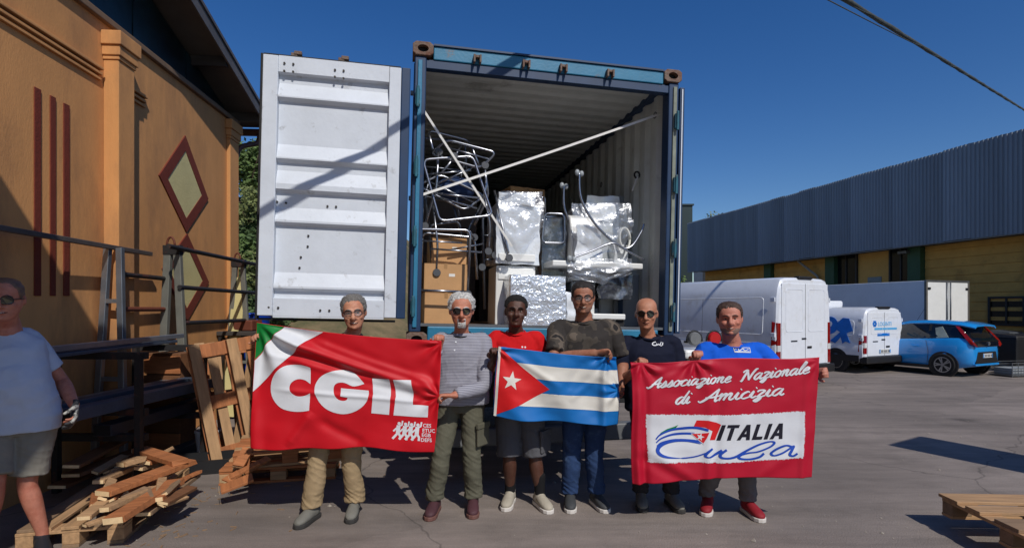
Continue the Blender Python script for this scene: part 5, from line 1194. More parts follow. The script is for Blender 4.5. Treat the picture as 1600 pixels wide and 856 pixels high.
def itab(x, xs, ys):
    if x <= xs[0]: return ys[0]
    for i in range(len(xs)-1):
        if x <= xs[i+1]: return ys[i]+(ys[i+1]-ys[i])*(x-xs[i])/(xs[i+1]-xs[i])
    return ys[-1]
def full_hair(front=.078): return lambda a, z, p: (z+.006*noise.noise(p*70)+.004*noise.noise(p*150)-itab(abs(a), [0,.55,.95,1.2,1.45,1.75,2.1,3.14], [front,front-.004,.045,-.012,-.006,.012,-.055,-.075]))/.022
def hand(b, wrist, d, n, ts=1, curl=(40,40,30), sc=1.0, spread=.1):
    d = Vector(d).normalized(); n = Vector(n); n = (n-d*n.dot(d)).normalized(); w = d.cross(n).normalized(); wr = Vector(wrist)
    limb(b, [wr-d*.03, wr+d*.02*sc, wr+d*.055*sc, wr+d*.09*sc], [(.024*sc,.019*sc), (.031*sc,.018*sc), (.040*sc,.018*sc), (.039*sc,.014*sc)], 14, w, 3)
    for off, L in ((.030,.066), (.0105,.076), (-.0105,.071), (-.030,.056)):
        p = wr+d*.086*sc+w*off*ts*sc; ang = 0; pts = [p-d*.012]; dd = (d+w*off*ts*spread*8).normalized()
        pts.append(p)
        for f_, c in zip((.45,.31,.24), curl):
            ang += R(c); q = (dd*math.cos(ang)+n*math.sin(ang)).normalized(); p = p+q*L*f_*sc; pts.append(p)
        limb(b, pts, [.0098*sc, .0098*sc, .0090*sc, .0084*sc, .0070*sc], 8, w, 3)
    p = wr+d*.022*sc+w*.022*ts*sc; q = (d*.55+w*.75*ts+n*.35).normalized(); p1 = p+q*.042*sc; q2 = (d*.75+w*.15*ts+n*.6).normalized(); p2 = p1+q2*.032*sc; p3 = p2+(d*.6+n*.75).normalized()*.024*sc
    limb(b, [p-q*.01, p, p1, p2, p3], [.014*sc, .0145*sc, .0115*sc, .0105*sc, .008*sc], 8, n, 3)
def cloth_noise(amp, fx, fz, seed):
    return lambda co, n: amp*(noise.noise(Vector((co.x*fx, co.y*fx, co.z*fz+co.x*fx*.4))+Vector((seed, 0, 0)))+.5*noise.noise(Vector((co.x*fx*2.1, co.y*fx*2.1, co.z*fz*2.2))+Vector((0, seed, 0))))
eyew = M('eye_white', srgb(150,138,128), .4); iris = M('eye_dark', srgb(40,28,20), .2); mouthm = M('mouth_dark', srgb(84,34,30), .6); teeth = M('teeth', srgb(206,200,186), .4)
lensd = M('dark_lens', srgb(14,12,14), .08, coat=.6); framem = M('glasses_frame', srgb(24,20,22), .3)
lensc = film_mat('clear_lens', .10, .02, .02)
def skin(name, c): return M(name, srgb(*c), .48, var=.13, scale=34, bump=.22, bscale=210, spec=.4, col2=srgb(int(c[0]*.92), int(c[1]*.78), int(c[2]*.74)), c2lo=.46, c2hi=.72, c2scale=13)

def person(label, J, S, name='person'):
    """J: joints in the yard; S: sizes, clothes and materials"""
    root = Vector((J['root'][0], J['root'][1], 0)); t = thing(name, label, 'person', root)
    j = {k: (Vector(v)-root) for k, v in J.items() if k != 'root'}
    sk = S['skin']; hs = S.get('head', 1.0)*1.02; seed = random.random()*90
    Hm = Euler((S.get('pitch', 0), S.get('tilt', 0), S.get('yaw', 0)), 'XYZ').to_matrix().to_4x4(); Hm = Matrix.Translation(j['head'])@Hm@Matrix.Scale(hs, 4)
    hx = lambda v: Hm@Vector(v); wide, jaw = S.get('wide', 1)*1.06, S.get('jaw', 1)*1.02
    def htrans(b): b.v = [tuple(hx(v)) for v in b.v]; return b
    b = MB()
    N = 40
    h_ = MB(); h_.rings([[hpt(z, -math.pi+2*math.pi*k/N, wide, jaw) for k in range(N)] for z in [-.120+.242*i/44 for i in range(45)]])
    ns = S.get('nose', 1.0)
    limb(h_, [(0,-.088,.022), (0,-.104,-.008), (0,-.1165*(1+(ns-1)*.1),-.032), (0,-.103,-.043)], [.0085*ns,.0105*ns,.0155*ns,.010*ns], 12)
    for s in (-1, 1):
        h_.ellipsoid((s*.0135*ns,-.1,-.037), (.0095*ns,.012,.009), 10, 7)
        h_.ellipsoid((s*.0765*wide,.014,-.004), (.009,.019,.031), 12, 9, Matrix.Rotation(s*-.35, 3, 'Z'))
        h_.ellipsoid((s*.042,-.070,-.030), (.024,.02*S.get('cheek', 1),.02), 12, 8)
        limb(h_, [(s*.020,-.090,-.036), (s*.033,-.083,-.052), (s*.036,-.076,-.070)], [.0065,.0075,.0055], 8)
    limb(h_, [(-.05,-.076,.022), (-.025,-.093,.0235), (0,-.094,.021), (.025,-.093,.0235), (.05,-.076,.022)], [.006,.008,.007,.008,.006], 8, (0,0,1))
    limb(h_, [(-.026,-.080,-.063), (-.008,-.0955,-.0625), (0,-.0965,-.064), (.008,-.0955,-.0625), (.026,-.080,-.063)], [.004,.0062,.0058,.0062,.004], 8, (0,0,1))
    limb(h_, [(-.023,-.082,-.0745), (0,-.0955,-.0765), (.023,-.082,-.0745)], [.004,.0074,.004], 8, (0,0,1))
    h_.ellipsoid((0,-.084,-.102), (.02,.013,.014), 12, 8)
    htrans(h_); b.add(h_.v, h_.f)
    # neck, trunk, arms, legs of the one body
    nk = j['neck']; nr = S.get('neck', .056)
    limb(b, [hx((0,.02,-.02)), hx((0,.015,-.09)), (hx((0,.015,-.12))+nk)/2, nk, nk-Vector((0,-.01,.08))], [nr*.96, nr, nr, nr*1.1, nr*1.25], 16)
    sh = (j['shL']+j['shR'])/2; pv_ = j['pelvis']; ty = S.get('tyaw', 0); RM = Matrix.Rotation(ty, 3, 'Z')
    hipw, waw, chw, shw = [k_*f_ for k_, f_ in zip(S['w'], (1.04, 1.06, 1.07, 1.08))]; bf, cf = S.get('belly', .12), S.get('chest', .12)
    def trunk(bb, k=1.0, low=-.10, grow=0.0):
        hz, sz = pv_.z, sh.z
        T = [(hz+low, hipw*.97, .105, .125), (hz, hipw, .11, .13), (hz+.10, (hipw+waw)/2, (bf+.105)/2, .115), (hz+.20, waw, bf, .10), (hz+.30, (waw+chw)/2, (bf+cf)/2, .105), (sz-.16, chw, cf, .118), (sz-.07, chw*1.0, cf*.95, .118), (sz-.01, shw*.88, .088, .105), (sz+.035, shw*.60, .072, .088), (sz+.065, shw*.34, .062, .072)]
        rows = []; n_ = 30
        for z, w_, f_, bk in T:
            lowg = (.034 if z <= hz+.02 else (.022 if z <= hz+.12 else 0)) if grow else 0
            u = max(0, min(1, (z-hz)/(sz-hz))); c_ = pv_.lerp(Vector((sh.x, sh.y, sh.z)), u); w_ = w_*k+grow+lowg; f_ = f_*k+grow+lowg*.9; bk = bk*k+grow+lowg*.6
            ring = []
            for q in range(n_):
                a = 2*math.pi*q/n_; x = w_*spow(math.cos(a), .85); y = (f_ if math.sin(a) < 0 else bk)*spow(math.sin(a), .85)
                ring.append(Vector((c_.x, c_.y, z))+RM@Vector((x, y, 0)))
            rows.append(ring)
        bb.rings(rows)
    trunk(b, .90, -.04)
    ar = S.get('arm', 1.0)
    for s in 'LR':
        d_ = (j['wr'+s]-j['el'+s]).normalized()
        limb(b, [j['sh'+s], j['sh'+s].lerp(j['el'+s], .5), j['el'+s], j['el'+s].lerp(j['wr'+s], .35), j['wr'+s]-d_*.01], [.052*ar, .046*ar, .040*ar, .042*ar, .027*ar], 14, (0,1,.3))
        hd, hn, ts, cu = S['hand'+s]; hand(b, j['wr'+s], hd, hn, ts, cu, S.get('hs', 1.0))
        limb(b, [j['hip'+s], j['hip'+s].lerp(j['kn'+s], .5), j['kn'+s], j['kn'+s].lerp(j['an'+s], .3), j['an'+s]+Vector((0,0,.06)), j['an'+s]], [.082, .070, .053, .056, .036, .040], 16)
    o = put(vox(b, .0062, 3), 'body', sk, t)
    # hair, brows, eyes, mouth
    if S.get('hair'):
        for fn, T, nz, mt, nm, sc_ in S['hair']:
            hb = htrans(hair_shell(fn, T, nz, seed=seed, wide=wide, jaw=jaw, sc=sc_, strands=(1900 if T > .012 else (1500 if T > .006 else 0)) if nm != 'goatee' else 250, slen=.015 if T > .014 else (.006 if mt.name == 'hair_black' else .010))); ho = put(hb.mesh('hair'), nm, mt, t)
    bm_ = S.get('brow')
    for s in (-1, 1):
        e = MB(); e.ellipsoid((s*.032,-.0690,.0), (.0125,.0125,.0055), 12, 8); eo = htrans(e).build('eye', eyew, t, smooth='all')
        e = MB(); e.ellipsoid((s*.032,-.0770,.0), (.0058,.0055,.0052), 10, 6); htrans(e).build('iris', iris, eo, smooth='all')
        if bm_: e = MB(); limb(e, [(s*.014,-.0985,.0215), (s*.034,-.0965,.027), (s*.053,-.079,.0205)], [.0035,.0045,.0025], 8, (0,0,1)); htrans(e).build('eyebrow', bm_, t, smooth='all')
    e = MB(); mw = S.get('smile', .020)
    mw *= 1.25
    limb(e, [(-mw,-.0855,-.0672), (-mw*.5,-.0965,-.0695), (0,-.1000,-.0702), (mw*.5,-.0965,-.0695), (mw,-.0855,-.0672)], [.0022,.0036,.0040,.0036,.0022], 8, (0,0,1)); mo_ = htrans(e).build('mouth', mouthm, t, smooth='all')
    if S.get('teeth'): e = MB(); limb(e, [(-mw*.6,-.0968,-.0682), (0,-.1012,-.0690), (mw*.6,-.0968,-.0682)], [.0018,.0030,.0018], 8, (0,0,1)); htrans(e).build('teeth', teeth, mo_, smooth='all')
    gl = S.get('glasses')
    if gl:
        lw_, lh_ = (.0285, .0215) if gl == 'dark' else (.0275, .018)
        gb = MB(); lb = MB()
        for s in (-1, 1):
            c_ = Vector((s*.0325, -.1005, .001)); rr = [Vector((c_.x+lw_*spow(math.cos(a), .8), c_.y+.012*((c_.x+lw_*math.cos(a))/.06)**2, c_.z+lh_*spow(math.sin(a), .8))) for a in [2*math.pi*i/20 for i in range(20)]]
            gb.tube(rr, .0026 if gl != 'dark' else .0022, 6, closed=True)
            lb2 = MB(); lb2.add([tuple(p) for p in rr]+[tuple(p+Vector((0,.002,0))) for p in rr], [tuple(range(20)), tuple(range(39, 19, -1))]+[(i, (i+1) % 20, 20+(i+1) % 20, 20+i) for i in range(20)])
            lo_ = htrans(lb2); lb.add(lo_.v, lo_.f)
            gb.tube([(s*.060,-.088,.006), (s*.076*wide,-.04,.008), (s*.080*wide,.012,.006)], .0026, 6)
        gb.tube([(-.008,-.1045,.006), (0,-.107,.008), (.008,-.1045,.006)], .0026, 6)
        go = htrans(gb).build('glasses', framem, t, smooth='all'); lb.build('lenses', lensd if gl == 'dark' else lensc, go)
    # shirt
    sb = MB(); trunk(sb, 1.0, S.get('shirt_low', -.10), .012)
    for s in 'LR':
        a_, c_ = j['sh'+s], j['el'+s]; sl_ = S.get('sleeve', .62); up_ = (c_-a_)
        inn = a_.lerp(sh, .35)+Vector((0,0,.005))
        if sl_ <= 1: limb(sb, [inn, a_, a_+up_*.5, a_+up_*sl_], [.062*ar, .068*ar, .068*ar, .070*ar], 16, (0,1,.3), cap=.12)
        else:
            w_ = j['wr'+s]; limb(sb, [inn, a_, a_+up_*.5, c_, c_.lerp(w_, .5), c_.lerp(w_, .88)], [.062*ar, .066*ar, .062*ar, .056*ar, .050*ar, .041*ar], 16, (0,1,.3), cap=.12)
    me = vox(sb, .008, 4); cn = cloth_noise(S.get('crease', .007), 7, 9, seed)
    def sfold(co, n):
        q = Vector((co.x*5+co.z*5, co.y*6, co.z*9-co.x*6))+Vector((seed*1.3, 0, 0)); r_ = .30-abs(noise.noise(q)); q2 = Vector((co.x*11-co.z*7, co.y*9, co.z*8+co.x*9))+Vector((0, seed, 0))
        return cn(co, n)*.8+.020*max(r_, -.1)*(.5+.5*noise.noise(q*.6))+.012*max(0, .16-abs(noise.noise(q2)))
    displace(me, sfold); so_ = put(me, S.get('shirt_name', 't_shirt'), S['shirt'], t)
    if S.get('collar'):
        cbb = MB()
        cc = Vector((sh.x, sh.y-.010, sh.z+.046)); 
        cbb.tube([cc+Vector((.078*math.cos(a), .07*math.sin(a)-.012, .018+.022*math.sin(a))) for a in [2*math.pi*i/28 for i in range(28)]], S.get('collar_r', .012), 8, closed=True); cbb.build('collar', S['collar'], so_, smooth='all')
    # trousers or shorts
    tb = MB(); low = S.get('leg', 1.0); hz = pv_.z; rows = []
    for z, w_, f_, bk in ((hz-.12, hipw*.96, .105, .125), (hz-.04, hipw*1.0, .115, .138), (hz+.05, hipw*.98, .112, .125), (hz+.12, (hipw+waw)/2*.98, .108, .115)):
        rows.append([Vector((pv_.x, pv_.y, z))+RM@Vector((w_*1.03*spow(math.cos(a), .85), (f_ if math.sin(a) < 0 else bk)*spow(math.sin(a), .85), 0)) for a in [2*math.pi*q/28 for q in range(28)]])
    tb.rings(rows); lr = S.get('legr', 1.0); flare = S.get('flare', 1.0)
    for s in 'LR':
        h0, k0, a0_ = j['hip'+s], j['kn'+s], j['an'+s]
        if low >= 1: limb(tb, [h0+Vector((0,.005,.02)), h0.lerp(k0, .4), k0, k0.lerp(a0_, .35), a0_+Vector((0,.01,.10)), a0_+Vector((0,.012,.035))], [(.098*lr,.108*lr), (.088*lr,.092*lr), .071*lr, .070*lr, .064*flare*lr, .066*flare*lr], 18, cap=.12)
        else: limb(tb, [h0+Vector((0,.005,.02)), h0.lerp(k0, .45), h0.lerp(k0, .8), h0.lerp(k0, low)], [(.100*lr,.108*lr), .095*lr, .090*lr, .092*lr], 18, cap=.08)
    me = vox(tb, .0075, 3)
    zs = [j['knL'].z, j['anL'].z+.08]
    base = cloth_noise(.007, 8, 8, seed+5)
    def fold(co, n):
        q = Vector((co.x*9+co.z*6, co.y*9, co.z*20+co.x*12))+Vector((seed, 0, 0)); q2 = Vector((co.x*16-co.z*9, co.y*14, co.z*15+co.x*16))+Vector((0, seed, 0)); return .026*max(0, .30-abs(noise.noise(q)))-.003+.020*max(0, .17-abs(noise.noise(q2)))
    displace(me, lambda co, n: base(co, n)+(fold(co, n)*max(.38, math.exp(-((co.z-zs[0])/.10)**2)*.8, math.exp(-((co.z-zs[1])/.10)**2)) if low >= 1 else fold(co, n)*.35))
    to = put(me, 'trousers' if low >= 1 else 'shorts', S['pants'], t)
    for x_ in S.get('pockets', ()):
        s = x_; k0 = j['kn'+s]; h0 = j['hip'+s]; c_ = h0.lerp(k0, .72 if low < 1 else .62); sg_ = 1 if s == 'L' else -1
        MB().bx(-.075, .075, -.012, .012, -.085, .085).build('cargo_pocket', S['pants'], to, bevel=.01, loc=c_+Vector((sg_*.085*lr, -.045, 0)), rot=(0, 0, sg_*R(58))); 
        MB().bx(-.08, .08, -.016, .016, .05, .095).build('pocket_flap', S['pants'], to, bevel=.008, loc=c_+Vector((sg_*.087*lr, -.047, 0)), rot=(0, 0, sg_*R(58)))
    if S.get('belt'): MB().rings([[Vector((pv_.x, pv_.y, hz+dz))+RM@Vector(((hipw+waw)/2*1.03*math.cos(a), (.118 if math.sin(a) < 0 else .125)*math.sin(a), 0)) for a in [2*math.pi*q/28 for q in range(28)]] for dz in (.10, .14)]).build('belt', S['belt'], to)
    # shoes and socks
    for s in 'LR':
        a0_ = j['an'+s]; fd = Vector((*S['foot'+s], 0)).normalized(); sd = Vector((-fd.y, fd.x, 0)); g0 = Vector((a0_.x, a0_.y, 0)); k = S.get('shoe_len', .95)
        q = lambda f_, z, l_=0: g0+fd*f_*k+sd*l_+Vector((0,0,z))
        ub = MB(); limb(ub, [q(-.055,.058), q(.02,.062), (q(.10,.052)), q(.165,.043), q(.188,.038)], [(.036,.040), (.041,.050), (.047,.038), (.043,.028), (.030,.020)], 16, sd)
        limb(ub, [q(-.015,.06), q(-.005,.09), q(-.002,S.get('shoe_h', .115))], [.045, .043, .044], 14, sd)
        me = vox(ub, .0075, 3); sh_o = put(me, 'shoe', S['shoe'], t)
        ol = [(-.098,0), (-.09,.026), (-.06,.037), (0,.038), (.06,.043), (.12,.052), (.17,.048), (.20,.03), (.212,0)]; ol = ol+[(a_, -c_) for a_, c_ in reversed(ol[1:-1])]
        MB().prism(ol, lambda u, v: q(u, .0, v*.96), lambda u, v: q(u, .032, v)).build('sole', S['sole'], sh_o, bevel=.006)
        if S.get('lace'):
            for i_ in range(4):
                f_ = .035+.026*i_; zz = .108-.012*i_
                MB().tube([q(f_, zz-.014, -.03), q(f_+.004, zz, 0), q(f_, zz-.014, .03)], .0045, 5).build('lace', S['lace'], sh_o)
        if S.get('sock'):
            skb = MB(); limb(skb, [a0_+Vector((0,0,.03)), a0_+Vector((0,0,.06)), a0_+Vector((0,0,S.get('sock_h', .16)))], [.044, .043, .048], 14); put(vox(skb, .008, 2), 'sock', S['sock'], t)
    return t

# materials
sk1 = skin('skin_tan', (192,136,108)); sk2 = skin('skin_red_tan', (186,122,96)); sk3 = skin('skin_dark', (84,54,42)); sk4 = skin('skin_brown', (158,108,84)); sk5 = skin('skin_bald', (182,126,98)); sk6 = skin('skin_ruddy', (188,124,104)); sk7 = skin('skin_pink', (182,118,96))
hairgrey = M('hair_grey', srgb(112,108,104), .7, var=.4, scale=70, bump=.6, bscale=120); hairsilver = M('hair_silver', srgb(196,194,190), .7, var=.3, scale=70, bump=.6, bscale=120)
hairblack = M('hair_black', srgb(20,18,18), .75, var=.3, scale=80, bump=.8, bscale=160); hairdark = M('hair_dark', srgb(34,28,26), .6, var=.3, scale=70, bump=.5, bscale=120); hairbrown = M('hair_brown', srgb(70,50,40), .6, var=.3, scale=70, bump=.5, bscale=120); stub = M('stubble', srgb(124,98,88), .8, var=.25, scale=90); stub2 = M('beard_shadow', srgb(128,90,74), .75, var=.3, scale=90)
def fabric(name, c, var=.08, **k): return M(name, srgb(*c), .85, var=var, scale=5, bump=.12, bscale=220, spec=.2, **k)
tan = fabric('tan_vest', (176,146,118)); beige = fabric('beige_trousers', (158,136,104), .12); blackc = fabric('black_cotton', (24,24,26)); olive = fabric('olive_trousers', (92,90,76), .12)
redt = fabric('red_tshirt', (196,22,26)); greys = fabric('grey_shorts', (84,84,88), .12); navy = fabric('navy_polo', (22,26,44)); bluet = fabric('blue_tshirt', (20,92,206)); jeans = fabric('blue_jeans', (42,62,98), .2, col2=srgb(80,104,140), c2lo=.55, c2hi=.75, c2scale=4)
khaki = fabric('khaki_shorts', (126,122,112), .1); palet = fabric('pale_tshirt', (178,188,206), .05); charcoal = fabric('charcoal_trousers', (52,50,52)); greyp = fabric('grey_trousers', (104,100,100))
def striped():
    m = fabric('striped_henley', (164,164,172)); n = m.node_tree.nodes; l = m.node_tree.links; b = n['Principled BSDF']; src = b.inputs['Base Color'].links[0].from_socket
    tc = n.new('ShaderNodeTexCoord'); mp = n.new('ShaderNodeMapping'); mp.inputs['Scale'].default_value = (1, 2, 88); l.new(tc.outputs['Object'], mp.inputs[0])
    sx = n.new('ShaderNodeSeparateXYZ'); l.new(mp.outputs[0], sx.inputs[0])
    fr = n.new('ShaderNodeMath'); fr.operation = 'FRACT'; l.new(sx.outputs[2], fr.inputs[0]); gt = n.new('ShaderNodeMath'); gt.operation = 'GREATER_THAN'; gt.inputs[1].default_value = .52; l.new(fr.outputs[0], gt.inputs[0])
    mx = n.new('ShaderNodeMix'); mx.data_type = 'RGBA'; l.new(gt.outputs[0], mx.inputs[0]); l.new(src, mx.inputs[6]); mx.inputs[7].default_value = (*srgb(116,114,126), 1); l.new(mx.outputs[2], b.inputs['Base Color']); return m
def camo():
    m = fabric('dark_camouflage', (66,62,58)); n = m.node_tree.nodes; l = m.node_tree.links; b = n['Principled BSDF']
    tc = n.new('ShaderNodeTexCoord'); nt = n.new('ShaderNodeTexNoise'); nt.inputs['Scale'].default_value = 7; nt.inputs['Detail'].default_value = 2; l.new(tc.outputs['Object'], nt.inputs[0])
    cr = n.new('ShaderNodeValToRGB'); cr.color_ramp.interpolation = 'CONSTANT'; e = cr.color_ramp.elements; e[0].color = (*srgb(52,48,46), 1); e[1].position = .46; e[1].color = (*srgb(70,64,58), 1)
    x = e.new(.55); x.color = (*srgb(98,88,78), 1); x = e.new(.62); x.color = (*srgb(40,38,38), 1); l.new(nt.outputs[0], cr.inputs[0]); l.new(cr.outputs[0], b.inputs['Base Color']); return m
henley = striped(); camom = camo()
shoe_grey = M('shoe_grey', srgb(112,110,102), .8, var=.15, bump=.2, bscale=60); shoe_maroon = M('shoe_maroon', srgb(72,40,46), .7, var=.2, bump=.2); shoe_beige = M('shoe_beige', srgb(164,156,140), .8, var=.15, bump=.2); shoe_dark = M('shoe_dark', srgb(58,60,62), .7, var=.2); shoe_red = M('shoe_red', srgb(136,18,30), .7, var=.12); shoe_black = M('shoe_black', srgb(30,32,38), .6)
sole_d = M('sole_dark', srgb(52,50,48), .8); sole_w = M('sole_white', srgb(206,200,192), .7); sole_m = M('sole_brown', srgb(108,72,64), .7); lace_w = M('lace_white', srgb(200,196,186), .8); lace_b = M('lace_black', srgb(26,26,26), .8)
def P(px, py, Y): v = W3(px, py, Y); return (v.x, v.y, v.z)
def face_yaw(x, y): return math.atan2(-x, y)*.85
UP_OVER = lambda: ((0, -.35, .94), (0, -1, -.25))
# 1: man behind the union flag
person('man in tan vest and glasses holding up the red lettered flag', dict(root=(-1.28, 4.2), head=P(553, 488, 4.2), neck=P(549, 525, 4.235), shL=P(588, 540, 4.24), shR=P(509, 540, 4.24), elR=P(455, 572, 4.22), wrR=P(415, 536, 4.08), elL=P(604, 600, 4.30), wrL=P(585, 650, 4.24),
    pelvis=(-1.31, 4.25, .88), hipL=(-1.21, 4.25, .84), hipR=(-1.41, 4.25, .84), knL=P(549, 712, 4.2), knR=P(497, 712, 4.14), anL=(-1.215, 4.24, .07), anR=(-1.50, 4.13, .07)),
    dict(skin=sk1, nose=1.08, head=1.03, pitch=R(4), tilt=R(-4), yaw=R(12), hair=[(full_hair(.08), .0125, .006, hairgrey, 'hair', 46)], brow=hairgrey, glasses='clear', teeth=1, smile=.024, w=(.165,.165,.175,.20), shirt=tan, shirt_name='vest', collar=blackc, collar_r=.022, sleeve=1.5, pants=beige, flare=1.14, legr=1.03,
         handL=((.3,-.6,.3), (0,-1,-.3), 1, (60,50,40)), handR=((-.5,-.5,.7), (-.2,-1,-.2), -1, (60,55,40)), footL=(.12,-1), footR=(-.25,-1), shoe=shoe_grey, sole=sole_d, lace=lace_w))
# 2: striped henley
person('grey-haired man in striped henley and sunglasses gripping the flag edge', dict(root=(-.40, 4.3), head=P(721, 485, 4.28), neck=P(721, 520, 4.33), shL=P(756, 534, 4.34), shR=P(686, 534, 4.34), elR=P(668, 588, 4.22), wrR=P(686, 541, 4.08), elL=P(756, 602, 4.22), wrL=P(707, 618, 4.03),
    pelvis=(-.40, 4.35, .90), hipL=(-.31, 4.35, .86), hipR=(-.49, 4.35, .86), knL=P(737, 708, 4.3), knR=P(690, 708, 4.26), anL=(-.305, 4.33, .07), anR=(-.60, 4.29, .07)),
    dict(skin=sk2, head=1.04, pitch=R(3), yaw=R(6), wide=1.03, hair=[(full_hair(.082), .015, .008, hairsilver, 'hair', 40), (lambda a, z, p: min((-.048-z)/.012, (.034-abs(p.x))/.008) if not (abs(z+.0695) < .008 and abs(p.x) < .022) else 0, .009, .003, hairsilver, 'goatee', 50)], brow=hairsilver, glasses='dark', w=(.17,.165,.175,.205), shirt=henley, shirt_name='henley_shirt', collar=blackc, collar_r=.0045, sleeve=1.5, shirt_low=-.06, pants=olive, legr=1.02, flare=1.08, pockets=('L',),
         handR=((.1,-.42,.9), (.0,-1,-.35), -1, (62,62,40)), handL=((-.95,-.25,.05), (-.1,-.2,-.9), -1, (55,60,40)), footL=(.05,-1), footR=(-.12,-1), shoe=shoe_maroon, sole=sole_m, shoe_h=.16, lace=lace_b))
# 3: red T-shirt
person('young man in red T-shirt and grey cargo shorts holding the flag hoist', dict(root=(.05, 4.42), head=P(806, 487, 4.40), neck=P(806, 517, 4.44), shL=P(839, 531, 4.46), shR=P(773, 531, 4.46), elR=P(759, 590, 4.36), wrR=P(771, 562, 4.18), elL=P(856, 592, 4.44), wrL=P(838, 628, 4.30),
    pelvis=(.055, 4.46, .89), hipL=(.145, 4.46, .85), hipR=(-.035, 4.46, .85), knL=P(836, 712, 4.42), knR=P(796, 712, 4.42), anL=(.222, 4.42, .075), anR=(-.015, 4.48, .075)),
    dict(skin=sk3, nose=1.18, head=1.0, pitch=R(-4), tilt=R(3), yaw=R(2), jaw=.96, hair=[(lambda a, z, p: min(full_hair(.07)(a, z, p), (z-.018)/.02), .013, .005, hairblack, 'hair', 70)], brow=hairblack, w=(.155,.145,.165,.195), shirt=redt, shirt_low=-.05, sleeve=.6, collar=redt, collar_r=.0045, pants=greys, leg=.99, legr=1.10, pockets=('L',),
         handR=((.05,-.3,.95), (.35,-.8,-.1), -1, (65,60,45)), handL=((-.4,-.5,-.2), (-.2,-.6,-.6), -1, (40,40,30)), footL=(.42,-1), footR=(-.22,-1), shoe=shoe_beige, sole=sole_w, lace=lace_w, sock=blackc, sock_h=.17))
# 4: camouflage T-shirt
person('tall man in dark camouflage T-shirt and jeans with forearm across the flag', dict(root=(.60, 4.42), head=P(911, 465, 4.40), neck=P(912, 493, 4.45), shL=P(955, 514, 4.46), shR=P(871, 514, 4.46), elR=P(866, 560, 4.24), wrR=P(932, 551, 4.10), elL=P(973, 566, 4.42), wrL=P(970, 600, 4.24),
    pelvis=(.60, 4.46, .93), hipL=(.695, 4.46, .88), hipR=(.505, 4.46, .88), knL=P(928, 705, 4.42), knR=P(893, 705, 4.42), anL=(.68, 4.44, .07), anR=(.468, 4.44, .07)),
    dict(skin=sk4, nose=1.05, cheek=1.2, head=1.0, pitch=R(5), yaw=R(-6), wide=1.05, jaw=1.08, neck=.062, hair=[(full_hair(.07), .008, .004, hairdark, 'hair', 60), (lambda a, z, p: (-.050-z+.006*noise.noise(p*60))/.02 if not (abs(z+.0695) < .009 and abs(p.x) < .026) else 0, .0015, .0008, stub2, 'beard_shadow', 50)], brow=hairdark, glasses='clear', teeth=1, smile=.024, w=(.18,.20,.20,.235), belly=.15, chest=.135, shirt=camom, sleeve=.82, arm=1.12, collar=camom, collar_r=.0045, pants=jeans, legr=1.05,
         handR=((.95,-.2,.1), (.1,-.6,-.75), 1, (50,50,40)), handL=((-.15,-.3,-.9), (-.8,-.5,.0), -1, (45,45,35)), footL=(.3,-1), footR=(-.08,-1), shoe=shoe_dark, sole=sole_w, lace=lace_b))
# 5: navy polo
person('bald man in navy polo shirt and sunglasses behind the right banner', dict(root=(1.13, 4.42), head=P(1010, 490, 4.40), neck=P(1012, 522, 4.44), shL=P(1051, 538, 4.46), shR=P(977, 538, 4.46), elR=P(962, 600, 4.40), wrR=P(997, 576, 4.14), elL=P(1068, 604, 4.44), wrL=P(1052, 640, 4.28),
    pelvis=(1.13, 4.46, .87), hipL=(1.22, 4.46, .83), hipR=(1.04, 4.46, .83), knL=P(1043, 715, 4.43), knR=P(1005, 715, 4.43), anL=(1.285, 4.44, .07), anR=(1.045, 4.46, .07)),
    dict(skin=sk5, head=1.0, pitch=R(2), yaw=R(-16), jaw=1.0, brow=hairbrown, glasses='dark', hair=[(lambda a, z, p: min((z-itab(abs(a), [0,1.2,1.6,2.2,3.14], [.2,.2,.0,-.05,-.07]))/.012, (.045-z)/.02), .003, .001, hairbrown, 'cropped_hair', 60)], w=(.165,.17,.18,.21), shirt=navy, shirt_name='polo_shirt', sleeve=.78, collar=navy, collar_r=.011, pants=charcoal,
         handR=((.25,-.45,.85), (.1,-1,-.3), -1, (62,60,45)), handL=((-.3,-.5,-.3), (0,-.8,-.4), -1, (40,40,30)), footL=(.15,-1), footR=(-.15,-1), shoe=shoe_grey, sole=sole_d, lace=lace_w))
# 6: blue T-shirt
person('man in bright blue T-shirt and red shoes holding the right banner', dict(root=(1.72, 4.25), head=P(1140, 498, 4.22), neck=P(1143, 533, 4.26), shL=P(1186, 550, 4.28), shR=P(1102, 550, 4.28), elR=P(1080, 600, 4.24), wrR=P(1088, 566, 4.06), elL=P(1232, 596, 4.20), wrL=P(1272, 583, 4.06),
    pelvis=(1.72, 4.29, .86), hipL=(1.81, 4.29, .82), hipR=(1.63, 4.29, .82), knL=P(1165, 715, 4.24), knR=P(1120, 715, 4.26), anL=(1.83, 4.26, .07), anR=(1.55, 4.36, .07)),
    dict(skin=sk6, nose=1.12, cheek=1.25, head=1.02, pitch=R(0), tilt=R(-2), yaw=R(-18), wide=1.04, jaw=1.06, neck=.064, hair=[(full_hair(.070), .008, .004, hairbrown, 'hair', 60), (lambda a, z, p: (-.052-z)/.02 if not (abs(z+.0695) < .009 and abs(p.x) < .024) else 0, .002, .001, stub, 'stubble', 50)], brow=hairbrown, teeth=1, smile=.02, w=(.18,.20,.20,.235), belly=.16, chest=.135, shirt=bluet, sleeve=.75, arm=1.1, collar=bluet, collar_r=.0045, pants=greyp,
         handR=((-.1,-.4,.9), (0,-1,-.35), -1, (65,60,45)), handL=((.55,-.75,.15), (-.75,-.6,.0), 1, (55,55,40)), footL=(.12,-1), footR=(-.45,-1), shoe=shoe_red, sole=sole_w))
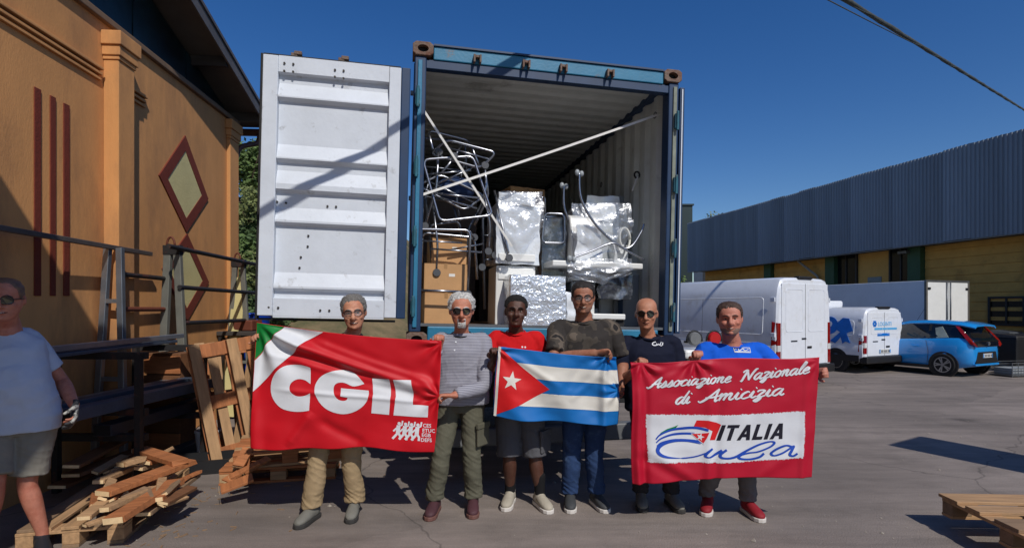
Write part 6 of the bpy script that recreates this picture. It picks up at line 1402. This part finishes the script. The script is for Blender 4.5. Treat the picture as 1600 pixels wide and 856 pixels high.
# 7: man at the left edge, looking across
person('heavy man in pale T-shirt and khaki shorts at the left edge, wearing work gloves', dict(root=(-3.02, 3.5), head=P(20, 468, 3.48), neck=P(22, 502, 3.54), shL=P(56, 530, 3.66), shR=P(-34, 530, 3.42), elL=P(108, 594, 3.80), wrL=P(130, 634, 3.66), elR=P(-60, 612, 3.40), wrR=P(-45, 670, 3.25),
    pelvis=(-3.13, 3.54, .90), hipL=(-3.05, 3.60, .86), hipR=(-3.21, 3.48, .86), knL=P(56, 752, 3.55), knR=P(6, 752, 3.42), anL=(-3.02, 3.60, .075), anR=(-3.26, 3.46, .075)),
    dict(skin=sk7, head=1.08, pitch=R(4), yaw=R(30), tyaw=R(32), wide=1.05, jaw=1.1, neck=.066, hair=[(full_hair(.084), .005, .003, M('hair_thin_brown', srgb(104,80,66), .6, var=.3, scale=70), 'hair', 60)], brow=hairbrown, glasses='dark', smile=.026, teeth=1, w=(.175,.195,.195,.225), belly=.195, chest=.15, shirt=palet, shirt_low=-.10, sleeve=.72, arm=1.1, crease=.009, pants=khaki, leg=.88, legr=1.12,
         handL=((.35,-.5,-.75), (-.5,-.4,.2), -1, (30,35,25)), handR=((.1,-.3,-.9), (.9,0,0), 1, (30,30,20)), footL=(.75,-.8), footR=(.4,-1), shoe=shoe_black, sole=sole_d, shoe_h=.09))
# work glove in the left man's hand side, over fingers and palm
gl_ = [o for o in bpy.data.objects if o.get('label', '').startswith('heavy man')][0]
gb = MB(); wv = Vector(P(130, 634, 3.66))-Vector((-3.02, 3.5, 0)); hand(gb, wv, (.35,-.5,-.75), (-.5,-.4,.2), -1, (22,30,22), 1.2)
gme = vox(gb, .005, 2); put(gme, 'work_glove', M('glove_black', srgb(46,46,48), .7, col2=srgb(170,168,160), c2lo=.5, c2hi=.56, c2scale=9), gl_)
gl_.location.x -= .055
# marks on shirts
pm = {o.get('label', ''): o for o in bpy.data.objects if o.get('category') == 'person'}
def shirt_ribbon(lab, px, py, Y, strokes, mat, nm, s=.001):
    pass

# ------------------------------------------------------------ flags (cloth sheets with printed shapes lying on the folds)
from mathutils.geometry import tessellate_polygon
class Cloth:
    def __init__(s, tl, tr, br, bl, Y, fold, sag=0, edge=None):
        s.c = [Vector(p) for p in (tl, tr, br, bl)]; s.Y = Y; s.fold = fold; s.sag = sag; s.edge = edge
    def px(s, u, v):
        a = s.c[0].lerp(s.c[1], u); b = s.c[3].lerp(s.c[2], u); p = a.lerp(b, v)
        p.y += s.sag*4*u*(1-u)*(1-v)**2
        if s.edge: p = p+Vector(s.edge(u, v))
        return p
    def uv(s, x, y):
        u, v = .5, .5
        for _ in range(6):
            p = s.px(u, v); e = 1e-3; du = (s.px(u+e, v)-p)/e; dv = (s.px(u, v+e)-p)/e
            det = du.x*dv.y-du.y*dv.x; rx, ry = x-p.x, y-p.y
            u += (rx*dv.y-ry*dv.x)/det; v += (du.x*ry-du.y*rx)/det
        return u, v
    def at(s, u, v, lift=0):
        p = s.px(u, v); w = W3(p.x, p.y, s.Y); w.y += s.fold(u, v)-lift; return w
    def sheet(s, nu, nv): return MB().sheet([[s.at(i/nu, j/nv) for i in range(nu+1)] for j in range(nv+1)], None)
    def decal(s, polys, mat, parent, name, lift=.0035, thr=2.6):
        bm = bmesh.new()
        for poly in polys:
            vs = [bm.verts.new((x, y, 0)) for x, y in poly]
            for t in tessellate_polygon([[Vector((x, y, 0)) for x, y in poly]]):
                try: bm.faces.new([vs[i] for i in t])
                except ValueError: pass
        for _ in range(7):
            es = [e for e in bm.edges if e.calc_length() > thr]
            if not es: break
            bmesh.ops.subdivide_edges(bm, edges=es, cuts=1); bmesh.ops.triangulate(bm, faces=[f for f in bm.faces if len(f.verts) > 3])
        for v in bm.verts:
            u, w = s.uv(v.co.x, v.co.y); v.co = s.at(u, w, lift)
        for f in bm.faces:
            f.normal_update()
            if f.normal.y > 0: f.normal_flip()
            f.smooth = True
        me = bpy.data.meshes.new(name); bm.to_mesh(me); bm.free(); me.materials.append(mat)
        o = bpy.data.objects.new(name, me); COL.objects.link(o); o.parent = parent; return o
def ribbon(pts, wid, close=False):     # brush stroke -> quads (as a list of small polygons)
    pts = [Vector((p[0], p[1], 0)) for p in pts]; k = len(pts); L, Rr = [], []
    for i, p in enumerate(pts):
        d = (pts[min(i+1, k-1)]-pts[max(i-1, 0)]); d = d.normalized() if d.length > 1e-6 else Vector((1,0,0)); n = Vector((-d.y, d.x, 0)); w = wid[i]/2 if isinstance(wid, list) else wid(d, i/(k-1))/2
        L.append(p+n*w); Rr.append(p-n*w)
    return [[(L[i].x, L[i].y), (L[i+1].x, L[i+1].y), (Rr[i+1].x, Rr[i+1].y), (Rr[i].x, Rr[i].y)] for i in range(k-1)]
def cr2(pts, sub=5): return [(p.x, p.y) for p in crom([Vector((a, b, 0)) for a, b in pts], sub)]
def circ2(x, y, r, n=16): return [(x+r*math.cos(2*math.pi*i/n), y+r*math.sin(2*math.pi*i/n)) for i in range(n)]
def star2(x, y, r, rot=0): return [(x+(r if i % 2 == 0 else r*.4)*math.sin(rot+i*math.pi/5), y-(r if i % 2 == 0 else r*.4)*math.cos(rot+i*math.pi/5)) for i in range(10)]
def clothm(name, c, rough=.55):
    m = M(name, srgb(*c), rough, var=.05, scale=4, bump=.05, bscale=240, spec=.35); return m
fred = clothm('flag_red', (192,12,28)); fwhite = clothm('flag_white', (212,214,218)); fgreen = clothm('flag_green', (10,120,50)); fcrim = clothm('banner_crimson', (176,12,42)); fblue = clothm('flag_blue', (14,104,176)); fcream = clothm('flag_cream', (216,212,202)); ftred = clothm('flag_triangle_red', (206,26,30)); fink = clothm('print_black', (22,20,34)); fsblue = clothm('print_blue', (24,70,170)); fdark = clothm('print_shadow', (96,10,34))
edge_ = lambda s, u0, v0, u1, v1, asp: None
def seg_d(u, v, a, b, asp):    # signed distance to a line in cloth units (v down), asp = height / width
    ax, ay, bx, by = a[0], a[1]*asp, b[0], b[1]*asp; dx, dy = bx-ax, by-ay; L = math.hypot(dx, dy); px, py = u-ax, v*asp-ay
    return (px*dy-py*dx)/L*-1, (px*dx+py*dy)/(L*L)
def solid(o, th=.0016):
    md = o.modifiers.new('s', 'SOLIDIFY'); md.thickness = th; md.offset = -1; return o
# ---- union flag
def grip(u, v, gs, asp):
    d = 0
    for gu, gv, A in gs:
        x, y = u-gu, (v-gv)*asp; r = math.hypot(x, y); d += A*math.sin(math.atan2(y, x)*8+gu*5)*math.exp(-(r/.13)**2)*min(1, max(0, r-.012)/.05)
    return d
def fold1(u, v):
    r = math.hypot(u, v*.66); th = math.atan2(v*.66, u+.001)
    d = .020*math.sin(th*10+.5)*math.exp(-((r-.20)/.17)**2)*min(1, max(0, r-.03)/.08)
    for (a, b, A, w) in (((.06,.06), (1.0,.47), -.052, .034), ((.10,.02), (.95,.40), .026, .045), ((.03,.12), (.98,.52), .034, .04), ((.25,.06), (1.0,.40), -.022, .022), ((.04,.22), (1.0,.50), -.020, .022), ((.1,.52), (.95,.56), -.009, .014), ((.35,.75), (.62,.98), .016, .03), ((.2,.98), (.33,.7), -.014, .025)):
        s_, t_ = seg_d(u, v, a, b, .66); d += A*math.exp(-(s_/w)**2)*max(0, min(1, t_*6, (1.03-t_)*6))
    d += .010*math.sin(u*9+v*3)*v+.014*math.sin(u*23+1.0)*max(0, v-.72)*2.2*(1-u*.3)
    d += .03*math.exp(-((u-.02)/.035)**2)*math.sin(v*5)+.010*noise.noise((u*4, v*4, 1))+.004*noise.noise((u*11, v*9, 4))
    d += .025*math.exp(-((1-u)/.1)**2)*v*v+grip(u, v, ((1.0, .02, .016), (1.0, .5, .016)), .66)
    return d
def edge1(u, v): return (-3*math.sin(v*3.1)*(1-u)+5*(u**3)*math.sin(v*3.14*.9)*.6, 3.0*math.sin(u*6.5+.6)*v**3+1.5*math.sin(u*17)*v**4)
c1 = Cloth((401,503), (690,532), (677,706), (393,697), 3.99, fold1, 5, edge1)
f1 = thing('union_flag', 'red flag with large white capital letters and a green and white corner', 'flag', (0,0,0))
solid(put(c1.sheet(210, 140).mesh('cloth'), 'cloth', fred, f1))
A1 = lambda x, y: (400+x/5.037, 540+y/5.035)
pA = lambda pts: [A1(*p) for p in pts]
C_ = [(430,172), (385,158), (330,150), (240,155), (180,190), (130,255), (113,340), (135,420), (195,485), (280,512), (360,515), (425,505), (432,370), (390,390), (330,395), (285,368), (268,325), (285,285), (330,262), (385,270), (430,300)]
G_ = [(850,300), (800,240), (745,205), (680,192), (600,200), (520,235), (475,290), (465,350), (490,420), (540,480), (610,520), (690,536), (770,520), (835,480), (875,430), (888,380), (886,352), (780,342), (670,332), (670,395), (725,405), (715,425), (680,430), (640,412), (614,360), (618,312), (650,290), (700,292), (760,318), (805,314)]
C_ = cr2(C_[:12], 3)+cr2(C_[12:], 3); G_ = cr2(G_[:17], 3)+G_[17:20]+cr2(G_[20:], 3)
I_ = [(912,258), (1052,262), (1060,385), (1048,542), (907,530), (922,380)]
L_ = [(1083,265), (1222,268), (1238,360), (1235,463), (1358,470), (1350,563), (1083,545), (1100,400)]
for nm, pl_ in (('letter_c', C_), ('letter_g', G_), ('letter_i', I_), ('letter_l', L_)): c1.decal([pA(pl_)], fwhite, f1, nm, .004, 2.0)
zz = lambda x, y: (385+x*.467, 440+y*.467)
def U1(u, v): p = c1.px(u, v); return (p.x, p.y)
c1.decal([[U1(.002,.003), U1(.06,.003), U1(.145,.004), U1(.07,.14), U1(.002,.30)]], fgreen, f1, 'green_corner', .004, 1.7)
c1.decal([[U1(.147,.004), U1(.36,.004), U1(.27,.10), U1(.12,.36), U1(.002,.56), U1(.002,.31), U1(.072,.145)]], fwhite, f1, 'white_band', .004, 1.7)
# four marching figures and the small lettering
for k, (hx_, hy_) in enumerate(((1127,610), (1178,615), (1225,618), (1275,622))):
    polys = [pA(circ2(hx_, hy_, 13, 12))]
    polys += ribbon([A1(hx_-4, hy_+14), A1(hx_-8, hy_+50), A1(hx_-10, hy_+75)], lambda d, t: 6.2)
    polys += ribbon([A1(hx_-8, hy_+70), A1(hx_-30, hy_+95), A1(hx_-52, hy_+118)], lambda d, t: 3.6)
    polys += ribbon([A1(hx_-8, hy_+70), A1(hx_+8, hy_+98), A1(hx_+6, hy_+125)], lambda d, t: 3.6)
    polys += ribbon([A1(hx_-4, hy_+22), A1(hx_+22, hy_+12), A1(hx_+28, hy_-22)], lambda d, t: 2.6)
    polys += ribbon([A1(hx_-6, hy_+24), A1(hx_-30, hy_+45), A1(hx_-46, hy_+60)], lambda d, t: 2.6)
    c1.decal(polys, fwhite, f1, 'marching_figure', .003+.0004*k)
def text_polys(txt, size, shear=0, bold=0):
    cu = bpy.data.curves.new('t', 'FONT'); cu.body = txt; cu.size = size; cu.shear = shear; cu.offset = bold; cu.resolution_u = 2
    o = bpy.data.objects.new('t', cu); COL.objects.link(o); me = bpy.data.meshes.new_from_object(o.evaluated_get(bpy.context.evaluated_depsgraph_get())); bpy.data.objects.remove(o)
    out = [[(me.vertices[i].co.x, me.vertices[i].co.y) for i in p.vertices] for p in me.polygons]; bpy.data.meshes.remove(me); return out
for k, (tx, x, y) in enumerate((('CES', 1312, 640), ('ETUC', 1308, 678), ('EGB', 1303, 714), ('DEFS', 1296, 752))):
    c1.decal([[A1(x+px_, y-py_+px_*.06) for px_, py_ in q] for q in text_polys(tx, 40, 0, .6)], fwhite, f1, 'small_lettering')
# ---- national flag
def fold2(u, v):
    d = .024*math.sin(u*8+v*2.5)+.020*math.sin(u*14-v*5)*v+.010*noise.noise((u*4, v*3, 7))+.004*noise.noise((u*10, v*8, 2))
    for (a, b, A, w) in (((.02,.02), (.55,.5), -.012, .03), ((.75,.0), (.55,.6), .012, .04), ((.95,.1), (.6,.7), -.010, .03)):
        s_, t_ = seg_d(u, v, a, b, .57); d += A*math.exp(-(s_/w)**2)*max(0, min(1, t_*5, (1-t_)*5))
    d += grip(u, v, ((.0, .04, .016), (.90, .0, .018), (1.0, .5, .014)), .57)
    d += .07*max(0, (u-.90)/.10)**1.3+.02*math.exp(-((u-.88)/.03)**2)*-1
    return d
def edge2(u, v): return (-2*math.sin(v*3.1)*(1-u)+(3 if u > .9 else 0)*math.sin(v*3)*(u-.9)*10, 4*math.sin(u*3.1)*v**2*.6+1.5*math.sin(u*9)*v**3+2.0*math.sin(u*3.14)*(1-v))
c2 = Cloth((779,541), (966,559), (967,664), (771,650), 4.08, fold2, 0, edge2)
f2 = thing('national_flag', 'blue and white striped flag with a red triangle and white star', 'flag', (0,0,0))
solid(put(c2.sheet(160, 100).mesh('cloth'), 'cloth', fblue, f2))
def U2(u, v): p = c2.px(u, v); return (p.x, p.y)
tri = lambda v: .46*(1-abs(v-.55)/.55) if v < .55 else .46*(1-(v-.55)/.45)
for v0, v1, nm in ((.2,.4,'white_stripe'), (.6,.8,'white_stripe')):
    n_ = 14; c2.decal([[U2(tri(v0)*.7+(.999-tri(v0)*.7)*i/n_, v0) for i in range(n_+1)]+[U2(.999-(.999-tri(v1)*.7)*i/n_, v1) for i in range(n_+1)]], fcream, f2, nm, .0032, 1.8)
c2.decal([[U2(.004,.004), U2(.22,.27), U2(.44,.53), U2(.22,.78), U2(.004,.996), U2(.004,.5)]], ftred, f2, 'red_triangle', .0048, 2.2)
c2.decal([star2(799.5, 595, 15.5, R(8))], fcream, f2, 'white_star', .0064, 2.2)
c2.decal([[U2(.001,0), U2(.022,0), U2(.022,1), U2(.001,1)]], fcream, f2, 'hoist_band', .0058)
# ---- association banner
def fold3(u, v):
    d = .007*math.sin(u*7+.8)+.009*noise.noise((u*4, v*4, 11))+.0035*noise.noise((u*12, v*9, 12))
    for x, A, w in ((.035,-.03,.022), (.075,.02,.02), (.42,-.010,.024), (.465,.012,.026), (.94,-.012,.02)): d += A*math.exp(-((u-x)/w)**2)*(.35+.65*v)
    d += .012*math.sin(u*17+2)*max(0, v-.75)*3+.010*math.sin(u*26)*max(0, .12-v)*8*(1-u)
    d += grip(u, v, ((.06, .0, .016), (.34, .0, .016), (1.0, .03, .006)), .63)
    for (a, b, A, w) in (((.0,.75), (.35,1.05), .012, .03), ((.1,.72), (.42,1.1), -.012, .03), ((.95,.72), (.65,1.05), -.010, .03), ((.36,.0), (.1,.14), .01, .02)):
        s_, t_ = seg_d(u, v, a, b, .63); d += A*math.exp(-(s_/w)**2)*max(0, min(1, t_*5, (1-t_)*5))
    return d
def edge3(u, v): return (2*math.sin(v*6)*(1-u), 2.5*math.sin(u*7+1)*v**4+2.0*math.sin(u*9)*(1-v)**4)
c3 = Cloth((985,566), (1281,557), (1269,743), (989,754), 3.98, fold3, 0, edge3)
f3 = thing('association_banner', 'crimson banner with white script lettering and a white logo panel', 'banner', (0,0,0))
solid(put(c3.sheet(200, 130).mesh('cloth'), 'cloth', fcrim, f3))
B3 = lambda x, y: (985+x/4.28, 555+y/4.28)
pB = lambda pts: [B3(*p) for p in pts]
# logo panel with brushed edges
rnd = random.Random(3); pan = []
cs = [(108,396), (640,398), (1166,374), (1162,540), (1150,682), (620,716), (122,716), (112,560)]
cs.append(cs[0])
for (a, b) in zip(cs, cs[1:]):
    L = math.hypot(b[0]-a[0], b[1]-a[1]); n_ = int(L/3.4); nx, ny = (b[1]-a[1])/L, -(b[0]-a[0])/L
    for i in range(n_):
        t_ = i/n_; e = rnd.uniform(-2, 7) if i % 2 else rnd.uniform(-6, 2); pan.append((a[0]+(b[0]-a[0])*t_+nx*e, a[1]+(b[1]-a[1])*t_+ny*e))
c3.decal([pB(pan)], fwhite, f3, 'logo_panel', .003, 2.6)
# leaf, stripes, red flag, star
c3.decal([pB([(188,536), (205,515), (245,492), (290,478), (322,464), (306,484), (290,500), (250,510), (215,524)])], fgreen, f3, 'green_leaf', .004)
c3.decal([pB([(443,433), (520,434), (575,448), (606,462), (588,510), (566,566), (528,564), (548,505), (500,482), (424,474)])], ftred, f3, 'red_flag_patch', .004)
for k, (pts, w0) in enumerate(((([(170,562), (200,530), (270,500), (360,486), (440,484), (520,500)]), 17), (([(172,584), (205,556), (270,532), (350,522), (430,524)]), 15), (([(176,606), (205,584), (260,570), (340,564), (430,570), (480,582)]), 13))):
    c3.decal(ribbon(pB(cr2(pts, 6)), lambda d, t: w0/4.28*(.5+.9*t if t < .6 else 1.04)), fsblue, f3, 'blue_stripe', .0042)
c3.decal([pB([(404,522), (470,518), (534,508), (516,552), (490,596), (446,560)])], fwhite, f3, 'patch_outline', .0055)
c3.decal([pB([(412,524), (470,522), (525,514), (508,552), (487,586), (448,556)])], ftred, f3, 'star_patch', .0068)
c3.decal([pB(star2(467, 544, 27, .3))], fwhite, f3, 'white_star', .0081)
# ITALIA in slanted capitals
def cap(ch):
    t_ = .27
    if ch == 'I': return [[(0,0), (t_,0), (t_,1), (0,1)]], t_
    if ch == 'T': return [[(0,.80), (.82,.80), (.82,1), (0,1)], [(.28,0), (.28+t_,0), (.28+t_,.79), (.28,.79)]], .82
    if ch == 'A': return [[(0,0), (.26,0), (.58,1), (.32,1)], [(.66,0), (.92,0), (.60,1), (.34,1)], [(.2,.20), (.72,.20), (.66,.40), (.26,.40)]], .92
    if ch == 'L': return [[(0,0), (t_,0), (t_,1), (0,1)], [(.2,0), (.72,0), (.72,.2), (.2,.2)]], .72
x = 0; letters = []
for ch in 'ITALIA': ps, w_ = cap(ch); letters.append((x, ps)); x += w_+.14
tot = x-.14
for x0, ps in letters:
    out = []
    for p_ in ps:
        q = []
        for a, b in p_:
            X = (x0+a)/tot; q.append(B3(575+X*440+b*36*1.0, 568-X*12-b*(104)))
        out.append(q)
    c3.decal(out, fink, f3, 'block_letter', .0055)
# Cuba in loose script
cub = [([(470,590), (380,570), (300,568), (230,584), (190,612), (182,640), (205,664), (260,680), (350,686), (430,676), (490,656), (540,628)], 26, 9), ([(548,622), (510,650), (500,672), (530,678), (575,655), (610,632)], 12, 11), ([(640,628), (600,660), (606,680), (650,684), (700,672), (760,640), (850,596), (930,574), (960,582), (930,610), (850,640), (790,648), (740,660), (718,676), (740,688), (800,690), (860,676), (890,652)], 12, 11), ([(1085,612), (1040,600), (980,622), (940,652), (960,668), (1010,652), (1060,622), (1090,604), (1072,636), (1060,660), (1084,668), (1112,652)], 11, 13)]
for pts, w0, w1 in cub:
    P_ = pB(cr2(pts, 7)); k_ = len(P_)
    c3.decal(ribbon(P_, (lambda d, t, w0=w0, w1=w1: ((w0*math.sin(math.pi*min(1, t*1.35+.02))**.8 if t < .72 else w1*.95) if w0 > 20 else w0*1.35*(.6+.6*abs(d.y)+.12*math.sin(t*9)))/4.28)), fsblue, f3, 'script_letter', .0062)
# white brush script
GL = {'a': ([[(.78,.82), (.48,1), (.14,.70), (.06,.26), (.24,.0), (.5,.2), (.8,.95)], [(.8,.95), (.68,.3), (.8,.0), (1.02,.18)]], .98), 's': ([[(-.05,.1), (.25,.5), (.44,1.1)], [(.44,1.08), (.60,.55), (.50,.08), (.22,-.02), (.06,.14)], [(.5,.06), (.82,.2)]], .76),
      'o': ([[(.46,1), (.14,.75), (.06,.3), (.28,.0), (.58,.2), (.66,.7), (.44,1.0), (.56,.78), (.96,.88)]], .86), 'c': ([[(.62,.8), (.48,1), (.16,.72), (.07,.28), (.28,.0), (.78,.22)]], .72), 'i': ([[(-.02,.3), (.22,.98), (.14,.3), (.26,.0), (.55,.22)], [(.32,1.36), (.36,1.46)]], .5),
      'z': ([[(.02,.82), (.2,1), (.62,.92), (.36,.45), (.12,.06)], [(.12,.1), (.42,.14), (.46,-.2), (.22,-.58), (.0,-.48), (.26,-.12), (.8,.2)]], .78), 'n': ([[(.0,.75), (.16,1), (.14,.5), (.08,.0)], [(.1,.4), (.38,.95), (.58,.92), (.50,.3), (.62,.0), (.9,.22)]], .88),
      'e': ([[(.06,.38), (.46,.55), (.58,.85), (.4,1), (.14,.7), (.08,.26), (.28,.0), (.78,.26)]], .74), 'l': ([[(.05,.3), (.42,1.2), (.50,1.75), (.36,1.85), (.18,1.0), (.12,.25), (.26,.0), (.58,.22)]], .52), 'd': ([[(.78,.82), (.48,1), (.14,.70), (.06,.26), (.24,.0), (.5,.2), (.8,.95)], [(1.0,1.85), (.78,.85), (.68,.25), (.82,.0), (1.04,.18)]], 1.0),
      'm': ([[(.0,.75), (.16,1), (.14,.5), (.08,.0)], [(.1,.4), (.36,.95), (.52,.92), (.46,.4), (.42,.0)], [(.44,.4), (.72,.95), (.9,.92), (.82,.3), (.94,.0), (1.2,.22)]], 1.2),
      'A': ([[(-.35,.25), (-.2,.0), (.1,.25), (.55,1.0), (1.0,1.75)], [(1.0,1.75), (.95,.9), (.98,.0), (1.2,.15)], [(.1,.62), (.6,.6), (1.25,.74)]], 1.22), 'N': ([[(-.1,.1), (.08,.0), (.2,.7), (.38,1.6), (.1,1.62), (-.1,1.35)], [(.36,1.6), (.62,.85), (.86,.05)], [(.86,.05), (1.02,.9), (1.26,1.65), (1.5,1.72)]], 1.42)}
def script(word, x0, y0, x1, y1, xh, nm):
    tot = sum(GL[ch][1] for ch in word); x = 0
    for ch in word:
        strokes, adv = GL[ch]
        polys = []
        for st in strokes:
            P_ = []
            for a, b in cr2(st, 6):
                t_ = (x+a)/tot; P_.append((x0+(x1-x0)*t_+b*xh*.42, y0+(y1-y0)*t_-b*xh))
            sc_ = xh*.26
            polys += ribbon(pB(P_), lambda d, t: sc_/4.28*(.48+.62*abs(d.x*.35+d.y*-.94))*(.8+.4*math.sin(math.pi*min(1, max(0, t)))))
        sh_ = [[(p[0]+.5, p[1]+.75) for p in q] for q in polys]
        c3.decal(sh_, fdark, f3, 'script_shadow', .0025); c3.decal(polys, fwhite, f3, 'script_letter', .004)
        x += adv
script('Associazione', 128, 220, 665, 178, 40, 'a'); script('Nazionale', 735, 172, 1190, 118, 43, 'n'); script('di', 296, 326, 392, 318, 46, 'd'); script('Amicizia', 478, 312, 1020, 262, 46, 'm')

# ------------------------------------------------------------ marks on the shirts, laid on the cloth
from mathutils.bvhtree import BVHTree
def on_shirt(lab, polys, mat, nm, thr=2.0):
    root = [o for o in bpy.data.objects if o.get('label', '').startswith(lab)][0]
    sh_ = [o for o in kids(root) if 'shirt' in o.name][0]; rl = Vector(root.location)
    me = sh_.data; bv_ = BVHTree.FromPolygons([v.co+rl for v in me.vertices], [tuple(p.vertices) for p in me.polygons])
    bm = bmesh.new()
    for poly in polys:
        vs = [bm.verts.new((x, y, 0)) for x, y in poly]
        for t in tessellate_polygon([[Vector((x, y, 0)) for x, y in poly]]):
            try: bm.faces.new([vs[i] for i in t])
            except ValueError: pass
    for _ in range(5):
        es = [e for e in bm.edges if e.calc_length() > thr]
        if not es: break
        bmesh.ops.subdivide_edges(bm, edges=es, cuts=1); bmesh.ops.triangulate(bm, faces=[f for f in bm.faces if len(f.verts) > 3])
    o_ = Vector((0, 0, CH))
    for v in bm.verts:
        d = (W3(v.co.x, v.co.y, 1)-o_).normalized(); h = bv_.ray_cast(o_, d)
        v.co = (h[0]-d*.003-rl) if h[0] is not None else (W3(v.co.x, v.co.y, 4.3)-rl)
    m_ = bpy.data.meshes.new(nm); bm.to_mesh(m_); bm.free(); m_.materials.append(mat); o = bpy.data.objects.new(nm, m_); COL.objects.link(o); o.parent = sh_
Cq = lambda x, y: (960+x/6.154, 450+y/6.15)
on_shirt('bald man', ribbon([Cq(*p) for p in cr2([(398,515), (372,524), (366,540), (390,550), (420,540)], 5)], lambda d, t: 1.5)+ribbon([Cq(*p) for p in cr2([(405,530), (410,548), (425,535), (432,548), (452,515), (440,545), (455,552), (466,520), (464,548)], 4)], lambda d, t: 1.0), fwhite, 'chest_script')
bl = [(1145,572), (1300,572), (1310,618), (1158,614)]
def ring_polys(P_, w): return sum([ribbon([Cq(*P_[i]), Cq(*P_[(i+1) % len(P_)])], lambda d, t: w) for i in range(len(P_))], [])
on_shirt('man in bright blue', ring_polys(bl, 1.0)+ribbon([Cq(*p) for p in cr2([(1160,585), (1190,580), (1200,600), (1235,582), (1255,600), (1290,585)], 4)], lambda d, t: 1.3)+[[Cq(1160,602), Cq(1300,606), Cq(1302,614), Cq(1162,611)]], fwhite, 'chest_logo')
Cr = lambda x, y: (750+x/6.4, 430+y/6.4)
on_shirt('young man', [[Cr(*p) for p in circ2(423, 716, 9, 8)], [Cr(*p) for p in circ2(452, 718, 9, 8)]], fwhite, 'chest_mark')
Ch = lambda x, y: (500+x/5.714, 445+y/5.713)
for (x, y) in ((1226,440), (1213,508), (1201,582)): on_shirt('grey-haired man', [[Ch(*p) for p in circ2(x, y, 8, 8)]], fwhite, 'button')
